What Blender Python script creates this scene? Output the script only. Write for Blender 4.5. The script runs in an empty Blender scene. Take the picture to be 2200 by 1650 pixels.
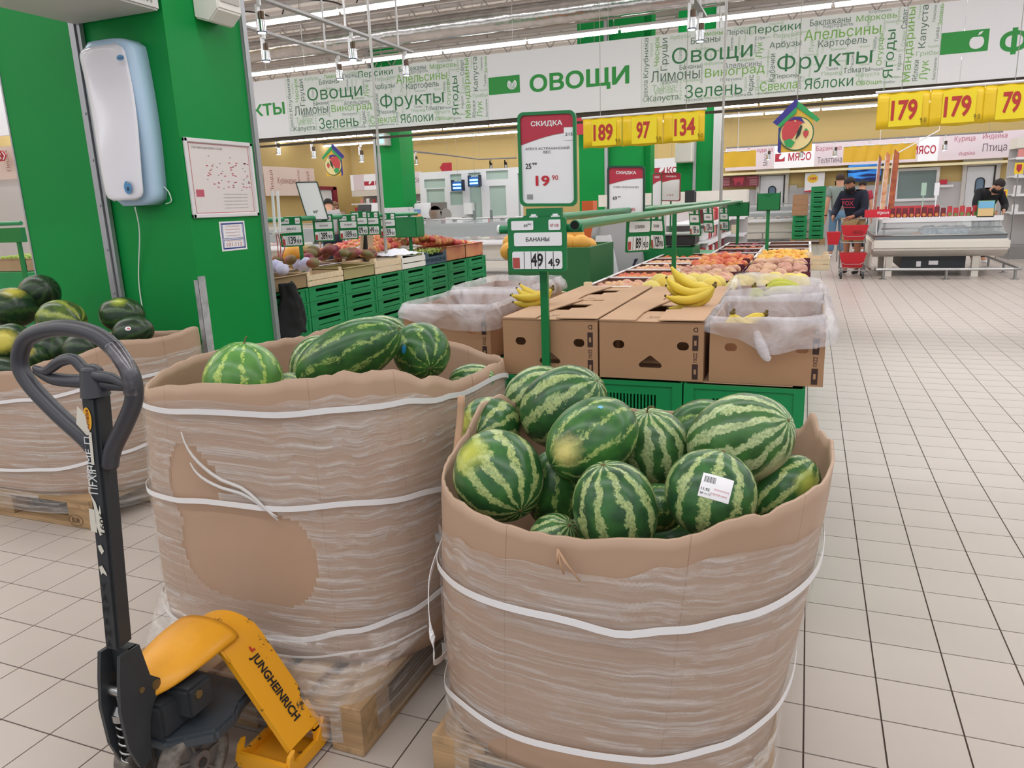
import bpy, bmesh, math, random
from mathutils import Vector, Matrix, Euler, noise
S = bpy.context.scene
COL = S.collection
PI = math.pi
random.seed(7)
# ------------------------------------------------------------------ camera, light, exposure
F = 1604.44
cd = bpy.data.cameras.new('camera'); cam = bpy.data.objects.new('camera', cd); COL.objects.link(cam)
yaw, pit, rol = .377517, -.235308, .036542
RM = Matrix.Rotation(yaw, 3, 'Z') @ Matrix.Rotation(pit, 3, 'X') @ Matrix.Rotation(rol, 3, 'Y')
CR, CF, CU = RM.col[0].copy(), RM.col[1].copy(), RM.col[2].copy()
CP = Vector((0, 0, 1.42))
cm = Matrix((CR, CU, -CF)).transposed().to_4x4(); cm.translation = CP
cam.matrix_world = cm
cd.sensor_width = 36; cd.lens = F / 2200 * 36; cd.clip_end = 200; cd.clip_start = .02
S.camera = cam
W = bpy.data.worlds.new('world'); S.world = W; W.use_nodes = True
W.node_tree.nodes['Background'].inputs[0].default_value = (.96, .98, 1, 1)
W.node_tree.nodes['Background'].inputs[1].default_value = .62
S.view_settings.view_transform = 'Standard'; S.view_settings.look = 'None'
S.view_settings.gamma = 1; S.view_settings.exposure = .18; S.view_settings.use_curve_mapping = False
TUBE_Z = 4.0
ROWS = [9.35 + 3.1 * k for k in range(-4, 6)]
for i, y in enumerate(ROWS):
    for up_, e_ in ((0, 200), (1, 100)):
        ld = bpy.data.lights.new('ceiling_row_light', 'AREA'); ld.shape = 'RECTANGLE'
        ld.size = 24; ld.size_y = .25; ld.energy = e_ * (.55 if y > 20 else .85 if y > 14 else 1); ld.color = (.97, .985, 1)
        lo = bpy.data.objects.new('ceiling_row_light', ld); COL.objects.link(lo); lo.location = (-5.5, y, TUBE_Z + (.16 if up_ else -.12))
        if up_: lo.rotation_euler.x = PI
# ------------------------------------------------------------------ helpers
def P(px, py, y=None, z=None, x=None, d=None):
    """point of the place seen at (px, py) of the photograph, on the plane x=, y= or z=, or at depth d"""
    v = CR * ((px - 1100) / F) + CF - CU * ((py - 825) / F)
    if y is not None: t = (y - CP.y) / v.y
    elif z is not None: t = (z - CP.z) / v.z
    elif x is not None: t = (x - CP.x) / v.x
    else: t = d
    return CP + v * t
def depth(p): return (Vector(p) - CP).dot(CF)
MATS = {}
def lin(c):
    if isinstance(c, str):
        c = [int(c[i:i + 2], 16) / 255 for i in (0, 2, 4)]
        c = [x / 12.92 if x <= .04045 else ((x + .055) / 1.055) ** 2.4 for x in c]
    return (*c[:3], 1)
def nd(nt, t, **k):
    n = nt.nodes.new(t)
    for a, b in k.items():
        if a == 'ins':
            for i, v in b.items(): n.inputs[i].default_value = v
        else: setattr(n, a, b)
    return n
def M(name, c='808080', r=.5, m=0., var=0., sc=8., bump=0., c2=None, em=0., alpha=1., spec=.5, stretch=None, trans=0.):
    if name in MATS: return MATS[name]
    mt = bpy.data.materials.new(name); mt.use_nodes = True; MATS[name] = mt
    nt = mt.node_tree; b = nt.nodes['Principled BSDF']; c = lin(c)
    b.inputs['Base Color'].default_value = c; b.inputs['Roughness'].default_value = r; b.inputs['Metallic'].default_value = m
    b.inputs['Specular IOR Level'].default_value = spec
    if trans: b.inputs['Transmission Weight'].default_value = trans; b.inputs['IOR'].default_value = 1.1
    if em: b.inputs['Emission Color'].default_value = c; b.inputs['Emission Strength'].default_value = em
    if alpha < 1: b.inputs['Alpha'].default_value = alpha
    if var or bump or c2:
        tc = nd(nt, 'ShaderNodeTexCoord'); mp = nd(nt, 'ShaderNodeMapping'); nt.links.new(tc.outputs['Object'], mp.inputs[0])
        if stretch: mp.inputs['Scale'].default_value = stretch
        no = nd(nt, 'ShaderNodeTexNoise', ins={'Scale': sc, 'Detail': 5.}); nt.links.new(mp.outputs[0], no.inputs['Vector'])
        mx = nd(nt, 'ShaderNodeMix', data_type='RGBA')
        cc = lin(c2) if c2 else tuple(min(1, x * (1 - var)) for x in c[:3]) + (1,)
        mx.inputs[6].default_value = c; mx.inputs[7].default_value = cc
        rp = nd(nt, 'ShaderNodeMapRange', ins={1: .35, 2: .65}); nt.links.new(no.outputs[0], rp.inputs[0])
        nt.links.new(rp.outputs[0], mx.inputs[0]); nt.links.new(mx.outputs[2], b.inputs['Base Color'])
        if bump:
            bp = nd(nt, 'ShaderNodeBump', ins={'Strength': bump, 'Distance': .01}); nt.links.new(no.outputs[0], bp.inputs['Height'])
            nt.links.new(bp.outputs[0], b.inputs['Normal'])
    return mt
ORG = {}
def root_of(o):
    while o.parent: o = o.parent
    return o
def obj(name, bm, mat=None, parent=None, smooth=False, label=None, local=False):
    """link a bmesh (world coordinates unless local) as one mesh object under parent"""
    if parent is not None and not local:
        bmesh.ops.translate(bm, vec=-ORG.get(root_of(parent).name, Vector()), verts=bm.verts)
    me = bpy.data.meshes.new(name); bm.to_mesh(me); bm.free()
    if mat:
        for q in (mat if isinstance(mat, (list, tuple)) else [mat]): me.materials.append(q)
    if smooth:
        for f in me.polygons: f.use_smooth = True
        if smooth == 'auto': me.set_sharp_from_angle(angle=.7)
    o = bpy.data.objects.new(name, me); COL.objects.link(o)
    if parent is not None: o.parent = parent
    if label: o['label'] = label
    return o
def meshobj(name, me, parent=None, loc=(0, 0, 0), rot=None):
    o = bpy.data.objects.new(name, me); COL.objects.link(o); o.location = loc
    if rot is not None: o.rotation_euler = rot
    if parent is not None: o.parent = parent
    return o
def tag(o, label, cat, group=None, kind=None):
    o['label'] = label; o['category'] = cat
    if group: o['group'] = group
    if kind: o['kind'] = kind
    return o
def thing(name, label, cat, loc=(0, 0, 0), group=None):
    o = bpy.data.objects.new(name, None); COL.objects.link(o); o.location = loc; o.empty_display_size = .1
    ORG[o.name] = Vector(loc); return tag(o, label, cat, group)
def struct(name, bm, mat, label=None, parent=None):
    o = obj(name, bm, mat, parent); o['kind'] = 'structure'
    if label: o['label'] = label
    return o
def copy_tree(o, parent=None):
    c = o.copy(); COL.objects.link(c)
    if parent is not None: c.parent = parent
    for ch in o.children: copy_tree(ch, c)
    return c
def dup(o, loc, rz=None, label=None, group=None):
    c = copy_tree(o); c.location = loc
    if rz is not None: c.rotation_euler.z = rz
    if label: c['label'] = label
    if group: c['group'] = group
    return c
def B(): return bmesh.new()
def box(bm, c, s, rot=None, mi=0):
    m = Matrix.Translation(c)
    if rot is not None: m = m @ (rot if isinstance(rot, Matrix) else Euler(rot).to_matrix().to_4x4())
    r = bmesh.ops.create_cube(bm, size=1, matrix=m @ Matrix.Diagonal((s[0], s[1], s[2], 1)))
    if mi:
        for f in {f for v in r['verts'] for f in v.link_faces}: f.material_index = mi
    return r['verts']
def bb(bm, x0, x1, y0, y1, z0, z1, mi=0): return box(bm, ((x0 + x1) / 2, (y0 + y1) / 2, (z0 + z1) / 2), (abs(x1 - x0), abs(y1 - y0), abs(z1 - z0)), mi=mi)
def frame(a, b):
    z = (Vector(b) - Vector(a)); L = z.length; z.normalize()
    q = z.to_track_quat('Z', 'Y').to_matrix().to_4x4(); q.translation = (Vector(a) + Vector(b)) / 2
    return q, L
def cyl(bm, a, b, r, r2=None, seg=12, mi=0):
    q, L = frame(a, b)
    v = bmesh.ops.create_cone(bm, cap_ends=True, segments=seg, radius1=r, radius2=r if r2 is None else r2, depth=L, matrix=q)['verts']
    if mi:
        for f in {f for w in v for f in w.link_faces}: f.material_index = mi
    return v
def ball(bm, c, r, u=12, v=8, rot=None, mi=0):
    m = Matrix.Translation(c)
    if rot is not None: m = m @ rot
    s = (r, r, r) if isinstance(r, (int, float)) else r
    w = bmesh.ops.create_uvsphere(bm, u_segments=u, v_segments=v, radius=1, matrix=m @ Matrix.Diagonal((*s, 1)))['verts']
    for f in {f for q in w for f in q.link_faces}: f.smooth = True; f.material_index = mi
    return w
def catmull(pts, n=6, closed=False):
    pts = [Vector(p) for p in pts]; out = []; N = len(pts)
    for i in range(N if closed else N - 1):
        p0, p1, p2, p3 = (pts[(i + k) % N] if closed else pts[min(max(i + k, 0), N - 1)] for k in (-1, 0, 1, 2))
        for j in range(n):
            t = j / n
            out.append(.5 * ((2 * p1) + (p2 - p0) * t + (2 * p0 - 5 * p1 + 4 * p2 - p3) * t * t + (3 * p1 - p0 - 3 * p2 + p3) * t ** 3))
    if not closed: out.append(pts[-1])
    return out
def tube(bm, pts, r, seg=8, closed=False, flat=None):
    """sweep a circle (or flat=(w,t) ribbon section) along pts; r may be a list"""
    pts = [Vector(p) for p in pts]; N = len(pts); rings = []; up = None
    for i, p in enumerate(pts):
        a = pts[i - 1] if (i or closed) else p; b = pts[(i + 1) % N] if (i < N - 1 or closed) else p
        t = (b - a).normalized()
        if up is None:
            up = Vector((0, 0, 1)) if abs(t.z) < .9 else Vector((0, 1, 0))
        s = t.cross(up).normalized(); u = s.cross(t).normalized()
        if flat is None: up = u
        rr = r[i] if isinstance(r, (list, tuple)) else r
        ring = []
        if flat:
            for (q, w) in ((-1, -1), (1, -1), (1, 1), (-1, 1)): ring.append(bm.verts.new(p + s * q * flat[1] / 2 + u * w * flat[0] / 2))
        else:
            for k in range(seg):
                an = 2 * PI * k / seg; ring.append(bm.verts.new(p + s * math.cos(an) * rr + u * math.sin(an) * rr))
        rings.append(ring)
    n = len(rings[0])
    for i in range(N if closed else N - 1):
        A, C = rings[i], rings[(i + 1) % N]
        for k in range(n):
            f = bm.faces.new((A[k], A[(k + 1) % n], C[(k + 1) % n], C[k])); f.smooth = flat is None
    if not closed:
        bm.faces.new(rings[0][::-1]); bm.faces.new(rings[-1])
def grid(bm, fn, nu, nv, closed=False, smooth=True, mi=0):
    V = [[bm.verts.new(fn(i / nu, j / nv)) for j in range(nv + 1)] for i in range(nu if closed else nu + 1)]
    for i in range(nu):
        for j in range(nv):
            a, c = V[i], V[(i + 1) % len(V)]
            f = bm.faces.new((a[j], c[j], c[j + 1], a[j + 1])); f.smooth = smooth; f.material_index = mi
    return V
def prism(bm, pts, axis, a, b, mi=0):
    """extrude polygon pts (2-D) along axis 'x','y' or 'z' from a to b"""
    def mk(p, t): return {'x': (t, p[0], p[1]), 'y': (p[0], t, p[1]), 'z': (p[0], p[1], t)}[axis]
    A = [bm.verts.new(mk(p, a)) for p in pts]; C = [bm.verts.new(mk(p, b)) for p in pts]
    n = len(pts); fs = [bm.faces.new(A[::-1]), bm.faces.new(C)]
    for i in range(n): fs.append(bm.faces.new((A[i], A[(i + 1) % n], C[(i + 1) % n], C[i])))
    for f in fs: f.material_index = mi
    bmesh.ops.recalc_face_normals(bm, faces=fs)
def rrect(w, h, r, n=4, cx=0, cy=0):
    out = []
    for sx, sy, a0 in ((1, 1, 0), (-1, 1, 90), (-1, -1, 180), (1, -1, 270)):
        for k in range(n + 1):
            a = math.radians(a0 + 90 * k / n); out.append((cx + sx * (w / 2 - r) + r * math.cos(a), cy + sy * (h / 2 - r) + r * math.sin(a)))
    return out
def ell(rx, rz, n=20, cx=0, cy=0): return [(cx + rx * math.cos(2 * PI * k / n), cy + rz * math.sin(2 * PI * k / n)) for k in range(n)]
TXT = {}
GLY = {}
def fill_nonzero(cs):
    """trapezoids covering the non-zero winding area of closed contours (glyph outlines may overlap)"""
    key = str(cs)
    if key in GLY: return GLY[key]
    E_ = []
    for c in cs:
        for i in range(len(c)):
            a, b_ = c[i - 1], c[i]
            if a[1] != b_[1]: E_.append((a[0], a[1], b_[0], b_[1], 1) if a[1] < b_[1] else (b_[0], b_[1], a[0], a[1], -1))
    ys = {e[1] for e in E_} | {e[3] for e in E_}; n = len(E_)
    for i in range(n):
        x1, y1, x2, y2, _ = E_[i]
        for j in range(i + 1, n):
            u1, v1, u2, v2, _ = E_[j]
            if v1 >= y2 or v2 <= y1 or min(u1, u2) > max(x1, x2) or max(u1, u2) < min(x1, x2): continue
            d = (x2 - x1) * (v2 - v1) - (y2 - y1) * (u2 - u1)
            if abs(d) < 1e-9: continue
            t = ((u1 - x1) * (v2 - v1) - (v1 - y1) * (u2 - u1)) / d; s_ = ((u1 - x1) * (y2 - y1) - (v1 - y1) * (x2 - x1)) / d
            if 0 < t < 1 and 0 < s_ < 1: ys.add(round(y1 + t * (y2 - y1), 4))
    ys = sorted(ys); out = []
    for ya, yb in zip(ys, ys[1:]):
        if yb - ya < 2e-4: continue
        ym = (ya + yb) / 2; xs = []
        for x1, y1, x2, y2, w in E_:
            if y1 <= ym < y2:
                f = lambda y: x1 + (x2 - x1) * (y - y1) / (y2 - y1); xs.append((f(ym), f(ya), f(yb), w))
        xs.sort(); wn = 0; st = None
        for x in xs:
            if wn == 0: st = x
            wn += x[3]
            if wn == 0 and st is not None and x[0] - st[0] > 1e-5: out.append([(st[1], ya), (x[1], ya), (x[2], yb), (st[2], yb)])
    GLY[key] = out; return out
def textmesh(s, bold=0., res=2):
    key = (s, bold, res)
    if key in TXT: return TXT[key]
    cu = bpy.data.curves.new('t', 'FONT'); cu.body = s; cu.resolution_u = res
    o = bpy.data.objects.new('t', cu); COL.objects.link(o)
    c2 = o.to_curve(bpy.context.evaluated_depsgraph_get()); n = max(1, res); cons = []
    for sp in c2.splines:
        bp_ = sp.bezier_points; N = len(bp_); pts = []
        for i in range(N):
            p0, p1 = bp_[i], bp_[(i + 1) % N]; a, b_, c, d = p0.co, p0.handle_right, p1.handle_left, p1.co
            pts.append(Vector((a.x, a.y)))
            ch = (d - a)
            if ch.length > 1e-6 and max(abs((b_ - a).cross(ch).z), abs((c - a).cross(ch).z)) / ch.length > .002:
                m = n + 1
                for k in range(1, m):
                    t = k / m; q = a * (1 - t) ** 3 + b_ * 3 * t * (1 - t) ** 2 + c * 3 * t * t * (1 - t) + d * t ** 3; pts.append(Vector((q.x, q.y)))
        out = []
        for p in pts:
            if not out or (p - out[-1]).length > 1e-4: out.append(p)
        if len(out) > 2 and (out[0] - out[-1]).length < 1e-4: out.pop()
        if len(out) > 2: cons.append(out)
    bpy.data.objects.remove(o); bpy.data.curves.remove(cu)
    area = lambda P_: sum(P_[i].x * P_[(i + 1) % len(P_)].y - P_[(i + 1) % len(P_)].x * P_[i].y for i in range(len(P_))) / 2
    ar = [area(c) for c in cons]; sg = 1 if max(ar, key=abs) > 0 else -1
    if bold:
        nc = []
        for c in cons:
            m = len(c); out = []
            for i in range(m):
                e0 = (c[i] - c[i - 1]).normalized(); e1 = (c[(i + 1) % m] - c[i]).normalized(); t = e0 + e1
                if t.length < .2: t = e1
                t.normalize(); nrm = Vector((t.y, -t.x)) * sg; k = 1 / max(.5, abs(nrm.x * e1.y * sg - nrm.y * e1.x * sg))
                out.append(c[i] + nrm * bold * k)
            nc.append(out)
        cons = nc
    V = []; fs = []; todo = sorted(cons, key=lambda c: min(p.x for p in c)); clus = []
    for c in todo:
        lo, hi = min(p.x for p in c), max(p.x for p in c)
        if clus and lo < clus[-1][1] - 1e-5: clus[-1][0].append(c); clus[-1][1] = max(clus[-1][1], hi)
        else: clus.append([[c], hi])
    for cs, _ in clus:
        ox = min(p.x for c in cs for p in c)
        for q in fill_nonzero([[(round(p.x - ox, 4), round(p.y, 4)) for p in c] for c in cs]):
            n0 = len(V); V += [(x + ox, y) for x, y in q]; fs.append((n0, n0 + 1, n0 + 2, n0 + 3) if len(q) == 4 else (n0, n0 + 1, n0 + 2))
    x0 = min(v[0] for v in V); x1 = max(v[0] for v in V); y0 = min(v[1] for v in V); y1 = max(v[1] for v in V)
    if y1 - y0 < 1e-6: y1 = y0 + 1
    out = ([((v[0] - x0) / (x1 - x0) - .5, (v[1] - y0) / (y1 - y0) - .5) for v in V], fs, (x1 - x0) / (y1 - y0))
    TXT[key] = out; return out
def text(bm, s, c, w, h=None, right=(1, 0, 0), up=(0, 0, 1), bold=0., mi=0, res=2):
    """flat lettering fitted to w x h, centred at c, in the plane of right and up"""
    vs, fs, asp = textmesh(s, bold, res)
    if h is None: h = w / asp
    if w is None: w = h * asp
    c = Vector(c); R_ = Vector(right); U_ = Vector(up)
    V = [bm.verts.new(c + R_ * (a * w) + U_ * (b * h)) for a, b in vs]
    for f in fs:
        try: q = bm.faces.new([V[i] for i in f]); q.material_index = mi
        except ValueError: pass
def quad(bm, c, w, h, right=(1, 0, 0), up=(0, 0, 1), mi=0):
    c = Vector(c); R_ = Vector(right) * w / 2; U_ = Vector(up) * h / 2
    f = bm.faces.new([bm.verts.new(c + a * R_ + b * U_) for a, b in ((-1, -1), (1, -1), (1, 1), (-1, 1))]); f.material_index = mi
def poly(bm, pts, mi=0):
    f = bm.faces.new([bm.verts.new(p) for p in pts]); f.material_index = mi
# ------------------------------------------------------------------ common materials
green_paint = M('green_paint', '0a8a3e', .5, var=.05, sc=2, spec=.2)
green_metal = M('green_metal', '06753c', .35)
green_plastic = M('green_plastic', '0a8a4e', .42, var=.12, sc=3)
green_dark = M('green_dark', '075c34', .5)
card = M('cardboard', 'c09a7c', .8, var=.09, sc=5, bump=.05)
card_in = M('cardboard_inside', 'ad8e74', .85, var=.1, sc=5)
white = M('white_plastic', 'e6e5e8', .4)
strapm = M('strap_white', 'e4e2e4', .35, spec=.6)
black = M('black_rubber', '141415', .5)
bore_shade = M('bore_shade_black', '0b0a0a', .9)
steel = M('steel', 'a8a8a8', .28, 1.)
alu = M('aluminium', 'a9a9ad', .45, .6)
wood = M('pale_wood', 'd9bb93', .7, var=.22, sc=3, bump=.1, stretch=(1, 9, 9))
palwood = M('pallet_wood', 'b08f68', .8, var=.35, sc=4, bump=.15, stretch=(1, 8, 8))
lightwood = M('crate_wood', 'e6cfae', .7, var=.15, sc=4, stretch=(1, 9, 9))
ink = M('ink_black', '1c1a1c', .6)
inkred = M('ink_red', 'c02230', .55)
inkgreen = M('ink_green', '1f8a3c', .55)
paper = M('paper_white', 'eceaee', .5)
yellowp = M('yellow_card', 'f2cf1c', .45)
redp = M('red_card', 'c0243c', .5)
def wood_rot(name, c, ax):
    return M(name, c, .8, var=.3, sc=4, bump=.12, stretch=[(8, 1, 8), (1, 8, 8)][ax])
pw_y = wood_rot('pallet_wood_deep', 'b3926c', 0)
# ------------------------------------------------------------------ the setting: floor
T = .2; X0 = .06; Y0 = 2.62
grout = M('grout', '4a3a33', .9)
tilem = M('floor_tile', 'b9aea6', .33, var=.05, sc=2.2, spec=.45)
bm = B(); bb(bm, -19, 8, -3, 27, -.1, -.003); floor = struct('floor', bm, grout, 'pale beige tiled floor with dark joints')
tb = B(); r = box(tb, (0, 0, -.0015), (T - .0045, T - .0045, .003)); tme = bpy.data.meshes.new('floor_tile'); tb.to_mesh(tme); tb.free(); tme.materials.append(tilem)
cells = []
for i in range(-95, 40):
    for j in range(-16, 121):
        x = X0 + (i + .5) * T; y = Y0 + (j + .5) * T
        if y < 0: 
            continue
        d = Vector((x, y, -1.42)); w = d.dot(CF)
        px = 1100 + F * d.dot(CR) / max(w, .01); py = 825 - F * d.dot(CU) / max(w, .01)
        vis = w > .3 and -60 < px < 2260 and 430 < py < 1710
        hid = (300 < px < 960 and py < 1400) or (960 < px < 1720) or (0 < px < 300 and py < 1080)
        cells.append((0 if vis and not hid else 1, d.length, x, y))
cells.sort()
for c in cells[:300]: meshobj('floor_tile', tme, floor, (c[2], c[3], 0))
bm = B()
h = (T - .0045) / 2
for c in cells[300:]:
    x, y = c[2], c[3]
    far = c[1] > 16
    t = [bm.verts.new((x + a * h, y + b * h, 0)) for a, b in ((-1, -1), (1, -1), (1, 1), (-1, 1))]; bm.faces.new(t)
    if not far:
        q = [bm.verts.new((v.co.x, v.co.y, -.003)) for v in t]
        for k in range(4): bm.faces.new((t[k], q[k], q[(k + 1) % 4], t[(k + 1) % 4]))
o = obj('tile_field', bm, tilem, floor); o['kind'] = 'stuff'
# ------------------------------------------------------------------ bulk cardboard bins
def lerp_ang(tab, a):
    a %= 360; tab = sorted(tab); tab = tab + [(tab[0][0] + 360, tab[0][1])]
    if a < tab[0][0]: a += 360
    for (a0, v0), (a1, v1) in zip(tab, tab[1:]):
        if a0 <= a <= a1:
            t = (a - a0) / (a1 - a0); t = t * t * (3 - 2 * t); return v0 + (v1 - v0) * t
    return tab[0][1]
class Bin:
    def __init__(s, ct, at, cb, ab, zb, rim, p=2.6, seed=0, torn=.006):
        s.ct, s.at, s.cb, s.ab, s.zb, s.rim, s.p, s.seed, s.torn, s.pal = ct, at, cb, ab, zb, rim, p, seed, torn, None
    def xy(s, a, k, off=0):
        r = math.radians(a); c, n = math.cos(r), math.sin(r); e = 2 / s.p
        ux = math.copysign(abs(c) ** e, c); uy = math.copysign(abs(n) ** e, n)
        cx = s.cb[0] + (s.ct[0] - s.cb[0]) * k; cy = s.cb[1] + (s.ct[1] - s.cb[1]) * k
        ax = s.ab[0] + (s.at[0] - s.ab[0]) * k; ay = s.ab[1] + (s.at[1] - s.ab[1]) * k
        bul = 1 + .02 * math.sin(PI * k)
        return Vector((cx + ux * (ax * bul + off), cy + uy * (ay * bul + off), 0))
    def rz(s, a): return lerp_ang(s.rim, a) + s.torn * noise.noise(Vector((a / 7., s.seed, 0))) + s.torn * .6 * noise.noise(Vector((a / 1.7, s.seed, 5)))
    def pt(s, a, z, off=0):
        k = (z - s.zb) / .75; k = max(0, min(1.15, k)); v = s.xy(a, k, off); v.z = z; return v
cardm = bpy.data.materials.new('bin_cardboard'); cardm.use_nodes = True
nt = cardm.node_tree; b = nt.nodes['Principled BSDF']; b.inputs['Roughness'].default_value = .5
tc = nd(nt, 'ShaderNodeTexCoord'); no = nd(nt, 'ShaderNodeTexNoise', ins={'Scale': 3., 'Detail': 4.}); nt.links.new(tc.outputs['Object'], no.inputs[0])
uv = nd(nt, 'ShaderNodeUVMap'); sx = nd(nt, 'ShaderNodeSeparateXYZ'); nt.links.new(uv.outputs[0], sx.inputs[0])
w1 = nd(nt, 'ShaderNodeMath', operation='MULTIPLY', ins={1: 3.1}); nt.links.new(sx.outputs[0], w1.inputs[0])
w2 = nd(nt, 'ShaderNodeMath', operation='FRACT'); nt.links.new(w1.outputs[0], w2.inputs[0])
w3 = nd(nt, 'ShaderNodeMath', operation='LESS_THAN', ins={1: .006}); nt.links.new(w2.outputs[0], w3.inputs[0])
mx = nd(nt, 'ShaderNodeMix', data_type='RGBA'); mx.inputs[6].default_value = lin('b89a84'); mx.inputs[7].default_value = lin('ab8c74')
nt.links.new(no.outputs[0], mx.inputs[0])
mx2 = nd(nt, 'ShaderNodeMix', data_type='RGBA'); mx2.inputs[7].default_value = lin('987a64'); nt.links.new(mx.outputs[2], mx2.inputs[6]); nt.links.new(w3.outputs[0], mx2.inputs[0])
nt.links.new(mx2.outputs[2], b.inputs['Base Color'])
bp = nd(nt, 'ShaderNodeBump', ins={'Strength': .25, 'Distance': .01}); nt.links.new(no.outputs[0], bp.inputs['Height']); nt.links.new(bp.outputs[0], b.inputs['Normal'])
# stretch film: clear plastic, milky; white streaks painted in for glints
film = bpy.data.materials.new('stretch_film'); film.use_nodes = True
nt = film.node_tree; b = nt.nodes['Principled BSDF']; out = nt.nodes['Material Output']
b.inputs['Base Color'].default_value = lin('efebe9'); b.inputs['Roughness'].default_value = .16; b.inputs['Specular IOR Level'].default_value = 1.; b.inputs['Coat Weight'].default_value = .5; b.inputs['Coat Roughness'].default_value = .06
uv = nd(nt, 'ShaderNodeUVMap')
def streak(rot, sx_, sy_, sc, det=6.):
    mp = nd(nt, 'ShaderNodeMapping'); mp.inputs['Rotation'].default_value = (0, 0, rot); mp.inputs['Scale'].default_value = (sx_, sy_, 1)
    nt.links.new(uv.outputs[0], mp.inputs[0]); n = nd(nt, 'ShaderNodeTexNoise', ins={'Scale': sc, 'Detail': det, 'Roughness': .65, 'Distortion': .35}); nt.links.new(mp.outputs[0], n.inputs[0]); return n
n1 = streak(.20, .9, 26, 2.2, 7.); n2 = streak(-.5, 1.1, 24, 2.2, 7.); n3 = streak(0, 2.4, 2.4, 2.)
sel = nd(nt, 'ShaderNodeMapRange', ins={1: .45, 2: .56}); nt.links.new(n3.outputs[0], sel.inputs[0])
mxs = nd(nt, 'ShaderNodeMix', data_type='FLOAT'); nt.links.new(sel.outputs[0], mxs.inputs[0]); nt.links.new(n1.outputs[0], mxs.inputs[2]); nt.links.new(n2.outputs[0], mxs.inputs[3])
bp = nd(nt, 'ShaderNodeBump', ins={'Strength': .8, 'Distance': .02}); nt.links.new(mxs.outputs[0], bp.inputs['Height']); nt.links.new(bp.outputs[0], b.inputs['Normal'])
mr = nd(nt, 'ShaderNodeMapRange', ins={1: .47, 2: .70, 3: .15, 4: .68}); nt.links.new(mxs.outputs[0], mr.inputs[0])
tr = nd(nt, 'ShaderNodeBsdfTransparent'); ms = nd(nt, 'ShaderNodeMixShader'); nt.links.new(mr.outputs[0], ms.inputs[0])
nt.links.new(tr.outputs[0], ms.inputs[1]); nt.links.new(b.outputs[0], ms.inputs[2]); nt.links.new(ms.outputs[0], out.inputs[0])
def uvgrid(bm, V, closed, ulen, fn_v=None):
    pass
def build_bin(bn, root, film_top, film_bot, bare=None, NA=144, NZ=26):
    bm = B(); uvl = bm.loops.layers.uv.new('UVMap')
    rows = []
    for i in range(NA):
        a = 360 * i / NA; top = bn.rz(a); col = []
        for j in range(NZ + 1):
            k = j / NZ; z = bn.zb + (top - bn.zb) * k
            w = .003 * noise.noise(Vector((a / 9., z * 9, bn.seed)))
            col.append(bm.verts.new(bn.pt(a, z, w)))
        rows.append(col)
    for i in range(NA):
        for j in range(NZ):
            A, C = rows[i], rows[(i + 1) % NA]
            f = bm.faces.new((A[j], C[j], C[j + 1], A[j + 1])); f.smooth = True
            for lp, (u, v) in zip(f.loops, ((i, j), (i + 1, j), (i + 1, j + 1), (i, j + 1))): lp[uvl].uv = (u / NA * 3.2, v / NZ)
    o = obj('carton', bm, cardm, root); sm = o.modifiers.new('s', 'SOLIDIFY'); sm.thickness = .007; sm.offset = -1
    # film
    bm = B(); uvl = bm.loops.layers.uv.new('UVMap'); NA2, NZ2 = 320, 100; V = {}
    def vert(i, j):
        i %= NA2
        if (i, j) not in V:
            a = 360 * i / NA2; zt = film_top(a) + .01 * noise.noise(Vector((a / 8., 3, bn.seed))); k = j / NZ2; z = film_bot + (zt - film_bot) * k
            o1 = .006 + .004 * abs(noise.noise(Vector((a / 11. + z * 6, z * 14, bn.seed + 3))))
            if z < bn.zb: o1 += 0
            p_ = bn.pt(a, max(z, bn.zb), o1)
            if z < .27 and bn.pal:
                r_ = math.radians(a); c_, s_ = math.cos(r_), math.sin(r_); e_ = .22; k_ = min(1, max(0, (.27 - z) / .13)); k_ = k_ * k_ * (3 - 2 * k_)
                q_ = Vector((bn.pal[0] + math.copysign(abs(c_) ** e_, c_) * (bn.pal[2] + .012), bn.pal[1] + math.copysign(abs(s_) ** e_, s_) * (bn.pal[3] + .012), 0)); p_ = p_.lerp(q_, k_)
            V[(i, j)] = bm.verts.new((p_.x, p_.y, z))
        return V[(i, j)]
    for i in range(NA2):
        a = 360 * (i + .5) / NA2
        for j in range(NZ2):
            z = film_bot + (film_top(a) - film_bot) * (j + .5) / NZ2
            if bare and bare(a, z + .012 * noise.noise(Vector((a / 5., z * 12, 1)))): continue
            f = bm.faces.new((vert(i, j), vert(i + 1, j), vert(i + 1, j + 1), vert(i, j + 1))); f.smooth = True
            zz = [film_bot + (film_top(a) - film_bot) * q / NZ2 for q in (j, j, j + 1, j + 1)]
            for lp, u, v in zip(f.loops, (i, i + 1, i + 1, i), zz): lp[uvl].uv = (u / NA2 * 3.2, v)
    o = obj('stretch_wrap', bm, film, root, label='clear stretch film with glossy creases')
    return o
def strap(bn, root, zf, a0=0, a1=360, w=.016, label=None):
    n = int(abs(a1 - a0) / 3); cl = abs(a1 - a0) >= 360
    pts = [bn.pt(a0 + (a1 - a0) * i / n, zf(a0 + (a1 - a0) * i / n), .013) for i in range(n if cl else n + 1)]
    bm = B(); tube(bm, pts, 0, closed=cl, flat=(w, .0015)); return obj('strap', bm, strapm, root, label=label)
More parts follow.
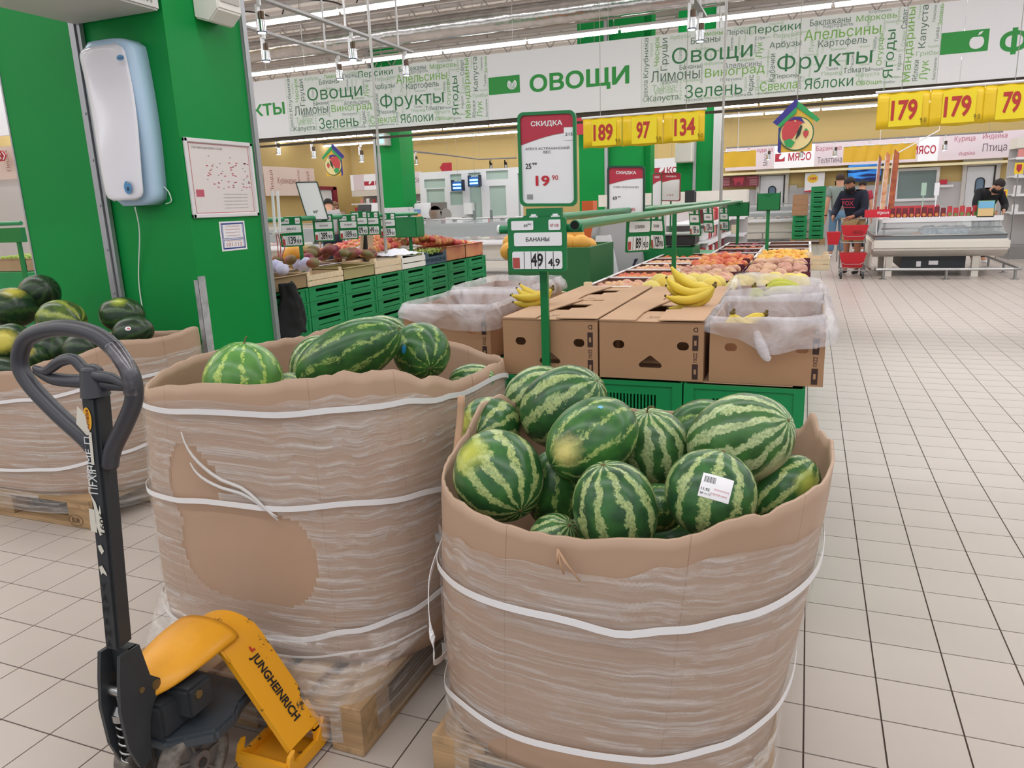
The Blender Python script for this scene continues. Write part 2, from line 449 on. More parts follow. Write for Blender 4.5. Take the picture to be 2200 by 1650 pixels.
def pallet(root, x0, x1, y0, y1, longx=False, m=None):
    """EUR-style pallet as single boards and blocks; long boards run along y unless longx"""
    m1 = pw_y if not longx else palwood; m2 = palwood if not longx else pw_y
    w, l = x1 - x0, y1 - y0
    def pc(name, u0, u1, v0, v1, z0, z1, mt):
        bm = B(); vs = bb(bm, *( (x0 + u0, x0 + u1, y0 + v0, y0 + v1) if not longx else (x0 + v0, x0 + v1, y0 + u0, y0 + u1)), z0, z1)
        bmesh.ops.bevel(bm, geom=bm.edges[:], offset=.002, segments=1, affect='EDGES')
        obj(name, bm, mt, root)
    U, L = (w, l) if not longx else (l, w)
    for k in range(5):
        bw = .145 if k % 2 == 0 else .1; c = .0725 + (U - .145) * k / 4; pc('deck_board', c - bw / 2, c + bw / 2, 0, L, .122, .144, m1)
    for k in range(3):
        c = .0725 + (L - .145) * k / 2; pc('stringer_board', 0, U, c - .0725, c + .0725, .1, .122, m2)
    for k in range(3):
        c = .05 + (U - .1) * k / 2; pc('bottom_board', c - .05, c + .05, 0, L, .001, .022, m1)
        for q in range(3):
            d = .0725 + (L - .145) * q / 2; pc('block', c - .05, c + .05, d - .0725, d + .0725, .022, .1, palwood)
# right bin
RB = Bin((-.36, 1.74), (.445, .47), (-.44, 1.80), (.425, .43), .15,
         [(0, .86), (20, .84), (30, .872), (34, .815), (45, .79), (70, .785), (90, .79), (110, .80), (135, .81), (155, .86), (168, .90), (178, .90), (182, .84), (195, .815), (215, .805), (235, .80), (262, .785), (285, .805), (305, .845), (330, .86)], seed=1, torn=.012)
RB.pal = (-.41, 2.01, .40, .60)
rb = thing('bulk_bin', 'open cardboard bulk bin of striped watermelons at front right, wrapped in film on a pallet', 'bulk bin', (-.4, 1.8, 0), 'cardboard bulk bins of watermelons')
build_bin(RB, rb, lambda a: lerp_ang([(0, .69), (60, .7), (180, .70), (200, .69), (235, .715), (262, .72), (274, .715), (285, .745), (300, .775), (335, .765)], a), .03)
strap(RB, rb, lambda a: lerp_ang([(0, .65), (90, .6), (175, .58), (196, .575), (230, .60), (267, .605), (276, .59), (288, .61), (305, .63), (335, .645)], a))
strap(RB, rb, lambda a: lerp_ang([(0, .33), (90, .28), (170, .2), (200, .20), (238, .262), (262, .25), (285, .262), (307, .29), (329, .31)], a))
bm = B(); tube(bm, catmull([RB.pt(196, .585, .014), RB.pt(214, .555, .03), RB.pt(226, .50, .05), RB.pt(229, .42, .05), RB.pt(222, .34, .04), RB.pt(208, .27, .02), RB.pt(198, .24, .014)], 6), 0, flat=(.014, .0015)); obj('strap_tail', bm, strapm, rb, label='loose curling end of the white strap')
bm = B(); box(bm, RB.pt(195, .59, .02), (.03, .01, .025), (0, 0, .6)); obj('strap_buckle', bm, steel, rb); bm = B(); box(bm, RB.pt(197, .24, .018), (.02, .008, .05)); obj('strap_buckle', bm, steel, rb)
# torn flap of cardboard hanging on the front edge
bm = B(); q0 = RB.pt(267, .765, .01)
for dx, dz in ((0, -.03), (.012, -.05), (.03, -.045), (.045, -.06)): tube(bm, [q0, q0 + Vector((dx * .5, -.006, dz * .5)), q0 + Vector((dx, -.003, dz))], .0022, 5)
obj('torn_shred', bm, card, rb)
# ragged double fold standing on the left edge of the bin
bm = B()
def fold(u, v):
    z = .60 + (.945 + .01 * noise.noise(Vector((u * 9, 0, 0))) - .60) * v; a = 184 + 1.5 * math.sin(v * 5); q = RB.pt(a, z, .004 + .018 * u); return q
grid(bm, fold, 3, 14); o = obj('folded_edge', bm, card, rb); md = o.modifiers.new('s', 'SOLIDIFY'); md.thickness = .006
pallet(rb, -.81, -.01, 1.41, 2.61)
# middle bin
MB = Bin((-1.46, 2.10), (.49, .55), (-1.48, 2.07), (.53, .5), .15,
         [(0, .90), (30, .875), (60, .865), (90, .91), (105, .945), (120, .96), (150, .93), (165, .935), (185, .955), (200, .945), (215, .925), (235, .925), (255, .955), (270, .975), (290, 1.0), (305, 1.01), (325, 1.0), (345, .95)], p=3.4, seed=2, torn=.008)
MB.pal = (-1.43, 2.03, .40, .60)
mb = thing('bulk_bin', 'open cardboard bulk bin of watermelons behind the pallet jack, wrapped in film on a pallet', 'bulk bin', (-1.43, 2.05, 0), 'cardboard bulk bins of watermelons')
def bare_mb(a, z):
    # clear patches where the film was torn open
    return ((a - 272) / 15) ** 2 + ((z - .475) / .155) ** 2 < 1 or ((a - 262) / 7.5) ** 2 + ((z - .67) / .125) ** 2 < 1
build_bin(MB, mb, lambda a: lerp_ang([(0, .85), (90, .8), (180, .87), (215, .87), (228, .885), (270, .925), (300, .95), (330, .93)], a), .03, bare_mb)
strap(MB, mb, lambda a: lerp_ang([(0, .86), (48, .79), (90, .80), (180, .84), (215, .875), (228, .885), (255, .885), (275, .90), (300, .915), (328, .91), (350, .88)], a))
strap(MB, mb, lambda a: lerp_ang([(0, .60), (90, .52), (185, .58), (215, .60), (228, .605), (256, .615), (270, .63), (300, .655), (330, .64)], a))
strap(MB, mb, lambda a: lerp_ang([(0, .34), (90, .3), (190, .25), (215, .21), (250, .18), (266, .185), (275, .22), (295, .265), (320, .295), (342, .32)], a))
strap(MB, mb, lambda a: lerp_ang([(0, .2), (90, .2), (190, .2), (215, .165), (250, .15), (270, .155), (300, .20), (330, .23)], a), 240, 330, w=.006, label='thin twisted rope of film')
def ring_pt(bn, a, z, off): return bn.pt(a, z, off)
for a0, z0, a1, z1 in ((262, .83, 277, .60), (264, .74, 277, .61)):
    bm = B(); pts = [MB.pt(a0 + (a1 - a0) * t, z0 + (z1 - z0) * t ** .8, .012 + .004 * math.sin(t * 9)) for t in [k / 14 for k in range(15)]]
    tube(bm, pts, [.002 + .0035 * math.sin(PI * k / 14) for k in range(15)], 6); obj('film_rope', bm, M('film_rope', 'e0dcda', .2, alpha=.75), mb, label='film gathered into a thin rope')
pallet(mb, -1.83, -1.03, 1.43, 2.63)
bm = B(); bb(bm, -1.80, -1.06, 1.62, 2.58, .145, .15); obj('slip_sheet', bm, card, mb)
# left bin
LB = Bin((-3.56, 2.76), (.62, .50), (-3.56, 2.78), (.58, .47), .15,
         [(0, .85), (20, .86), (60, .80), (90, .78), (180, .7), (225, .715), (255, .735), (280, .76), (310, .82), (340, .87)], seed=4)
lb = thing('bulk_bin', 'cardboard bulk bin of dark watermelons at far left beside the green column', 'bulk bin', (-3.56, 2.76, 0), 'cardboard bulk bins of watermelons')
build_bin(LB, lb, lambda a: lerp_ang([(0, .76), (180, .64), (270, .66), (300, .70), (340, .78)], a), .05)
strap(LB, lb, lambda a: lerp_ang([(0, .68), (180, .55), (250, .57), (290, .63), (330, .68)], a))
strap(LB, lb, lambda a: lerp_ang([(0, .36), (180, .25), (250, .24), (290, .28), (330, .33)], a))
pallet(lb, -4.265, -3.065, 2.31, 3.11, longx=True)
bm = B(); text(bm, 'EUR', P(163, 1118, y=2.307), .05, .024, bold=.01)
for k in range(24):
    a, c = 2 * PI * k / 24, 2 * PI * (k + 1) / 24; cc = P(163, 1118, y=2.307)
    poly(bm, [cc + Vector((math.cos(t) * r_, 0, math.sin(t) * r_ * .62)) for t, r_ in ((a, .043), (c, .043), (c, .046), (a, .046))])
obj('stamp', bm, M('burnt_brand', '4a3020', .8), lb, label='round burnt pallet stamp')
# ------------------------------------------------------------------ watermelons
def melon_mat(name, dark, mid, light, n=9., thr=.52, patch=None, patch_c='d9c75e', soft=.08, jag=.55, psize=.25, rough=.28):
    mt = bpy.data.materials.new(name); mt.use_nodes = True; nt = mt.node_tree; b = nt.nodes['Principled BSDF']
    b.inputs['Roughness'].default_value = rough; b.inputs['Specular IOR Level'].default_value = .45
    L = nt.links.new
    tc = nd(nt, 'ShaderNodeTexCoord'); mp = nd(nt, 'ShaderNodeMapping'); mp.vector_type = 'POINT'
    mp.inputs['Location'].default_value = (-1, -1, -1); mp.inputs['Scale'].default_value = (2, 2, 2); L(tc.outputs['Generated'], mp.inputs[0])
    oi = nd(nt, 'ShaderNodeObjectInfo'); rr = nd(nt, 'ShaderNodeMath', operation='MULTIPLY', ins={1: 37.}); L(oi.outputs['Random'], rr.inputs[0])
    no = nd(nt, 'ShaderNodeTexNoise', noise_dimensions='4D', ins={'Scale': 2.6, 'Detail': 2.}); L(mp.outputs[0], no.inputs['Vector']); L(rr.outputs[0], no.inputs['W'])
    nf = nd(nt, 'ShaderNodeTexNoise', noise_dimensions='4D', ins={'Scale': 8.5, 'Detail': 8., 'Roughness': .8}); L(mp.outputs[0], nf.inputs['Vector']); L(rr.outputs[0], nf.inputs['W'])
    s = nd(nt, 'ShaderNodeSeparateXYZ'); L(mp.outputs[0], s.inputs[0])
    at = nd(nt, 'ShaderNodeMath', operation='ARCTAN2'); L(s.outputs[1], at.inputs[0]); L(s.outputs[0], at.inputs[1])
    wob = nd(nt, 'ShaderNodeMath', operation='MULTIPLY_ADD', ins={1: .55, 2: 0.}); L(no.outputs[0], wob.inputs[0]); L(at.outputs[0], wob.inputs[2])
    mu = nd(nt, 'ShaderNodeMath', operation='MULTIPLY', ins={1: n}); L(wob.outputs[0], mu.inputs[0])
    si = nd(nt, 'ShaderNodeMath', operation='SINE'); L(mu.outputs[0], si.inputs[0])
    # jagged edge: stripe + fine noise
    fj = nd(nt, 'ShaderNodeMapRange', ins={1: .3, 2: .7, 3: -1., 4: 1.}); L(nf.outputs[0], fj.inputs[0])
    sc = nd(nt, 'ShaderNodeMath', operation='MULTIPLY_ADD', ins={1: jag * 1.3}); L(fj.outputs[0], sc.inputs[0]); L(si.outputs[0], sc.inputs[2])
    st = nd(nt, 'ShaderNodeMapRange', ins={1: thr - soft, 2: thr + soft}); L(sc.outputs[0], st.inputs[0])
    big = nd(nt, 'ShaderNodeMapRange', ins={1: .35, 2: .7}); L(no.outputs[0], big.inputs[0])
    c0 = nd(nt, 'ShaderNodeMix', data_type='RGBA'); c0.inputs[6].default_value = lin(dark); c0.inputs[7].default_value = lin(mid); L(big.outputs[0], c0.inputs[0])
    n3_ = nd(nt, 'ShaderNodeTexNoise', noise_dimensions='4D', ins={'Scale': 16., 'Detail': 3.}); L(mp.outputs[0], n3_.inputs['Vector'])
    lt = nd(nt, 'ShaderNodeMapRange', ins={1: .35, 2: .6, 3: .45, 4: 1.}); L(n3_.outputs[0], lt.inputs[0])
    sm = nd(nt, 'ShaderNodeMath', operation='MULTIPLY'); L(st.outputs[0], sm.inputs[0]); L(lt.outputs[0], sm.inputs[1])
    c1 = nd(nt, 'ShaderNodeMix', data_type='RGBA'); c1.inputs[7].default_value = lin(light); L(c0.outputs[2], c1.inputs[6]); L(sm.outputs[0], c1.inputs[0])
    last = c1
    if patch:
        dv = nd(nt, 'ShaderNodeVectorMath', operation='DISTANCE'); pv = Vector(patch).normalized(); dv.inputs[1].default_value = pv
        L(mp.outputs[0], dv.inputs[0])
        ad = nd(nt, 'ShaderNodeMath', operation='MULTIPLY_ADD', ins={1: .6}); L(nf.outputs[0], ad.inputs[0]); L(dv.outputs['Value'], ad.inputs[2])
        pr = nd(nt, 'ShaderNodeMapRange', ins={1: psize + .55, 2: psize + .15}); L(ad.outputs[0], pr.inputs[0])
        c2 = nd(nt, 'ShaderNodeMix', data_type='RGBA'); c2.inputs[7].default_value = lin(patch_c); L(last.outputs[2], c2.inputs[6]); L(pr.outputs[0], c2.inputs[0]); last = c2
    L(last.outputs[2], b.inputs['Base Color']); return mt
mA = melon_mat('melon_striped', '24482a', '386a34', 'a9b87a', 10, .4, jag=.95)
mB = melon_mat('melon_fine_stripes', '2f552e', '46763c', 'b0be86', 13, .1, jag=.95)
mC = melon_mat('melon_dark_spots', '254c28', '3a6e30', '98b062', 10, .85, jag=1.)
mCy = melon_mat('melon_yellow_belly', '24592a', '3d7c30', 'a8bf62', 7, .75, patch=(.8, -.2, -.5), psize=.55, patch_c='d6cf72', jag=.8)
mDy = melon_mat('melon_yellow_side', '1f4f24', '2f6a2c', 'a5b868', 9, .45, patch=(-.9, -.1, .45), psize=.3, patch_c='b9c244')
mPale = melon_mat('melon_pale_green', '4a7f38', '5f9447', 'b9cf6c', 10, .75, jag=.8)
mK = melon_mat('melon_dark', '16261b', '24391f', '35502a', 9, .6, soft=.5, jag=.3, rough=.32)
mKy = melon_mat('melon_dark_yellow', '1d3420', '2f4a24', '48602c', 9, .6, patch=(0, -.6, .75), psize=.25, patch_c='cdb93e', soft=.5, jag=.3)
mKg = melon_mat('melon_olive', '32481f', '566f28', '9aa546', 7, .5, soft=.5, jag=.3)
MEL = {}
def melon(px, py, y, rl, rs, ax, mt, label, group, stem=False, kind='watermelon', cat='watermelon', pt=None):
    c = P(px, py, y=y); k = depth(c) / F
    d = (CR * ax[0] + CU * ax[1] - CF * ax[2]).normalized()
    q = d.to_track_quat('Z', 'Y').to_matrix().to_4x4()
    if pt:
        dl = q.to_3x3().inverted() @ (CR * pt[0] + CU * pt[1] - CF * pt[2]); mt = melon_mat('melon_patch', *mt, patch=dl, patch_c=pt[3], psize=pt[4], jag=.9)
    bm = B(); ball(bm, (0, 0, 0), (rs * k, rs * k, rl * k), 40, 28)
    for v in bm.verts:
        n_ = v.co.normalized(); v.co *= 1 + .025 * noise.noise(n_ * 1.3 + Vector((px, py, 0)))
        a = math.atan2(v.co.y, v.co.x); v.co.x *= 1 + .008 * math.cos(9 * a); v.co.y *= 1 + .008 * math.cos(9 * a)
    o = obj(kind, bm, mt); o.matrix_world = Matrix.Translation(c) @ q
    tag(o, label, cat, group)
    zt = rl * k
    bm = B(); ball(bm, (0, 0, zt - .0015), (.005, .005, .003), 8, 5)
    if stem: tube(bm, catmull([(0, 0, zt - .002), (.004, 0, zt + .012), (.012, 0, zt + .018), (.02, .004, zt + .014)], 4), .0022, 6)
    obj('stem', bm, M('melon_stem', '6a5a34', .8), o, local=True)
    return o
def sticker(o, px, py, w, h, mt, shape='rect', label=None, rot=0., draw=None):
    """label stuck on the melon where the line of sight through (px, py) meets it"""
    v = (P(px, py, d=1) - CP).normalized(); inv = o.matrix_world.inverted() if False else (Matrix.Translation(o.location) @ o.rotation_euler.to_matrix().to_4x4()).inverted()
    from mathutils.bvhtree import BVHTree
    bt = BVHTree.FromPolygons([u.co for u in o.data.vertices], [tuple(f.vertices) for f in o.data.polygons])
    oc = inv @ CP; dv = (inv.to_3x3() @ v).normalized(); hit, nrm, _, _ = bt.ray_cast(oc, dv)
    if hit is None: return None
    up = (inv.to_3x3() @ CU); r_ = up.cross(nrm).normalized(); u_ = nrm.cross(r_).normalized()
    r2 = r_ * math.cos(rot) + u_ * math.sin(rot); u2 = -r_ * math.sin(rot) + u_ * math.cos(rot)
    def on(a, b):
        g = hit + r2 * a + u2 * b + nrm * .05; h_, n_, _, _ = bt.ray_cast(g, -nrm); return (h_ + n_ * .0008) if h_ else hit
    bm = B(); N = 8
    if shape == 'rect': grid(bm, lambda s, t: on((s - .5) * w, (t - .5) * h), N, N)
    else:
        c0 = bm.verts.new(on(0, 0)); ring = [[bm.verts.new(on(w / 2 * q * math.cos(2 * PI * k / 20), h / 2 * q * math.sin(2 * PI * k / 20))) for k in range(20)] for q in (.5, 1)]
        for k in range(20):
            bm.faces.new((c0, ring[0][k], ring[0][(k + 1) % 20])); bm.faces.new((ring[0][k], ring[1][k], ring[1][(k + 1) % 20], ring[0][(k + 1) % 20]))
    s = obj('sticker', bm, mt, o, local=True, label=label)
    if draw:
        for (txt, a, b, ww, hh, mm) in draw:
            bm = B(); vs, fs, asp = textmesh(txt, .01) if txt != '#' else ([(x_, y_) for x_ in [k / 12 - .5 for k in range(12)] for y_ in (-.5, .5)], [], 1)
            if txt == '#':
                for k in range(12):
                    x_ = k / 12 - .5; wd = .03 if k % 3 else .05
                    try: bm.faces.new([bm.verts.new(on(a + (x_ + dx) * ww, b + dy * hh) + nrm * .0006) for dx, dy in ((0, -.5), (wd, -.5), (wd, .5), (0, .5))])
                    except Exception: pass
            else:
                V = [bm.verts.new(on(a + p_ * ww, b + q_ * hh) + nrm * .0006) for p_, q_ in vs]
                for f in fs:
                    try: bm.faces.new([V[i] for i in f])
                    except ValueError: pass
            obj('print', bm, mm, s, local=True)
    return s
G1 = 'striped watermelons in the right bin'; G2 = 'watermelons in the bin behind the pallet jack'; G3 = 'dark watermelons in the far left bin'
melon(1152, 850, 2.06, 74, 62, (.8, .5, .3), mB, 'striped watermelon at the very back left, half hidden behind the large tilted one', G1)
melon(1210, 874, 1.90, 106, 84, (.62, .52, .58), mA, 'large striped watermelon with its star-shaped end up to the right, highest at back left', G1)
melon(1052, 918, 1.86, 78, 66, (-.3, -.1, .95), ('26502a', '3a6c34', 'aebb78', 11, .35), 'finely mottled watermelon with a yellow-tinged left side against the left wall of the bin', G1, pt=(-.75, .2, .6, 'a8a848', .25))
melon(1071, 1022, 1.50, 104, 96, (.45, -.62, .64), ('26502a', '3a6c34', 'aebb78', 11, .35), 'watermelon with yellow blotch at upper left, foremost at the left rim', G1, pt=(-.65, .55, .55, 'b4b84a', .28))
o = melon(1272, 943, 1.58, 108, 84, (.80, .48, -.25), ('264f2a', '3f7434', 'a4b56c', 10, .8), 'oval watermelon with a big cream-yellow spot, lying in the middle of the pile', G1, pt=(-.6, -.15, .8, 'd8cc7c', .22))
sticker(o, 1290, 875, .012, .010, M('sticker_blue', '6fb4d8', .4), 'oval', 'tiny blue oval sticker')
melon(1402, 962, 1.74, 88, 78, (-.2, .85, .4), mB, 'watermelon with broad pale stripes and a curled stem, right of the centre one', G1, stem=True)
melon(1505, 925, 1.98, 80, 66, (.7, .3, .5), mC, 'plain green watermelon tucked behind the biggest right-hand one', G1)
melon(1588, 945, 1.72, 122, 97, (.62, .38, .68), ('33592e', '4a7a3e', 'b9c692', 13, .05), 'biggest light-striped watermelon with star-shaped end, at the right of the pile', G1, pt=(.5, -.7, .55, 'cfc49a', .25))
o = melon(1527, 1060, 1.46, 96, 98, (.25, .95, .1), mA, 'striped watermelon with a white price label, at the front right rim', G1)
sticker(o, 1538, 1048, .058, .046, paper, 'rect', 'white price label with barcode', rot=-.25, draw=[('#', -.013, .012, .022, .012, ink), ('11,92', -.018, -.008, .016, .006, ink), ('№ 4172', -.016, -.016, .02, .004, ink), ('WWWWW', .012, -.004, .03, .004, M('print_pink', 'd8a0a4', .6)), ('MMMM', .008, -.013, .03, .004, M('print_pink', 'd8a0a4', .6))])
melon(1322, 1092, 1.40, 108, 90, (-.28, .9, .3), mA, 'watermelon standing upright at the front rim, dark green with thin broken stripes', G1)
melon(1192, 1050, 1.60, 90, 66, (.1, .9, .3), mC, 'shaded watermelon wedged upright behind the two front ones', G1)
melon(1190, 1158, 1.42, 60, 54, (.5, .6, .6), mB, 'watermelon showing only its striped top just above the front rim', G1)
melon(1412, 1092, 1.56, 64, 52, (.8, .2, .3), mC, 'small dark watermelon deep in the gap between the upright and the labelled one', G1)
melon(1688, 1050, 1.70, 82, 62, (.7, .7, .1), ('26502a', '3a6c34', 'aebb78', 11, .35), 'watermelon with a yellowish side at the far right corner of the bin', G1, pt=(.3, .2, .9, 'a9b452', .25))
def low(x, y, z, r, mt, lab, grp):
    c = Vector((x, y, z)); k = depth(c) / F; d = c - CP; melon(1100 + F * d.dot(CR) / d.dot(CF), 825 - F * d.dot(CU) / d.dot(CF), y, r / k, r * .85 / k, (.6, .2, .5), mt, lab, grp)
for x, y in ((-.58, 1.62), (-.33, 1.66), (-.1, 1.72), (-.55, 1.90), (-.3, 1.94)):
    low(x, y, .50, .115, mC, 'dark watermelon deep in the lower layer, hardly showing between the upper ones', 'watermelons of the lower layer in the right bin')
melon(524, 822, 1.90, 88, 84, (.1, .9, .25), mPale, 'pale green watermelon with a curled stem, alone at the left of the bin', G2, stem=True)
o = melon(748, 762, 1.95, 130, 66, (.85, .40, .25), mC, 'long dark green watermelon lying across the pile at a slant', G2)
melon(676, 782, 2.22, 64, 52, (.3, .6, .2), mB, 'light-striped watermelon peeping out left of the long one', G2)
melon(818, 722, 2.42, 60, 44, (.8, .1, .2), mB, 'striped watermelon at the very back, topmost of the pile', G2)
o = melon(905, 755, 2.16, 68, 62, (.35, -.55, .75), mC, 'rounded watermelon with a blue sticker, right of the long one', G2)
sticker(o, 868, 750, .016, .03, M('sticker_blue2', '2f8fc8', .35), 'oval', 'small blue and red oval sticker')
melon(1014, 815, 2.25, 50, 34, (.9, .1, .1), mB, 'watermelon barely showing above the rim at the right end', G2)
melon(622, 836, 2.02, 42, 36, (.9, .1, .3), mB, 'small striped watermelon low in the gap left of the long one', G2)
for x, y in ((-1.62, 1.95), (-1.36, 1.95), (-1.12, 2.05), (-1.5, 2.25)):
    low(x, y, .62, .115, mC, 'dark watermelon of the hidden lower layer in the bin behind the jack', 'watermelons of the lower layer in the middle bin')
melon(84, 632, 2.95, 50, 40, (.7, .3, .5), mK, 'nearly black watermelon, topmost of the left heap', G3, stem=False)
melon(28, 662, 2.80, 52, 44, (-.3, -.2, .9), ('1c3320', '2c4626', '3f5a2c', 9, .6), 'dark watermelon with a yellow patch on top, cut by the left picture edge', G3, pt=(.35, .75, .45, 'c2b64a', .3))
melon(132, 688, 2.76, 56, 44, (.9, -.1, .3), mKg, 'olive green streaked watermelon in the middle of the left heap', G3)
melon(262, 676, 2.92, 50, 38, (.9, 0, .2), ('1c3320', '2c4626', '3f5a2c', 9, .6), 'dark watermelon with a yellow patch, resting against the green column', G3, pt=(.1, .65, .7, 'a4b03a', .2))
o = melon(286, 714, 2.70, 46, 34, (.9, .25, .2), mK, 'dark watermelon with a round sticker at the right corner of the bin', G3)
s_ = sticker(o, 275, 706, .028, .02, paper, 'oval', 'round white sticker with red and blue mark')
sticker(o, 276, 706, .016, .011, M('sticker_red', 'c23a50', .4), 'oval', 'red and blue middle of the sticker')
melon(22, 740, 2.55, 56, 44, (.8, .2, .4), ('1c3320', '2c4626', '3f5a2c', 9, .6), 'watermelon with a big yellow side at the lower left of the heap', G3, pt=(.15, .1, 1, 'c6b848', .45))
melon(72, 768, 2.50, 34, 30, (.2, .2, .8), ('1c3320', '2c4626', '3f5a2c', 9, .6), 'small dark watermelon with yellow, just left of the dull grey one', G3, pt=(.2, .4, .9, 'a89c3a', .3))
melon(118, 752, 2.62, 40, 40, (.1, .9, .3), mK, 'bluish black watermelon inside the loop of the jack handle', G3)
melon(176, 752, 2.56, 46, 36, (.8, .1, .5), mK, 'dull dark watermelon touching the front cardboard edge', G3)
melon(8, 800, 2.44, 46, 34, (.9, .1, .2), mK, 'dark watermelon lying lowest at the left picture edge', G3)
for x, y in ((-3.85, 2.65), (-3.6, 2.65), (-3.35, 2.75), (-3.7, 2.95), (-3.4, 3.0)):
    low(x, y, .58, .115, mK, 'dark watermelon of the lower layer in the far left bin', 'lower layer of the far left bin')
# ------------------------------------------------------------------ pallet jack
ym = M('jack_yellow', 'e8a21a', .38, c2='d8921a', sc=6)
worn = bpy.data.materials.new('jack_yellow_worn'); worn.use_nodes = True; nt = worn.node_tree; b = nt.nodes['Principled BSDF']; b.inputs['Roughness'].default_value = .45
tc = nd(nt, 'ShaderNodeTexCoord'); n1 = nd(nt, 'ShaderNodeTexNoise', ins={'Scale': 42., 'Detail': 8., 'Roughness': .75}); nt.links.new(tc.outputs['Object'], n1.inputs[0])
n2 = nd(nt, 'ShaderNodeTexNoise', ins={'Scale': 9., 'Detail': 3.}); nt.links.new(tc.outputs['Object'], n2.inputs[0])
md_ = nd(nt, 'ShaderNodeMath', operation='MULTIPLY'); nt.links.new(n1.outputs[0], md_.inputs[0]); nt.links.new(n2.outputs[0], md_.inputs[1])
r1 = nd(nt, 'ShaderNodeMapRange', ins={1: .315, 2: .33}); nt.links.new(md_.outputs[0], r1.inputs[0])
mx = nd(nt, 'ShaderNodeMix', data_type='RGBA'); mx.inputs[6].default_value = lin('e6a01c'); mx.inputs[7].default_value = lin('4a3a28'); nt.links.new(r1.outputs[0], mx.inputs[0]); nt.links.new(mx.outputs[2], b.inputs['Base Color'])
jk = M('jack_dark', '2f3236', .5, var=.15, sc=20); jk2 = M('jack_grip', '3c3c42', .38)
JX = -1.43
jack = thing('pallet_jack', 'hand pallet jack with yellow frame and black tiller loop, before the middle bin', 'pallet jack', (JX, 1.2, 0))
# tiller loop
lp = [P(*q, y=1.09) for q in ((226, 1000), (190, 950), (120, 885), (62, 822), (42, 775), (58, 728), (104, 708), (158, 706), (212, 722), (256, 762), (284, 812), (287, 862), (268, 912), (243, 965), (236, 1000))]
bm = B(); tube(bm, catmull(lp, 6), .0178, 14); obj('handle_loop', bm, jk2, jack)
# worn bare patch on the loop
bm = B(); tube(bm, catmull([P(*q, y=1.088) for q in ((240, 742), (258, 765), (276, 795), (285, 830), (286, 845))], 6), .0182, 14); obj('worn_patch', bm, M('worn_grip', '7f7c80', .22, .6, c2='4a484c', sc=30), jack, label='shiny patch where the black coating is worn off')
# wing-shaped control lever
bm = B()
wp = [P(*q, y=1.085) for q in ((74, 790), (100, 796), (130, 776), (158, 772), (180, 792), (205, 806), (240, 812), (276, 832))]
tube(bm, catmull(wp, 6), [.006 + .006 * min(1, k / 10, (42 - k) / 8) for k in range(43)], 8)
wp = [P(*q, y=1.095) for q in ((76, 796), (110, 812), (150, 818), (190, 820), (230, 826), (274, 834))]
tube(bm, catmull(wp, 6), [.007 + .008 * min(1, k / 8, (30 - k) / 8) for k in range(31)], 8)
o = obj('control_lever', bm, jk2, jack)
bm = B(); a_ = P(196, 796, y=1.09); b_ = P(206, 850, y=1.09); cyl(bm, a_, b_, .022, .029, 14); ball(bm, a_, (.024, .02, .014), 14, 8); obj('lever_housing', bm, jk2, jack, smooth='auto')
# pole
pt_, pb_ = P(206, 845, y=1.095), P(256, 1385, y=1.085)
q, Lq = frame(pb_, pt_)
bm = B(); r = bmesh.ops.create_cube(bm, size=1, matrix=q @ Matrix.Diagonal((.05, .036, Lq, 1)))
bmesh.ops.bevel(bm, geom=bm.edges[:], offset=.006, segments=2, affect='EDGES'); obj('tiller_pole', bm, jk, jack, smooth='auto')
zx = (pt_ - pb_).normalized()
qx = q.to_3x3() @ Vector((1, 0, 0)); qy = q.to_3x3() @ Vector((0, 1, 0))
ax_r = qx if abs(qx.x) > abs(qy.x) else qy; ax_r = ax_r if ax_r.x > 0 else -ax_r
fr = zx.cross(ax_r).normalized(); fr = fr if fr.y < 0 else -fr
fd = .0262 if abs(qy.y) < abs(qx.y) else .0188
def onpole(py, off=0., lift=.0008):
    t = (py - 845) / (1385 - 845); return pt_ + (pb_ - pt_) * t + ax_r * off + fr * (fd + lift)
bm = B(); pts = [onpole(890, -.004) + ax_r * (x) + zx * (y) for x, y in ell(.010, .026, 24)]; poly(bm, pts[::-1]); obj('badge', bm, M('badge_yellow', 'e3a62a', .4), jack, label='oval yellow badge')
bm = B(); text(bm, 'Ameise', onpole(890, -.004, .0014), .044, .009, right=zx, up=-ax_r, bold=.01); obj('badge_lettering', bm, M('badge_red', '7a2418', .5), jack)
bm = B(); poly(bm, [onpole(865, -.024, .0014), onpole(900, -.028, .004), onpole(922, -.008, .0012), onpole(918, .0, .0012), onpole(880, -.008, .0012)]); poly(bm, [onpole(915, -.004, .001), onpole(980, -.004, .001), onpole(980, .003, .001), onpole(915, .003, .001)][::-1])
poly(bm, [onpole(1072, -.021), onpole(1120, -.021), onpole(1122, -.006), onpole(1074, -.006)]); poly(bm, [onpole(1040, -.014), onpole(1058, -.003), onpole(1078, .002), onpole(1062, .006), onpole(1120, .012), onpole(1128, 0.), onpole(1100, -.008), onpole(1068, -.008)])
poly(bm, [onpole(1150, -.008), onpole(1147, .0), onpole(1160, .006), onpole(1168, .0), onpole(1158, -.006)]); poly(bm, [onpole(1196, -.01), onpole(1192, -.002), onpole(1206, .006), onpole(1214, .008), onpole(1208, -.002), onpole(1213, -.006)])
obj('torn_sticker', bm, M('paper_dirty', 'cfc9bd', .7), jack, label='torn remains of white paper stickers')
bm = B()
for s_, y0, y1, off, w in (('IME П', 925, 985, -.009, .014), ('FINE', 992, 1010, -.01, .014), ('ПFXIF', 985, 1040, -.006, .022)):
    text(bm, s_, onpole((y0 + y1) / 2, off), (y1 - y0) / 540 * Lq, w, right=zx, up=-ax_r)
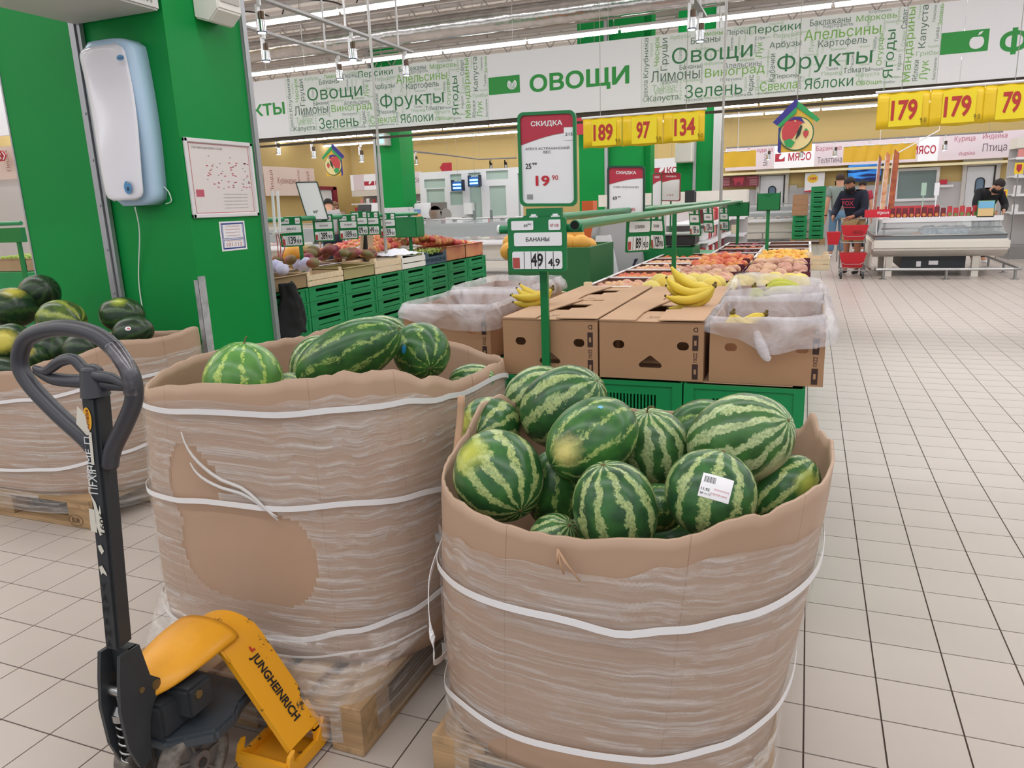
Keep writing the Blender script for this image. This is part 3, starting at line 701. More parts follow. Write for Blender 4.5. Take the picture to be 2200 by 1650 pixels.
obj('pole_lettering', bm, M('letter_white', 'd8d8da', .5), jack, label='worn white lettering running up the pole')
bm = B()
for k, ch in enumerate('YAMAHA'): text(bm, ch, onpole(1240 + 26 * k, -.004), .012, .018, right=ax_r, up=zx)
text(bm, '1606', onpole(1100, .008, .0015), .05, .010, right=zx, up=-ax_r, bold=.01)
obj('scratched_letters', bm, M('scratch', '15161a', .8), jack, label='letters scratched one below the other into the pole')
# yoke at the foot of the pole
bm = B()
for sx_, m_ in ((-1, 0), (1, 0)):
    x = JX + sx_ * .030
    prism(bm, [(1.115, .46), (1.062, .46), (1.05, .40), (1.04, .33), (1.045, .23), (1.065, .165), (1.095, .165), (1.11, .26), (1.13, .30), (1.155, .315), (1.155, .345), (1.13, .37)], 'x', x - .005, x + .005)
bb(bm, JX - .03, JX + .03, 1.085, 1.10, .165, .20); bb(bm, JX - .03, JX + .03, 1.09, 1.115, .39, .46)
bmesh.ops.translate(bm, vec=(0, 0, 0), verts=bm.verts); obj('yoke', bm, jk, jack)
bm = B(); cyl(bm, (JX - .027, 1.07, .36), (JX + .027, 1.07, .36), .014, seg=16); obj('roller', bm, steel, jack, smooth='auto')
for x, y, z in ((JX + .037, 1.14, .338), (JX + .037, 1.10, .35)):
    bm = B(); cyl(bm, (x - .006, y, z), (x + .002, y, z), .012 if y > 1.12 else .007, seg=14); obj('bolt', bm, M('bolt_brass', '8f7b55', .4, .8), jack, smooth='auto')
bm = B(); cyl(bm, (JX, 1.07, .308), (JX, 1.07, .325), .021, .012, 20); cyl(bm, (JX, 1.07, .290), (JX, 1.07, .308), .024, .024, 20); cyl(bm, (JX, 1.07, .325), (JX, 1.07, .35), .008, seg=12); obj('spring_cap', bm, steel, jack, smooth='auto')
bm = B(); tube(bm, [(JX + .018 * math.cos(t * .5), 1.07 + .018 * math.sin(t * .5), .29 - .0018 * t) for t in range(0, 62)], .0028, 6); obj('pump_spring', bm, steel, jack)
# pump block, axle and wheels
bm = B(); bb(bm, JX - .06, JX + .06, 1.12, 1.26, .2, .29); cyl(bm, (JX, 1.22, .16), (JX, 1.22, .33), .045, seg=20); cyl(bm, (JX, 1.22, .33), (JX, 1.22, .355), .026, seg=20); bb(bm, JX + .02, JX + .1, 1.17, 1.25, .23, .31)
bmesh.ops.bevel(bm, geom=[e for e in bm.edges if e.calc_length() > .06], offset=.008, segments=2, affect='EDGES'); obj('pump_body', bm, jk, jack, smooth='auto')
bm = B(); cyl(bm, (JX + .1, 1.20, .285), (JX + .104, 1.20, .285), .011, seg=6); obj('bolt', bm, M('bolt_brass'), jack)
bm = B(); prism(bm, [(JX - .15, 1.17), (JX - .02, 1.12), (JX + .06, 1.12), (JX + .15, 1.19), (JX + .15, 1.26), (JX + .13, 1.30), (JX + .12, 1.38), (JX - .12, 1.38), (JX - .13, 1.3)], 'z', .165, .2)
bmesh.ops.bevel(bm, geom=bm.edges[:], offset=.008, segments=2, affect='EDGES'); obj('steer_plate', bm, M('jack_slate', '3a4148', .45), jack)
bm = B(); cyl(bm, (JX - .1, 1.185, .1), (JX + .1, 1.185, .1), .012, seg=12); cyl(bm, (JX, 1.185, .11), (JX, 1.2, .2), .04, seg=16); obj('axle', bm, jk, jack, smooth='auto')
for sx_ in (-1, 1):
    xc = JX + sx_ * .068
    bm = B(); prof = [(-.025, .088), (-.022, .098), (-.012, .1), (.012, .1), (.022, .098), (.025, .088), (.025, .076), (.012, .07), (-.012, .07), (-.025, .076)]
    rings = [[bm.verts.new((xc + a, 1.185 + r_ * math.cos(2 * PI * k / 36), .1 + r_ * math.sin(2 * PI * k / 36))) for k in range(36)] for a, r_ in prof]
    for i in range(10):
        for k in range(36): f = bm.faces.new((rings[i][k], rings[i][(k + 1) % 36], rings[(i + 1) % 10][(k + 1) % 36], rings[(i + 1) % 10][k])); f.smooth = True
    wh = obj('steer_wheel', bm, M('wheel_tread', '57504c', .7, c2='7a726a', sc=60), jack)
    bm = B(); cyl(bm, (xc - .02, 1.185, .1), (xc + .026, 1.185, .1), .028, seg=20)
    for k in range(7):
        a = 2 * PI * k / 7; box(bm, (xc, 1.185 + .048 * math.cos(a), .1 + .048 * math.sin(a)), (.03, .05, .006), (a, 0, 0))
    cyl(bm, (xc - .008, 1.185, .1), (xc + .006, 1.185, .1), .074, seg=28); obj('hub', bm, M('wheel_hub', '6c6562', .5), wh)
    bm = B(); cyl(bm, (xc + .02, 1.185, .1), (xc + .029, 1.185, .1), .012, seg=14); obj('bearing', bm, M('rust', '6a3a22', .7), wh)
    bm = B(); cyl(bm, (xc + sx_ * .002 - .004, 1.185, .1), (xc + .004, 1.185, .1), .0785, seg=36); obj('wheel_rim_ring', bm, M('rim_red', '7a3528', .6), wh)
# yellow frame: apex bump, two slanted legs, forks
def arch(s, y):
    """height of the frame at side offset s"""
    a = abs(s)
    if a < .09: return .362 - .3 * a * a / .09
    return .335 - (a - .09) * 1.40
bm = B()
for sgn in (1, -1):
    prof = []
    for k in range(14):
        s_ = .0 + .268 * k / 13; prof.append((JX + sgn * s_, max(.085, arch(s_, 0))))
    inner = [(x - sgn * .012, z - .012) for x, z in prof]
    y0, y1 = 1.305, 1.435
    V = [[bm.verts.new((x, y, z)) for x, z in prof] for y in (y0, y1)]; I = [[bm.verts.new((x, y, z)) for x, z in inner] for y in (y0 , y1)]
    for k in range(13):
        for q4 in ((V[0][k], V[0][k + 1], V[1][k + 1], V[1][k]), (I[0][k], I[1][k], I[1][k + 1], I[0][k + 1]), (V[0][k], I[0][k], I[0][k + 1], V[0][k + 1]), (V[1][k], V[1][k + 1], I[1][k + 1], I[1][k])):
            f = bm.faces.new(q4)
bmesh.ops.recalc_face_normals(bm, faces=bm.faces); obj('frame_arch', bm, worn, jack, smooth='auto')
bm = B()
def nose(u, v):
    y = 1.36 - .24 * u; w = .095 * (1 - u ** 2.4) ** .5 + .01 if u < 1 else .01
    a = (v - .5) * PI; zc = .385 - .005 * u - .045 * u * u
    return Vector((JX - .01 + w * math.sin(a), y, zc - (1 - math.cos(a)) * (.03 + .012 * (1 - u))))
grid(bm, nose, 14, 16); o = obj('frame_nose', bm, ym, jack, smooth=True, label='smooth rounded yellow hood over the lift piston'); md = o.modifiers.new('s', 'SOLIDIFY'); md.thickness = .006
# corner weld ridge
bm = B(); tube(bm, [(JX + s_, 1.302, arch(s_, 0) + .002) for s_ in (.02, .05, .08, .11)], .004, 6); obj('weld_seam', bm, ym, jack)
sl = Vector((1, 0, -1.40)).normalized(); upn = Vector((0, 1, 0))
c_ = Vector((JX + .185, 1.37, arch(.185, 0) + .0)); nrm = Vector((1.40, 0, 1)).normalized()
bm = B(); text(bm, 'JUNGHEINRICH', c_ + nrm * .002 - sl * .005, .205, .034, right=sl, up=upn, bold=.03); obj('frame_lettering', bm, M('stencil_black', '1d1714', .6), jack, label='black maker lettering down the yellow leg')
bm = B(); cc = c_ + nrm * .0022 - sl * .122
poly(bm, [cc + sl * a + upn * b2 for a, b2 in ((-.008, .002), (.008, .002), (.008, .016), (.002, .016), (.002, .008), (-.008, .008))]); obj('frame_emblem', bm, M('emblem_red', 'b8301e', .5), jack)
for sgn in (1, -1):
    xa, xb = JX + sgn * .115, JX + sgn * .272
    x0_, x1_ = min(xa, xb), max(xa, xb)
    bm = B(); bb(bm, x0_, x1_, 1.40, 2.5, .072, .084); bb(bm, x0_, x0_ + .008, 1.40, 2.5, .03, .078); bb(bm, x1_ - .008, x1_, 1.40, 2.5, .03, .078)
    obj('fork', bm, worn, jack)
    # open heel loop of the fork
    xo = JX + sgn * .2
    bm = B()
    for xx in (xa, xb):
        prism(bm, [(1.275, .035), (1.30, .012), (1.43, .012), (1.46, .04), (1.46, .088), (1.44, .095), (1.43, .085), (1.40, .045), (1.315, .045), (1.30, .06), (1.31, .085), (1.29, .075)], 'x', xx - .006, xx + .006)
    bb(bm, x0_, x1_, 1.275, 1.287, .02, .06); bb(bm, x0_, x1_, 1.30, 1.46, .008, .02)
    obj('fork_heel', bm, worn, jack)
    bm = B(); cyl(bm, (xa, 2.35, .04), (xb, 2.35, .04), .038, seg=16); obj('fork_roller', bm, black, jack)
# ------------------------------------------------------------------ green column with its fittings
cx, cy = -3.185, 3.30
bm = B(); bb(bm, -3.80, cx, cy, 3.89, 0, 5.3); struct('column_green', bm, green_paint, 'wide green painted column beside the left bin')
bm = B(); bb(bm, -4.44, -3.82, cy - .02, cy + .05, 0, 5.3); bb(bm, -4.452, -4.44, cy - .024, cy + .054, 0, 5.3, mi=1); struct('column_panel', bm, [green_paint, alu], 'green board left of the aluminium trim')
bm = B(); bb(bm, -3.815, -3.775, cy - .045, cy - .012, .0, 5.3); bb(bm, -3.768, -3.745, cy - .035, cy - .01, .0, 5.3)
for zz in (1.0, 1.25, 1.5, 1.75, 2.0): cyl(bm, (-3.79, cy - .05, zz), (-3.79, cy - .04, zz), .008, seg=8)
struct('trim_1', bm, alu, 'aluminium channel trim up the green column')
bm = B(); bb(bm, cx - .004, cx + .006, 3.885, 3.91, 0, 5.3); bb(bm, cx, cx + .02, 3.89, 3.925, 0, 5.3); struct('trim_2', bm, alu, 'thin aluminium edge strip at the far edge of the column')
bm = B(); bb(bm, cx - .03, cx + .003, cy - .004, cy, 0, 1.07); bb(bm, cx, cx + .004, cy - .004, cy + .05, 0, 1.09); struct('trim_3', bm, M('trim_worn', '8f9092', .5, c2='b8b8ba', sc=14), 'battered grey corner guard at the foot of the column')
# air purifier
pur = thing('air_purifier', 'tall white and pale blue air steriliser hung on the green column', 'air purifier', (-3.5, 3.2, 1.9))
pz0, pz1 = 1.49, 2.335; xc0 = -3.49
def pside(t):  # centre and half width along the height
    return xc0 + .012 * math.sin(PI * t) + .03 * (.5 - t), .176 - .028 * (1 - t) + .010 * math.sin(PI * t)
def shell(front, y0, pad):
    def fn(u, v):
        a = 2 * PI * u; return None
    bm = B(); NZ = 28; rings = []
    for j in range(NZ + 1):
        t = j / NZ; z = pz0 + (pz1 - pz0) * t; c, hw = pside(t); e = min(t, 1 - t) * (pz1 - pz0)
        inset = 0 if e > .05 else .05 - math.sqrt(max(0, .05 ** 2 - (.05 - e) ** 2))
        hw = hw - inset * .9 - pad; ring = []
        for k in range(17):
            a = PI * k / 16; yy = y0 - (front - .012 * math.cos(t * 3)) * (math.sin(a) ** .35); ring.append(bm.verts.new((c - hw * math.cos(a) ** 1 if False else c - hw * (abs(math.cos(a)) ** .55) * (1 if math.cos(a) > 0 else -1), yy, z)))
        rings.append(ring)
    for j in range(NZ):
        for k in range(16): f = bm.faces.new((rings[j][k], rings[j + 1][k], rings[j + 1][k + 1], rings[j][k + 1])); f.smooth = True
        f = bm.faces.new((rings[j][0], rings[j][16], rings[j + 1][16], rings[j + 1][0]))
    bm.faces.new(rings[0]); bm.faces.new(rings[-1][::-1]); return bm
bmesh_ = shell(.115, 3.298, 0); bmesh.ops.recalc_face_normals(bmesh_, faces=bmesh_.faces); obj('housing', bmesh_, M('pale_blue', 'b4cfe8', .3), pur, label='pale blue outer housing')
bm = B()
def front(u, v):
    t = .035 + .93 * v; c, hw = pside(t); e = min(v, 1 - v) * .8; ins = 0 if e > .05 else .05 - math.sqrt(max(0, .05 ** 2 - (.05 - e) ** 2))
    x = c - .014 + (u - .5) * 2 * (hw - .018 - ins); yb = 3.298 - .121 - .014 * math.sin(PI * u) ** .6 - .01 * math.sin(v * 5 + 1)
    return Vector((x, yb, pz0 + (pz1 - pz0) * t))
grid(bm, front, 20, 40); o = obj('front_cover', bm, M('gloss_white', 'eceaf2', .12), pur, smooth=True, label='glossy white bulging front'); md = o.modifiers.new('s', 'SOLIDIFY'); md.thickness = .008; md.offset = 1
def oval(name, px, py, rx, rz, m_, y):
    y = 3.136; bm = B(); c = P(px, py, y=y); prism(bm, ell(rx, rz, 28, c.x, c.z), 'y', y - .004, y); return obj(name, bm, m_, pur)
oval('logo_badge', 259, 124, .024, .014, M('badge_blue', '4c8cc0', .3), 3.158); bm = B(); text(bm, 'АТМОС', P(259, 124, y=3.131), .036, .009, bold=.01); obj('badge_lettering', bm, M('navy', '1c3c6c', .5), pur)
oval('control_panel', 275, 403, .024, .034, M('badge_blue'), 3.158); bm = B(); c = P(275, 406, y=3.131); quad(bm, c, .016, .02); obj('display', bm, M('lcd', '16324c', .2), pur)
bm = B(); c = P(275, 392, y=3.131); quad(bm, c, .014, .008); obj('button', bm, M('sand', 'b8b49a', .5), pur)
bm = B(); tube(bm, catmull([P(290, 445, y=3.2), P(300, 500, y=3.26), P(298, 600, y=3.29), P(310, 680, y=3.29), P(325, 715, y=3.29), P(342, 745, y=3.27), P(338, 768, y=3.25)], 6), .0035, 6); obj('power_cord', bm, M('cord_white', 'dfe6df', .5), pur)
bm = B(); tube(bm, catmull([P(350, 400, y=3.28), P(362, 412, y=3.28), P(368, 432, y=3.285), P(356, 438, y=3.285)], 6), .003, 6); obj('cord_loop', bm, M('cord_white'), pur)
# overhead air unit hung on the column, and the small lamp housing
bm = B(); a = P(165, 52, y=3.27); e = P(342, 24, y=3.27); ac = thing('air_curtain', 'grey-white ceiling unit with a louvred edge above the purifier', 'air unit', ((a.x + e.x) / 2, 2.9, a.z))
x0_, x1_, zz = a.x, e.x, a.z
bb(bm, x0_ - .02, x1_, 1.9, 3.28, zz, zz + .32); bmesh.ops.bevel(bm, geom=bm.edges[:], offset=.01, segments=2, affect='EDGES'); obj('casing', bm, M('casing_grey', 'cbc8c6', .5), ac)
for k in range(26):
    bm = B(); yk = 2.62 + k * .024; bb(bm, x1_, x1_ + .004, yk, yk + .009, zz + .03, zz + .11); obj('louvre', bm, M('louvre_dark', '8c8a88', .5), ac)
bm = B(); a = P(425, 10, x=cx); c1 = P(423, 40, x=cx + .0)
sp = thing('wall_speaker', 'white boxy wall speaker high on the right face of the green column', 'speaker', (cx + .08, c1.y + .1, c1.z))
prism(bm, [(cx, c1.z), (cx + .1, c1.z - .03), (cx + .17, c1.z + .03), (cx + .17, c1.z + .4), (cx, c1.z + .4)], 'y', c1.y - .02, c1.y + .17); bmesh.ops.bevel(bm, geom=bm.edges[:], offset=.008, segments=2, affect='EDGES'); obj('cabinet', bm, M('speaker_white', 'e2ded8', .45), sp)
bm = B(); bb(bm, cx + .171, cx + .176, c1.y, c1.y + .15, c1.z + .07, c1.z + .4); obj('grille', bm, M('speaker_grey', 'b5b0aa', .6), sp)
# framed plan and sticker on the right face
pl = thing('framed_plan', 'white framed evacuation plan on the right face of the green column', 'framed plan', (cx, 3.62, 1.63))
y0_, y1_, z0_, z1_ = 3.315, 3.93 - .06, 1.41, 1.84
y1_ = 3.86
fm = M('frame_silver', 'dcd8da', .35)
bm = B()
for (a0, a1, c0, c1_) in ((y0_, y1_, z0_, z0_ + .022), (y0_, y1_, z1_ - .022, z1_), (y0_, y0_ + .022, z0_, z1_), (y1_ - .022, y1_, z0_, z1_)): bb(bm, cx + .001, cx + .016, a0, a1, c0, c1_)
bmesh.ops.bevel(bm, geom=bm.edges[:], offset=.003, segments=1, affect='EDGES'); obj('frame', bm, fm, pl)
bm = B(); bb(bm, cx + .001, cx + .006, y0_ + .01, y1_ - .01, z0_ + .01, z1_ - .01); sh = obj('plan_sheet', bm, M('sheet', 'e0d6d4', .3), pl)
RY, UZ = (0, 1, 0), (0, 0, 1)
def onf(s_, t): return Vector((cx + .0068, y0_ + (y1_ - y0_) * s_, z0_ + (z1_ - z0_) * t))
bm = B()
for s0, s1, t0, t1 in ((.06, .94, .935, .942), (.06, .94, .058, .065), (.06, .066, .06, .94), (.934, .94, .06, .94)): poly(bm, [onf(s0, t0), onf(s1, t0), onf(s1, t1), onf(s0, t1)])
poly(bm, [onf(.09, .27), onf(.20, .27), onf(.20, .36), onf(.09, .36)])
random.seed(3)
for k in range(34):
    s_ = random.uniform(.25, .9); t = random.choice([.55, .6, .66, .7, .4, .44]) + random.uniform(-.02, .02); poly(bm, [onf(s_, t), onf(s_ + .03, t), onf(s_ + .03, t + .013), onf(s_, t + .013)])
obj('red_print', bm, M('print_red', 'c0566a', .5), sh)
bm = B(); text(bm, 'ПЛАН ЭВАКУАЦИИ ПЕРВОГО ЭТАЖА', onf(.32, .885), .24, .014, right=RY, bold=.01)
for k in range(5): text(bm, 'условные обозначения путей', onf(.66, .30 - k * .045), .2, .008, right=RY)
for k in range(26):
    s_ = random.uniform(.25, .9); t = random.uniform(.3, .8); poly(bm, [onf(s_, t), onf(s_ + .02, t), onf(s_ + .02, t + .01), onf(s_, t + .01)])
obj('grey_print', bm, M('print_grey', '8a8486', .6), sh)
st = thing('phone_sticker', 'small white sticker with blue frame and numbers 101 and 112 below the plan', 'sticker', (cx, 3.62, 1.3))
ys0, ys1, zs0, zs1 = 3.515, 3.73, 1.215, 1.385
bm = B(); bb(bm, cx + .0005, cx + .0015, ys0, ys1, zs0, zs1); obj('sheet', bm, paper, st)
bm = B(); xs = cx + .0022
def fr_(a0, a1, c0, c1_, w):
    for q4 in ((a0, a1, c0, c0 + w), (a0, a1, c1_ - w, c1_), (a0, a0 + w, c0, c1_), (a1 - w, a1, c0, c1_)): poly(bm, [(xs, q4[0], q4[2]), (xs, q4[1], q4[2]), (xs, q4[1], q4[3]), (xs, q4[0], q4[3])])
fr_(ys0 + .012, ys1 - .012, zs0 + .01, zs1 - .01, .006); fr_(ys0 + .022, ys1 - .022, zs0 + .015, zs0 + .065, .003); fr_(ys0 + .022, ys1 - .022, zs0 + .07, zs1 - .015, .003)
obj('blue_frame', bm, M('print_blue', '2c3f94', .5), st)
bm = B(); text(bm, '101,112', (xs, (ys0 + ys1) / 2, zs0 + .034), .13, .026, right=RY, bold=.005)
for k, s_ in enumerate(('О ПОСТОРОННИХ', 'ИЛИ ПОДОЗРИТЕЛЬНЫХ', 'ПРЕДМЕТАХ', 'СООБЩАТЬ')): text(bm, s_, (xs, (ys0 + ys1) / 2, zs1 - .03 - k * .018), .12, .008, right=RY)
text(bm, 'ТЕЛЕФОНЫ ЭКСТРЕННЫХ', (xs, (ys0 + ys1) / 2, zs0 + .057), .13, .007, right=RY); obj('lettering', bm, M('print_salmon', 'c8685c', .5), st)
# ------------------------------------------------------------------ panels with real holes
def holed(bm, outer, holes, th, mat4, mi=0):
    cu = bpy.data.curves.new('h', 'CURVE'); cu.dimensions = '2D'; cu.fill_mode = 'BOTH'; cu.extrude = th / 2
    for pl_ in [outer] + holes:
        s = cu.splines.new('POLY'); s.points.add(len(pl_) - 1)
        for p, q in zip(s.points, pl_): p.co = (q[0], q[1], 0, 1)
        s.use_cyclic_u = True
    o = bpy.data.objects.new('h', cu); COL.objects.link(o); me = bpy.data.meshes.new_from_object(o.evaluated_get(bpy.context.evaluated_depsgraph_get()))
    bpy.data.objects.remove(o); bpy.data.curves.remove(cu)
    n0 = len(bm.verts); nf = len(bm.faces); me.transform(mat4); bm.from_mesh(me); bm.faces.ensure_lookup_table()
    for f in bm.faces[nf:]: f.material_index = mi; f.smooth = False
    bpy.data.meshes.remove(me)
FX = Matrix(((1, 0, 0, 0), (0, 0, -1, 0), (0, 1, 0, 0), (0, 0, 0, 1)))          # 2-D (x, y) -> world (x, z), facing -y
def facing(c): return Matrix.Translation(c) @ FX
ink_brown = M('box_print', '3a2420', .7)
bcard = M('banana_carton', 'ac8463', .75, var=.06, sc=4)
bcard2 = M('banana_carton_lid', 'c29c7c', .75, var=.08, sc=4)
def banana_box(w=.372, d=.56, h=.21, tri=True, lid=True):
    """local: front face on y=0, base z=0, centred in x"""
    t = thing('banana_box', '', 'banana box')
    bm = B(); th = .005
    holes = [rrect(.042, .03, .0149, 4, -.115, .125), rrect(.042, .03, .0149, 4, .115, .125)]
    if tri: holes.append([(0, .088), (-.006, .085), (-.038, .06), (-.042, .05), (-.036, .043), (.036, .043), (.042, .05), (.038, .06), (.006, .085)][::-1])
    outer = [(-w / 2, 0), (w / 2, 0), (w / 2, h), (-w / 2, h)]
    holed(bm, outer, holes, th, facing((0, th / 2, 0))); holed(bm, outer, holes[:2], th, facing((0, d - th / 2, 0)))
    bb(bm, -w / 2, -w / 2 + th, th, d - th, 0, h); bb(bm, w / 2 - th, w / 2, th, d - th, 0, h); bb(bm, -w / 2, w / 2, th, d - th, 0, th)
    obj('carton', bm, bcard, t, local=True)
    if lid:
        g = .085
        bm = B(); holed(bm, [(-w / 2, 0), (w / 2, 0), (w / 2, d), (-w / 2, d)], [[(-.085, .27), (.065, .27), (.085, .44), (-.045, .44)]], .004, Matrix.Translation((0, 0, h - .004))); obj('lid', bm, bcard2, t, local=True)
        for s_, (a, c) in ((-1, (-w / 2, -.055)), (1, (.03, w / 2))):
            bm = B(); pts = [(a, .0), (c, -.006 if s_ > 0 else .004), (c + .01 * s_, .2), (c + (.03 if s_ < 0 else .0), d), (a, d)] if s_ < 0 else [(c, .0), (a, -.008), (a - .015, .25), (a + .035, .27), (a + .06, d), (c, d)]
            prism(bm, pts, 'z', h + .001 + (.004 if s_ > 0 else 0), h + .005 + (.004 if s_ > 0 else 0)); o = obj('lid_flap', bm, bcard2, t, local=True)
        bm = B(); text(bm, 'BANANAS', (.02, .12, h - .0005), .09, .016, up=(0, 1, 0)); text(bm, 'PRODUCE OF ECUADOR', (.02, .09, h - .0005), .1, .008, up=(0, 1, 0)); obj('lid_print', bm, ink_brown, t, local=True)
    bm = B(); xr = w / 2 - .028; y_ = -.0008
    for zc, hh in ((.138, .055), (.035, .055)):
        prism(bm, [(xr - .01, zc - hh / 2), (xr + .01, zc - hh / 2), (xr + .01, zc + hh / 2), (xr - .01, zc + hh / 2)], 'y', y_, 0)
    text(bm, 'ZZXU', (xr, y_, .086), .034, .013, right=(0, 0, -1), up=(1, 0, 0), bold=.01); text(bm, 'D', (xr, y_, .185), .016, .016, right=(-1, 0, 0), bold=.01); obj('side_print', bm, ink_brown, t, local=True)
    bm = B()
    for zc in (.138, .035): quad(bm, (xr, y_ - .0006, zc), .008, .018)
    obj('side_print_window', bm, bcard, t, local=True)
    return t
BZ = .79
LBL = [('closed banana box right behind the tall green post, bunch of bananas on its left corner', -.882, 2.62), ('closed banana box in the front row, second from the right, triangle hole in full view', -.503, 2.62),
       ('closed banana box in the second row, behind the one with the post', -.90, 3.215), ('closed banana box in the second row with a banana bunch leaning on it', -.515, 3.215)]
box0 = banana_box(); box0.location = (LBL[0][1], LBL[0][2], BZ); box0['label'] = LBL[0][0]; box0['group'] = 'banana boxes on green crates'
for l, x, y in LBL[1:]: dup(box0, (x, y, BZ - (0 if y < 3 else .01)), label=l)
def banana_box_open(x, y, rz, lab, w=.372):
    b3 = banana_box(w=w, tri=False, lid=False); b3.location = (x, y, BZ); b3.rotation_euler.z = rz; b3['label'] = lab; b3['group'] = 'banana boxes on green crates'; return b3
b3 = banana_box_open(-.112, 2.63, 0, 'open banana box lined with clear plastic, at the right end of the front row')
b4 = banana_box_open(-.12, 3.23, 0, 'open plastic-lined banana box behind the right end box')
b5 = banana_box_open(-1.40, 2.80, .02, 'open banana box under a draped plastic sheet, at the left end of the row', w=.40)
b6 = banana_box_open(-1.46, 3.42, .0, 'open banana box behind the left end one', w=.40)
bagm = bpy.data.materials.new('plastic_bag'); bagm.use_nodes = True; nt = bagm.node_tree; b = nt.nodes['Principled BSDF']; out = nt.nodes['Material Output']
b.inputs['Base Color'].default_value = lin('e6e2e8'); b.inputs['Roughness'].default_value = .25
tc = nd(nt, 'ShaderNodeTexCoord'); n1 = nd(nt, 'ShaderNodeTexNoise', ins={'Scale': 7., 'Detail': 5., 'Distortion': .6}); nt.links.new(tc.outputs['Object'], n1.inputs[0])
bp = nd(nt, 'ShaderNodeBump', ins={'Strength': .8, 'Distance': .03}); nt.links.new(n1.outputs[0], bp.inputs['Height']); nt.links.new(bp.outputs[0], b.inputs['Normal'])
mr = nd(nt, 'ShaderNodeMapRange', ins={1: .35, 2: .7, 3: .18, 4: .62}); nt.links.new(n1.outputs[0], mr.inputs[0]); tr = nd(nt, 'ShaderNodeBsdfTransparent'); ms = nd(nt, 'ShaderNodeMixShader')
nt.links.new(mr.outputs[0], ms.inputs[0]); nt.links.new(tr.outputs[0], ms.inputs[1]); nt.links.new(b.outputs[0], ms.inputs[2]); nt.links.new(ms.outputs[0], out.inputs[0])
def liner(x0, x1, y0, y1, z, lab, seed, skirt, lift, tail=None):
    """thin bag turned over the rim of a box: skirt(a) is how far it hangs outside, a in 0..1 round the rim from front left"""
    bm = B(); NA, NV = 96, 18
    def rim(a):
        a %= 1; p = 2 * (x1 - x0) + 2 * (y1 - y0); s = a * p; w, d = x1 - x0, y1 - y0
        if s < w: return Vector((x0 + s, y0, 0)), Vector((0, -1, 0))
        s -= w
        if s < d: return Vector((x1, y0 + s, 0)), Vector((1, 0, 0))
        s -= d
        if s < w: return Vector((x1 - s, y1, 0)), Vector((0, 1, 0))
        s -= w; return Vector((x0, y1 - s, 0)), Vector((-1, 0, 0))
    def fn(u, v):
        p, n_ = rim(u); k = u * 40
        if v < .35: t = v / .35; q = p - n_ * (.012 + .03 * (1 - t)); zz = z - .07 * (1 - t) + lift(u) * t
        elif v < .5: t = (v - .35) / .15; q = p + n_ * (-.012 + .028 * t); zz = z + lift(u) + .012 * math.sin(PI * t)
        else: t = (v - .5) / .5; q = p + n_ * (.016 + .018 * t + .012 * math.sin(t * 3)); zz = z + lift(u) - (lift(u) + skirt(u)) * t
        m_ = Vector((q.x * 9, q.y * 9, v * 3 + seed)); f_ = .006 * (noise.noise(m_) + .6 * noise.noise(m_ * 1.9))
        amp = 1 if v > .3 else .6
        return Vector((q.x, q.y, zz)) + n_ * max(-.01, f_ * amp * (1.3 if v > .5 else .8)) + Vector((0, 0, f_ * .8))
    grid(bm, fn, NA, NV, closed=True); o = obj('plastic_liner', bm, bagm); return tag(o, lab, 'plastic liner', 'clear plastic liners on banana boxes')
ln = lambda a: lerp_ang([(0, .03), (15, .045), (40, .10), (60, .075), (80, .06), (95, .05), (150, .05), (200, .04), (270, .05), (330, .05)], a * 360)
liner(-.298, .074, 2.63, 3.19, BZ + .21, 'crumpled clear plastic liner hanging over the right end banana box', 1, ln, lambda u: .012 + .03 * max(0, math.sin(2 * PI * (u - .12))))
liner(-.306, .066, 3.23, 3.79, BZ + .21, 'clear plastic liner standing up around the second right-hand banana box', 2, lambda u: .05, lambda u: .03 + .02 * math.sin(u * 12))
liner(-1.60, -1.20, 2.80, 3.36, BZ + .21, 'clear plastic sheet spread over the left end banana box', 3, lambda u: .03 + .05 * abs(math.sin(u * 9)), lambda u: .015)
liner(-1.66, -1.26, 3.42, 3.98, BZ + .21, 'clear plastic liner on the rear left banana box', 4, lambda u: .04, lambda u: .02)
bm = B(); tube(bm, catmull([P(1625, 712, y=2.6), P(1632, 735, y=2.59), P(1645, 765, y=2.58), P(1655, 772, y=2.58)], 6), [.02 - .0012 * abs(k - 8) for k in range(19)], 8); tag(obj('plastic_twist', bm, bagm), 'twisted tail of plastic hanging down the front of the right end box', 'plastic liner')
# bananas
bant = M('banana_skin', 'e2c63c', .45, c2='cdb038', sc=5); bang = M('banana_green', 'b9b93c', .45, c2='a0aa34', sc=5); bane = M('banana_end', '4a3c20', .7)
def banana(parent, crown, d0, curl, L=.17, r=.017, m=bant):
    """one finger leaving the crown along d0 and bending towards curl"""
    d0 = Vector(d0).normalized(); curl = Vector(curl).normalized(); pts = [Vector(crown)]; n = 12; p = Vector(crown)
    for k in range(n):
        t = k / n; ang = -.35 + 1.75 * t; d = (d0 * math.cos(ang) + curl * math.sin(ang)).normalized(); p = p + d * (L / n); pts.append(p)
    rad = [r * (.38 if k == 0 else .45 if k == 1 else .8 if k == 2 else 1. if k < 10 else .75 if k == 10 else .45 if k == 11 else .22) for k in range(n + 1)]
    bm = B(); tube(bm, pts, rad, 7); o = obj('banana', bm, m, parent)
    bm = B(); ball(bm, pts[-1], r * .3, 6, 4); obj('banana_tip', bm, bane, o, label=None)
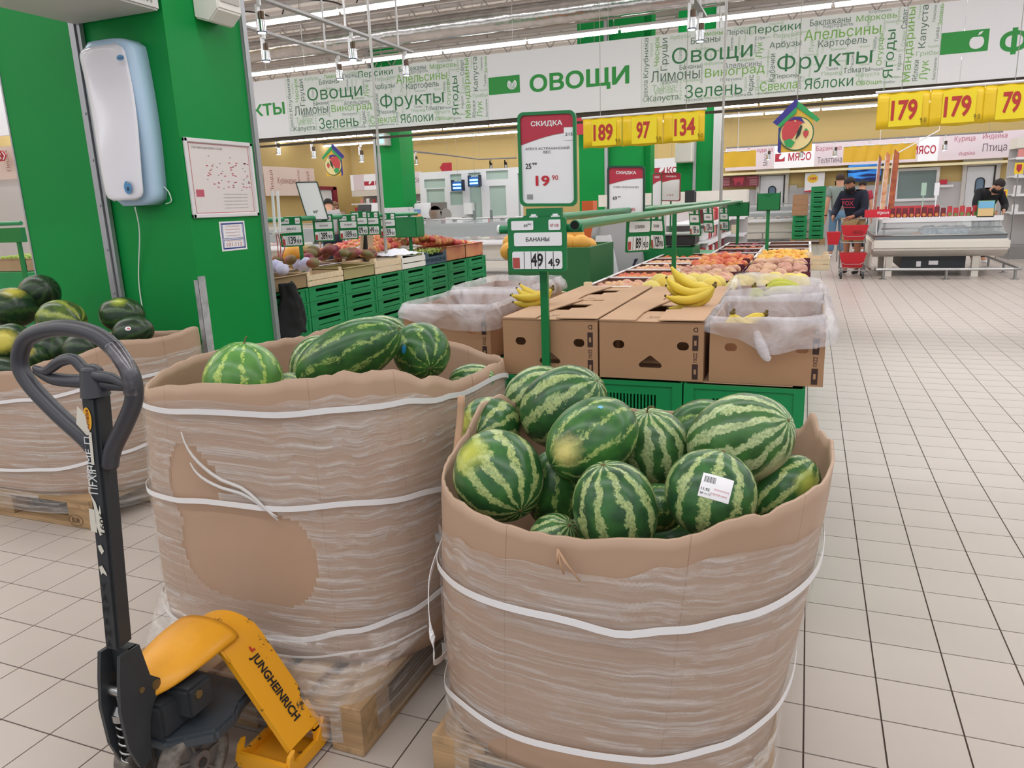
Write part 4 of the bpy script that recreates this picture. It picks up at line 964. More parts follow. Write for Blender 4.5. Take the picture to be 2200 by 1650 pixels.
def bunch(c, dirs, curl, lab, m=bant, L=.17, r=.017):
    t = thing('banana_bunch', lab, 'bananas', c, 'banana bunches on the boxes')
    for d, cu in zip(dirs, curl): banana(t, c, d, cu, L, r, m)
    bm = B(); ball(bm, c, (.011, .009, .010), 8, 6); cyl(bm, c, Vector(c) + Vector((.006, 0, .016)), .007, .005, 8); obj('crown', bm, M('banana_crown', '6a5626', .7), t)
Z = Vector((0, 0, 1))
c = P(1585, 605, y=2.95)
c = Vector((P(1535, 590, y=3.0).x, 3.0, 1.085))
bunch(c, [(-1, -.25, -.25), (-1, .1, -.45), (-.9, -.5, -.55), (-1, .35, -.2), (-.8, -.2, -.8), (-.95, .2, .05)], [(-.3, 0, .95), (-.4, -.1, .7), (-.6, -.1, .5), (-.2, .2, .9), (-.8, -.2, .35), (-.3, .1, 1)], 'large yellow banana bunch on the front row, against the plastic-lined box', L=.21, r=.019)
c = Vector((P(1186, 610, y=3.0).x, 3.0, 1.07))
bunch(c, [(-.8, -.5, -.7), (-1, -.3, -.6), (-1, .1, -.5), (-.9, .3, -.3), (-.7, -.6, -.3)], [(-.8, -.2, .6), (-.6, -.2, .8), (-.4, 0, .9), (-.5, .1, .9), (-.8, -.3, .5)], 'yellow banana bunch on the box behind the green post', L=.19)
c = Vector((P(1620, 610, y=3.35).x, 3.35, 1.045))
bunch(c, [(.2, -.3, -.9), (.5, -.2, -.7), (-.2, -.3, -.8), (.6, .2, -.5)], [(.8, -.2, .1), (1, 0, .3), (-.8, 0, .1), (1, .3, .2)], 'banana bunch with a green stem end, between the two plastic-lined boxes', m=bang, L=.15)
c = Vector((P(1690, 635, y=3.4).x + .06, 3.4, 1.0))
bunch(c, [(-.8, -.1, .5), (-.7, .2, .55), (-.9, -.3, .35), (-.6, .4, .4)], [(-.6, 0, -.6), (-.6, .1, -.5), (-.6, -.2, -.6), (-.5, .2, -.6)], 'greenish banana bunch with its backs up, in the rear right box', m=bang, L=.17, r=.02)
c = Vector((P(1575, 640, y=2.8).x, 2.8, 1.01))
bunch(c, [(0, -.3, -.9), (.3, -.1, -.8), (-.3, -.3, -.8), (.6, 0, -.6)], [(.4, -.6, -.1), (.8, -.3, 0), (-.5, -.3, 0), (1, 0, .2)], 'banana bunch standing on end in the front plastic-lined box', L=.12)
c = Vector((P(1645, 665, y=2.85).x, 2.85, 1.0))
bunch(c, [(-1, -.2, -.4), (-.9, -.4, -.5), (-.8, .2, -.5)], [(-.5, -.3, -.5), (-.6, -.4, -.3), (-.6, .2, -.3)], 'bananas with a dark stem lying in the front plastic-lined box', L=.15)
# ------------------------------------------------------------------ green crates
def crate(w, d, h, name='plastic_crate', slot='grill', m=green_plastic, lab='', grp=None):
    """local: centred x, front on y=0"""
    t = thing(name, lab, 'crate', group=grp); bm = B(); th = .008
    hs = []
    if slot == 'grill': hs = [[(x, h * .42), (x + .006, h * .42), (x + .006, h * .75), (x, h * .75)] for x in [-.10 + .0125 * k for k in range(17)]]
    elif slot == 'wide': hs = [rrect(w * .62, h * .2, h * .09, 3, 0, h * .74), rrect(w * .62, h * .06, h * .029, 2, 0, h * .3)]
    outer = [(-w / 2, 0), (w / 2, 0), (w / 2, h), (-w / 2, h)]
    holed(bm, outer, hs, th, facing((0, .006 + th / 2, 0))); obj('front_wall', bm, m, t, local=True)
    bm = B(); bb(bm, -w / 2, w / 2, d - th, d, 0, h); bb(bm, -w / 2, -w / 2 + th, .014, d - th, 0, h); bb(bm, w / 2 - th, w / 2, .014, d - th, 0, h); bb(bm, -w / 2 + th, w / 2 - th, .014, d - th, 0, .008); obj('walls', bm, m, t, local=True)
    bm = B(); bb(bm, -w / 2, w / 2, 0, .006, h - .014, h); bb(bm, -w / 2, w / 2, 0, .006, 0, .01); bb(bm, -w / 2, -w / 2 + .035, 0, .006, .01, h - .014); bb(bm, w / 2 - .035, w / 2, 0, .006, .01, h - .014)
    obj('rim', bm, m, t, local=True)
    return t
cols3 = (('right', -.18), ('middle', -.585), ('left', -.99), ('far left', -1.395))
first = None
for ci, (cn, x) in enumerate(cols3):
    for k in range(4):
        lab = f"green crate under the banana boxes, {['bottom', 'second from bottom', 'third from bottom', 'topmost'][k]} one of the {cn} stack"
        if first is None: first = crate(.4, .6, .19, lab=lab, grp='green crates under the banana boxes'); o = first; o.location = (x, 2.6, .012 + k * .194)
        else: dup(first, (x, 2.6 + (.0 if ci < 3 else .15), .012 + k * .194), label=lab)
bm = B(); bb(bm, -.40, -.02, 2.63, 3.15, .785, .789); tag(obj('cardboard_sheet', bm, card), 'flat cardboard sheet under the right end banana box', 'cardboard sheet', 'cardboard sheets on the crates')
bm = B(); bb(bm, -1.18, -.72, 2.62, 3.15, .785, .789); tag(obj('cardboard_sheet', bm, card), 'flat cardboard sheet under the box behind the post', 'cardboard sheet', 'cardboard sheets on the crates')
for x in (-.18, -.585, -.99, -1.4):
    for y0_ in (3.24, ):
        o = dup(first, (x, y0_ + (.15 if x < -1.3 else 0), .594), label='green crate carrying the second row of banana boxes, %s' % {-.18: 'at the aisle', -.585: 'second from the aisle', -.99: 'third from the aisle', -1.4: 'farthest from the aisle'}[x])
# ------------------------------------------------------------------ price rails, posts and price holders
pg = M('pipe_green', '17804e', .32); pgl = M('pipe_green_light', '1b7f50', .3)
RX = -.74
rail = thing('price_rail', 'long green double pipe rail running away above the banana boxes and fruit stand', 'rail', (RX, 2.5, 1.34))
bm = B(); cyl(bm, (RX, 2.50, 1.345), (RX - .02, 9.6, 1.365), .018, seg=14); obj('pipe', bm, pg, rail, smooth='auto')
bm = B(); cyl(bm, (-.94, 2.56, 1.365), (-.90, 9.6, 1.375), .016, seg=14); obj('pipe', bm, pg, rail, smooth='auto')
bm = B(); cyl(bm, (-1.03, 2.53, 1.335), (-.72, 2.53, 1.335), .015, seg=14); obj('cross_pipe', bm, pg, rail, smooth='auto')
bm = B(); cyl(bm, (RX, 2.494, 1.345), (RX, 2.499, 1.345), .0145, seg=14); obj('pipe_bore_shade', bm, bore_shade, rail)  # black disc on the closed pipe end, painted shade of a hollow
for x0_, x1_ in ((-1.034, -1.028), (-.96, -.955)):
    bm = B(); cyl(bm, (x0_, 2.53, 1.335), (x1_ + .003, 2.53, 1.335), .017, seg=12); obj('cable_tie', bm, M('tie_clear', 'd5dcd6', .4), rail)
def post(x, y, z0_, z1_, lab, cap=None, w=.016):
    t = thing('rail_post', lab, 'post', (x, y, z0_), 'green posts of the price rails'); bm = B(); bb(bm, x - w, x + w, y - .008, y + .008, z0_, z1_); obj('pole', bm, green_metal, t)
    bm = B(); bb(bm, x - .05, x + .05, y - .05, y + .05, z0_, z0_ + .006); obj('foot', bm, green_metal, t)
    if cap:
        w2, h2 = cap; bm = B(); grid(bm, lambda u, v: Vector((x + (u - .5) * w2, y - .03 + .0 * v, z1_ - .02 + h2 * v * (1 - .25 * math.exp(-((u - .5) * 5) ** 2) * v))), 10, 4, smooth=False); grid(bm, lambda u, v: Vector((x + (u - .5) * w2, y + .05, z1_ - .02 + h2 * v)), 2, 2, smooth=False)
        bb(bm, x - w2 / 2, x - w2 / 2 + .006, y - .03, y + .05, z1_ - .02, z1_ + h2 * .95); bb(bm, x + w2 / 2 - .006, x + w2 / 2, y - .03, y + .05, z1_ - .02, z1_ + h2 * .95); bb(bm, x - w2 / 2, x + w2 / 2, y - .03, y + .05, z1_ - .02, z1_ - .015)
        o = obj('bag_box', bm, green_metal, t, label='open green box for plastic bags'); md = o.modifiers.new('s', 'SOLIDIFY'); md.thickness = .004
    return t
post(-.889, 2.60, .79, 1.335, 'tall flat green post standing in front of the banana boxes, carrying the price plate', w=.0145)
TOPZ = .80
post(-.93, 5.75, TOPZ, 1.37, 'green post among the fruit boxes, nearest behind the banana row')
post(-.36, 7.7, TOPZ, 1.30, 'free-standing green post with a bag box on top, right of the rail', (.21, .16))
post(-.76, 9.2, TOPZ, 1.22, 'green post at the far end of the rail with a square box', (.24, .15))
def holder(c, w, h, right, name, price, lab, digits=True, tilt=0, small='49', grp='green price holders'):
    """green frame with three white strips: c centre, right along the face"""
    r_ = Vector(right).normalized(); up = (Vector((0, 0, 1)) + r_.cross(Vector((0, 0, 1))) * tilt).normalized(); n_ = r_.cross(up).normalized()
    c = Vector(c); t = thing('price_holder', lab, 'price tag', c, grp)
    def pl(m_, a, b2, ww, hh, off, nm, th=.003, rad=None):
        bm = B(); m4 = Matrix((r_, up, n_)).transposed().to_4x4(); m4.translation = c + r_ * a + up * b2 + n_ * off
        holed(bm, rrect(ww, hh, rad or min(ww, hh) * .12, 3), [], th, m4); return obj(nm, bm, m_, t)
    pl(green_metal, 0, 0, w, h, 0, 'frame', .008, w * .05)
    pl(paper, -.24 * w, .36 * h, .38 * w, .17 * h, .006, 'card'); pl(paper, .31 * w, .36 * h, .2 * w, .19 * h, .006, 'card'); pl(paper, .02 * w, .1 * h, .82 * w, .25 * h, .006, 'card'); pl(paper, .0 * w, -.29 * h, .86 * w, .33 * h, .006, 'card')
    bm = B(); T_ = c + n_ * .0085
    text(bm, small, T_ - r_ * .15 * w + up * .36 * h, None, .07 * h, r_, up)
    text(bm, name, T_ + r_ * .02 * w + up * .1 * h, min(.4 * w, .12 * w * len(name)), .075 * h, r_, up, bold=.012)
    xs = -.2
    if price:
        a, b2 = price; text(bm, a, T_ + r_ * .0 * w - up * .285 * h, .105 * w * len(a), .25 * h, r_, up, bold=.02); text(bm, b2, T_ + r_ * .29 * w - up * .33 * h, .2 * w, .14 * h, r_, up, bold=.02)
        for q in (-.22, -.1, .02, .15, .28): quad(bm, T_ + r_ * q * w - up * .29 * h, .002, .32 * h, r_, up)
    obj('lettering', bm, ink, t)
    bm = B(); quad(bm, T_ - r_ * .36 * w - up * .34 * h, .12 * w, .2 * h, r_, up); text(bm, '№108', T_ + r_ * .31 * w + up * .35 * h, .14 * w, .06 * h, r_, up); obj('red_print', bm, M('print_redbrown', 'b04a44', .5), t)
    return t
holder((-.878, 2.502, 1.282), .215, .185, (1, 0, .0), 'БАНАНЫ', ('49', '4.9'), 'green price holder reading БАНАНЫ and 49, hung on the front cross pipe', small='49⁹⁰')
def poster(c, w, h, right, lab, lines, head='СКИДКА', framem=None, tilt=0.):
    r_ = Vector(right).normalized(); up = (Vector((0, 0, 1)) + r_.cross(Vector((0, 0, 1))) * tilt).normalized(); n_ = r_.cross(up).normalized(); c = Vector(c)
    t = thing('price_poster', lab, 'price sign', c, 'discount price posters'); b_ = w * .055
    m4 = Matrix((r_, up, n_)).transposed().to_4x4(); m4.translation = c
    bm = B(); holed(bm, rrect(w + 2 * b_, h + 2 * b_, w * .12, 5), [rrect(w, h, w * .09, 5)[::-1]], .012, m4); obj('frame', bm, framem or green_metal, t)
    m4b = m4.copy(); m4b.translation = c - n_ * .002; bm = B(); holed(bm, rrect(w * 1.02, h * 1.01, w * .09, 5), [], .002, m4b); sh = obj('sheet', bm, paper, t)
    T_ = c + n_ * .0006
    bm = B(); N = 14; pts = [T_ + r_ * (-w * .5) + up * (h * .5), T_ + r_ * (-w * .5) + up * (h * .17)] + [T_ + r_ * (-w * .5 + w * k / N) + up * (h * (.17 + .125 * math.sin(PI / 2 * k / N))) for k in range(1, N + 1)] + [T_ + r_ * (w * .5) + up * (h * .5)]
    poly(bm, pts[::-1]); obj('red_header', bm, M('poster_red', 'b3283f', .45), sh)
    bm = B(); text(bm, head, T_ + n_ * .0006 + up * h * .4, w * .6, h * .068, r_, up, bold=.025); obj('header_lettering', bm, white, sh)
    for s_, a, b2, ww, hh, mm, bo in lines:
        bm = B(); text(bm, s_, T_ + n_ * .0006 + r_ * a * w + up * b2 * h, ww * w, hh * h, r_, up, bold=bo); obj('lettering', bm, mm, sh)
    return t, sh, T_, r_, up, n_
t, sh, T_, r_, up, n_ = poster((-.853, 2.56, 1.568), .19, .295, (1, 0, -.03), 'large discount poster for watermelons, price 19.90, standing on the rail end',
    [('АРБУЗ АСТРАХАНСКИЙ', 0, .13, .84, .035, ink, 0), ('ВЕС', 0, .085, .14, .03, ink, 0), ('25', -.37, -.07, .11, .062, ink, .015), ('99', -.25, -.045, .09, .028, ink, .02), ('19', -.1, -.24, .27, .12, inkred, .03), ('90', .14, -.205, .12, .055, inkred, .005)])
bm = B(); quad(bm, T_ + n_ * .0009 + r_ * .41 * .19 + up * .28 * .295, .17 * .19, .14 * .295, r_, up); obj('number_tab', bm, paper, sh)
bm = B(); text(bm, '215', T_ + n_ * .0015 + r_ * .42 * .19 + up * .275 * .295, .026, .010, r_, up, bold=.01); obj('number', bm, ink, sh)
bm = B()
for k in range(9): quad(bm, T_ + n_ * .0009 + r_ * (-.078 + k * .0026) - up * .125, .0014 if k % 2 else .0008, .018, r_, up)
obj('barcode', bm, ink, sh)
bm = B(); bb(bm, -.93, -.80, 2.54, 2.56, 1.37, 1.405); obj('clamp', bm, green_metal, t)
for x in (-.90, -.82): bm = B(); box(bm, (x, 2.535, 1.37), (.03, .02, .03)); bmesh.ops.bevel(bm, geom=bm.edges[:], offset=.006, segments=2, affect='EDGES'); obj('clip', bm, white, t)
c = P(1345, 415, y=4.2)
poster(c, .19, .27, (1, 0, -.05), 'discount poster for plums, price 49.90, half hidden by the rail', [('СЛИВА СЕЗОННАЯ ВЕС', 0, .12, .76, .035, ink, 0), ('69', -.33, -.1, .13, .07, ink, .015), ('99', -.2, -.075, .08, .03, ink, .02), ('49', -.05, -.36, .28, .14, inkred, .03), ('90', .21, -.32, .12, .06, inkred, .005)], framem=M('frame_dark_green', '1f3d33', .4))
c = P(1441, 402, y=8.8)
poster(c, .20, .29, (1, 0, -.05), 'small distant discount poster reading 134, in front of the green pillars', [('134', -.02, -.3, .35, .08, M('pink_ink', 'c87a84', .5), 0)], framem=M('frame_red_brown', '8a2a34', .4))
c = P(1411, 410, y=8.0)
poster(c, .12, .34, (.6, .8, 0), 'narrow poster seen from the side, left of the small distant one', [], framem=green_metal)
bm = B(); c = P(1411, 410, y=8.0); cyl(bm, (c.x, 8.02, TOPZ), (c.x, 8.02, c.z - .16), .01, seg=8); c = P(1441, 402, y=8.8); cyl(bm, (c.x, 8.82, TOPZ), (c.x, 8.82, c.z - .14), .01, seg=8); o = tag(obj('poster_stands', bm, green_metal), 'thin green rods holding up the distant discount posters', 'stand')
# holders along the rail
hl = [(1372, 496, 4.3, .15, .24, 'back of a translucent green price holder hung on the rail, nearest behind the front'), (1412, 494, 4.9, .13, .26, 'slanted price holder hung next behind the translucent one'),
      (1493, 476, 6.6, .12, .24, 'price holder hung on the rail just right of the second green post'), (1522, 472, 7.4, .12, .24, 'narrow price holder turned sideways halfway along the rail'), (1556, 470, 8.4, .12, .24, 'price holder turned sideways before the far square box')]
for i, (px, py, y, w, h, lab) in enumerate(hl):
    c = P(px, py, y=y)
    holder(c, w, h, (.75, -.55 if i else .4, 0) if i else (.8, .5, 0), 'ПЕРСИКИ' if i % 2 else 'СЛИВА', ('129', '9.0') if i % 2 else ('89', '9.0'), lab, tilt=.12)
# left rail
LX = -4.30
lr = thing('price_rail', 'green pipe rail above the mangoes and apples on the left stand', 'rail', (LX, 4.6, 1.36)); bm = B(); cyl(bm, (LX, 4.5, 1.37), (LX, 8.0, 1.36), .022, seg=12); obj('pipe', bm, pg, lr, smooth='auto')
bm = B(); cyl(bm, (LX - .5, 8.0, 1.36), (LX, 8.0, 1.36), .022, seg=12); obj('cross_pipe', bm, pg, lr, smooth='auto')
post(LX, 5.75, .80, 1.36, 'green post in the middle of the left stand behind the mangoes'); post(LX - .1, 8.0, .80, 1.36, 'green post at the far end of the left rail, in front of the apples')
for i, (px, py, w, h, nm, pr) in enumerate([(626, 498, .20, .26, 'МАНГО', ('139', '9.9')), (695, 490, .19, .25, 'ПИТАХАЙЯ', ('289', '9.0')), (748, 488, .19, .24, 'ГРАНАТ', ('189', '9.0')), (773, 480, .17, .24, 'ЛАЙМ', ('109', '9.0')), (797, 480, .18, .24, 'ЯБЛОКИ', ('149', '9.0')), (833, 484, .18, .26, 'ЯБЛОКИ', ('159', '9.0'))]):
    p_ = P(px, py, x=LX + .05)
    holder(p_, w, h, (.85, .5, 0), nm, pr, ['first price holder from the left on the left rail, reading 139', 'second price holder from the left on the left rail, reading 289', 'third price holder from the left on the left rail, reading 189', 'fourth price holder on the left rail, reading 109', 'fifth price holder on the left rail, reading 149', 'last price holder on the left rail, beside the green box, reading 159'][i], tilt=.1)
t = thing('tilted_price_board', 'tall white price board in a dark frame, tilted above the left rail', 'price sign', P(672, 432, x=LX))
c = P(671, 432, x=LX); r_ = Vector((.75, .62, 0)).normalized(); up = (Vector((0, 0, 1)) - CR * .22).normalized(); n_ = r_.cross(up).normalized(); m4 = Matrix((r_, up, n_)).transposed().to_4x4(); m4.translation = c
bm = B(); holed(bm, rrect(.20, .36, .015, 3), [rrect(.18, .34, .01, 3)[::-1]], .01, m4); obj('frame', bm, M('frame_dark_green'), t)
bm = B(); holed(bm, rrect(.182, .342, .01, 3), [], .003, m4); obj('sheet', bm, paper, t); bm = B(); text(bm, '44°', c + n_ * .003 - up * .1, .05, .03, r_, up, bold=.01); obj('lettering', bm, ink, t)
for px, py, y, lab, s_ in ((880, 485, 7.8, 'deep green bag box at the end of the left rail', (.22, .3, .24)), ):
    c = P(px, py, y=y); t = thing('bag_box', lab, 'box', c); bm = B(); bb(bm, c.x - .14, c.x + .14, y - .1, y + .1, c.z - .13, c.z + .1); bmesh.ops.bevel(bm, geom=bm.edges[:], offset=.01, segments=2, affect='EDGES'); obj('body', bm, green_metal, t)
    bm = B(); cyl(bm, (c.x, y, TOPZ), (c.x, y, c.z - .12), .02, seg=10); obj('post', bm, green_metal, t)
# black scale and its display on the right stand
sc_ = thing('produce_scale', 'black produce scale with a display on a pole behind the fruit trays', 'scale', P(1460, 525, y=7.6))
c = P(1460, 515, y=7.6); bm = B(); bb(bm, c.x - .16, c.x + .16, 7.5, 7.85, c.z - .05, c.z + .05); bmesh.ops.bevel(bm, geom=bm.edges[:], offset=.012, segments=2, affect='EDGES'); obj('body', bm, M('scale_black', '2a2a2e', .4), sc_)
bm = B(); bb(bm, c.x - .2, c.x + .18, 7.45, 7.9, c.z + .05, c.z + .065); obj('pan', bm, steel, sc_)
bm = B(); q_ = P(1478, 520, y=7.7); cyl(bm, (q_.x + .05, 7.7, q_.z - .12), (q_.x + .05, 7.7, 1.48), .022, seg=10); obj('pole', bm, M('scale_black'), sc_)
bm = B(); q_ = P(1483, 427, y=7.68); box(bm, (q_.x, 7.66, q_.z), (.09, .06, .16)); obj('display', bm, M('scale_black'), sc_)
bm = B(); q_ = P(1450, 530, y=7.6); bb(bm, q_.x - .28, q_.x + .2, 7.4, 7.95, TOPZ, q_.z - .0); obj('stand', bm, green_metal, sc_)
# ------------------------------------------------------------------ right fruit stand
bm = B(); bb(bm, -1.40, .02, 4.0, 9.45, TOPZ - .03, TOPZ); st_ = thing('display_table', 'long green table carrying the fruit boxes behind the bananas', 'display table', (-.8, 6.6, 0)); obj('table_top', bm, green_plastic, st_)
bm = B(); bb(bm, -1.38, 0, 4.02, 4.04, .02, TOPZ - .03); bb(bm, -.02, 0, 4.04, 9.43, .02, TOPZ - .03); bb(bm, -1.38, -1.36, 4.04, 9.43, .02, TOPZ - .03); bb(bm, -1.36, -.02, 9.41, 9.43, .02, TOPZ - .03); obj('skirt', bm, green_plastic, st_)
maroon = M('maroon_plastic', '5a1f30', .4); cart_w = M('carton_white_rim', 'dedadb', .6); cart_b = M('carton_brown', '8a6252', .75); blk = M('black_plastic', '1d1f22', .4); bluep = M('blue_plastic', '1f3f8a', .4); slate = M('slate_plastic', '3c5566', .45)
def fruitbox(name, x, y, z, w, d, h, m_, kind, lab, rz=0, inner=None):
    """box with its front on -y; kind: carton, wood, plastic"""
    t = thing(name, lab, 'fruit box', (x, y, z), 'fruit boxes on the stands')
    R_ = Matrix.Rotation(rz, 4, 'Z'); L_ = lambda bm: (bmesh.ops.transform(bm, matrix=R_, verts=bm.verts), bm)[1]
    if kind == 'carton':
        bm = B(); th = .006
        for q in ((-w / 2, w / 2, -d / 2, -d / 2 + th), (-w / 2, w / 2, d / 2 - th, d / 2), (-w / 2, -w / 2 + th, -d / 2, d / 2), (w / 2 - th, w / 2, -d / 2, d / 2)): bb(bm, *q, 0, h)
        bb(bm, -w / 2, w / 2, -d / 2, d / 2, 0, .006); obj('tray', L_(bm), m_, t, local=True)
        bm = B()
        for s_ in (-1, 1): bb(bm, -w / 2, w / 2, s_ * d / 2 - .022, s_ * d / 2 + .022, h, h + .004); bb(bm, s_ * w / 2 - .012, s_ * w / 2 + .012, -d / 2, d / 2, h, h + .004)
        obj('rim', L_(bm), inner or cart_w, t, local=True)
    elif kind == 'wood':
        for s_ in (-1, 1):
            for z0_, z1_ in ((.004, h * .46), (h * .54, h)):
                bm = B(); bb(bm, -w / 2, w / 2, s_ * d / 2 - .004, s_ * d / 2 + .004, z0_, z1_); obj('slat', L_(bm), m_, t, local=True)
                bm = B(); bb(bm, s_ * w / 2 - .004, s_ * w / 2 + .004, -d / 2, d / 2, z0_, z1_); obj('slat', L_(bm), m_, t, local=True)
        for sx_ in (-1, 1):
            for sy_ in (-1, 1):
                bm = B(); prism(bm, [(sx_ * (w / 2 - .006), sy_ * (d / 2 - .006)), (sx_ * (w / 2 - .05), sy_ * (d / 2 - .006)), (sx_ * (w / 2 - .006), sy_ * (d / 2 - .05))], 'z', 0, h + .03); obj('corner_post', L_(bm), m_, t, local=True)
        bm = B(); bb(bm, -w / 2, w / 2, -d / 2, d / 2, 0, .004); obj('base', L_(bm), m_, t, local=True)
    else:
        for s_ in (-1, 1):
            bm = B(); holed(bm, [(-w / 2, 0), (w / 2, 0), (w / 2, h * 1.35), (w / 2 - .05, h * 1.35), (w / 2 - .1, h * .8), (-w / 2 + .1, h * .8), (-w / 2 + .05, h * 1.35), (-w / 2, h * 1.35)], [[(-w / 2 + .03 + .035 * k, h * .2), (-w / 2 + .05 + .035 * k, h * .2), (-w / 2 + .05 + .035 * k, h * .6), (-w / 2 + .03 + .035 * k, h * .6)][::-1] for k in range(int((w - .06) / .035))], .005, facing((0, s_ * (d / 2), 0))); obj('side_panel', L_(bm), m_, t, local=True)
            bm = B(); bb(bm, s_ * w / 2 - .004, s_ * w / 2 + .004, -d / 2, d / 2, 0, h); obj('end_panel', L_(bm), m_, t, local=True)
        bm = B(); bb(bm, -w / 2, w / 2, -d / 2, d / 2, 0, .005); obj('base', L_(bm), m_, t, local=True)
    return t
def fruit_mat(name, c, c2, sc=3.): return M(name, c, .5, c2=c2, sc=sc)
def fruitmesh(name, r, sq=.92, m_=None, seg=12, rings=8, el=1., dent=True):
    bm = B(); ball(bm, (0, 0, 0), 1, seg, rings)
    for v in bm.verts:
        z = v.co.z
        if dent and z > .85: v.co.z -= .22
        v.co = Vector((v.co.x * r, v.co.y * r * el, v.co.z * r * sq))
    me = bpy.data.meshes.new(name); bm.to_mesh(me); bm.free(); me.materials.append(m_); return me
FR = {
 'peach': ([fruitmesh('peach', .038, .9, fruit_mat('peach_a', 'dcae8c', 'c98a78', 14)), fruitmesh('peach', .036, .9, fruit_mat('peach_b', 'e0bd86', 'c8806a', 12))], .038, 'peach'),
 'flat peach': ([fruitmesh('peach', .039, .85, fruit_mat('peach_c', 'cf9f88', 'b87868', 16)), fruitmesh('peach', .040, .8, fruit_mat('peach_d', 'd8b088', 'bf8a78', 14))], .039, 'peach'),
 'nectarine': ([fruitmesh('nectarine', .036, .92, fruit_mat('nect_a', 'c84a3c', 'e08a4a', 10)), fruitmesh('nectarine', .036, .92, fruit_mat('nect_b', 'e09a48', 'c8503a', 10))], .037, 'nectarine'),
 'apricot': ([fruitmesh('apricot', .030, .95, fruit_mat('apri_a', 'eab43a', 'dd8c2c', 10)), fruitmesh('apricot', .030, .95, fruit_mat('apri_b', 'e9a636', 'e2c04a', 10))], .031, 'apricot'),
 'plum': ([fruitmesh('plum', .033, .95, fruit_mat('plum_a', '7c2038', '4c1828', 8)), fruitmesh('plum', .033, .95, fruit_mat('plum_b', 'b8485c', '8a2c44', 8))], .034, 'plum'),
 'apple': ([fruitmesh('apple', .041, .88, fruit_mat('appl_a', 'c83a3c', 'dca45a', 16)), fruitmesh('apple', .041, .88, fruit_mat('appl_b', 'd86a58', 'b82c38', 16)), fruitmesh('apple', .040, .9, fruit_mat('appl_c', 'd2b060', 'c8504a', 16))], .041, 'apple'),
 'green apple': ([fruitmesh('apple', .040, .88, fruit_mat('appl_g', 'a9bf5a', '8fae48', 10))], .041, 'apple'),
 'yellow melon': ([fruitmesh('melon', .062, .95, fruit_mat('mel_y', 'e3cf5c', 'd8b84a', 5), 16, 10, dent=False), fruitmesh('melon', .06, .95, fruit_mat('mel_y2', 'e6d27a', 'd8c24a', 5), 16, 10, dent=False)], .062, 'melon'),
 'white peach': ([fruitmesh('peach', .04, .9, fruit_mat('peach_w', 'e0c39c', 'd8a48a', 14))], .041, 'peach'),
}
def fill(kind, x, y, z, w, d, lab, grp, dome=.03, layers=1, seed=0, rz=0):
    mes, r, cat = FR[kind]; rn = random.Random(seed); nx = max(1, int(w / (2.02 * r))); ny = max(1, int(d / (2.02 * r)))
    for i in range(nx):
        for j in range(ny):
            u = (i + .5) / nx - .5; v = (j + .5) / ny - .5
            dx, dy = u * w + (r * .4 if j % 2 else -r * .4), v * d
            ca, sa = math.cos(rz), math.sin(rz)
            zz = z + r + dome * (1 - 2 * u * u - 2 * v * v) * 1.2 + rn.uniform(-.006, .01)
            o = meshobj(cat, rn.choice(mes), None, (x + dx * ca - dy * sa, y + dx * sa + dy * ca, zz), (rn.uniform(-.8, .8), rn.uniform(-.8, .8), rn.uniform(0, 6))); tag(o, lab, cat, grp)
            k = rn.uniform(.93, 1.06); o.scale = (k, k, k)
XC = (-.185, -.635, -1.085)
rows = [4.32, 4.90, 5.48, 6.06, 6.64, 7.22, 7.80, 8.38, 8.96]
plan = {
 (0, 0): ('plastic', blk, 'yellow melon'), (0, 1): ('plastic', maroon, 'flat peach'), (0, 2): ('plastic', maroon, 'flat peach'), (0, 3): ('plastic', maroon, 'flat peach'), (0, 4): ('wood', lightwood, 'apricot'), (0, 5): ('wood', lightwood, 'apricot'), (0, 6): ('carton', cart_b, 'nectarine'), (0, 7): ('carton', cart_b, None), (0, 8): ('carton', cart_b, None),
 (1, 0): ('plastic', blk, 'yellow melon'), (1, 1): ('plastic', maroon, 'peach'), (1, 2): ('plastic', maroon, 'flat peach'), (1, 3): ('plastic', maroon, 'nectarine'), (1, 4): ('wood', lightwood, 'nectarine'), (1, 5): ('carton', cart_b, 'plum'), (1, 6): ('carton', cart_b, 'plum'), (1, 7): ('carton', cart_b, 'nectarine'), (1, 8): ('carton', cart_b, 'plum'),
 (2, 0): ('wood', lightwood, None), (2, 1): ('carton', cart_b, 'peach'), (2, 2): ('carton', cart_b, 'nectarine'), (2, 3): ('carton', cart_b, 'peach'), (2, 4): ('carton', cart_b, 'peach'), (2, 5): ('carton', cart_b, 'nectarine')}
ordn = ['front', 'second', 'third', 'fourth', 'fifth', 'sixth', 'seventh', 'eighth', 'last']; cn_ = ['aisle-side', 'middle', 'left']
kn = {'plastic': 'plastic crate', 'wood': 'pale wooden crate', 'carton': 'low carton tray with white rim'}
for (ci, ri), (kd, m_, fr) in plan.items():
    h = .10 if kd != 'carton' else .095; mn = {id(maroon): 'maroon ', id(blk): 'black '}.get(id(m_), '')
    fruitbox({'plastic': 'plastic_crate', 'wood': 'wooden_crate', 'carton': 'carton_tray'}[kd], XC[ci], rows[ri], TOPZ, .43, .55, h, m_, kd, f'{mn}{kn[kd]}, {ordn[ri]} from the bananas in the {cn_[ci]} column')
    if fr:
        dm = .035 if kd != 'carton' else .0; zz = TOPZ + (.045 if kd != 'carton' else .02)
        fill(fr, XC[ci], rows[ri], zz, .39, .51, f'{fr} in the {ordn[ri]} box of the {cn_[ci]} column on the fruit stand', f'{fr} fruit in the {ordn[ri]} {cn_[ci]} box', dm, seed=ci * 10 + ri)
for x, y, lab in ((-1.36, 4.15, 'pale wooden crate right behind the closed banana boxes, farthest left'), ):
    pass
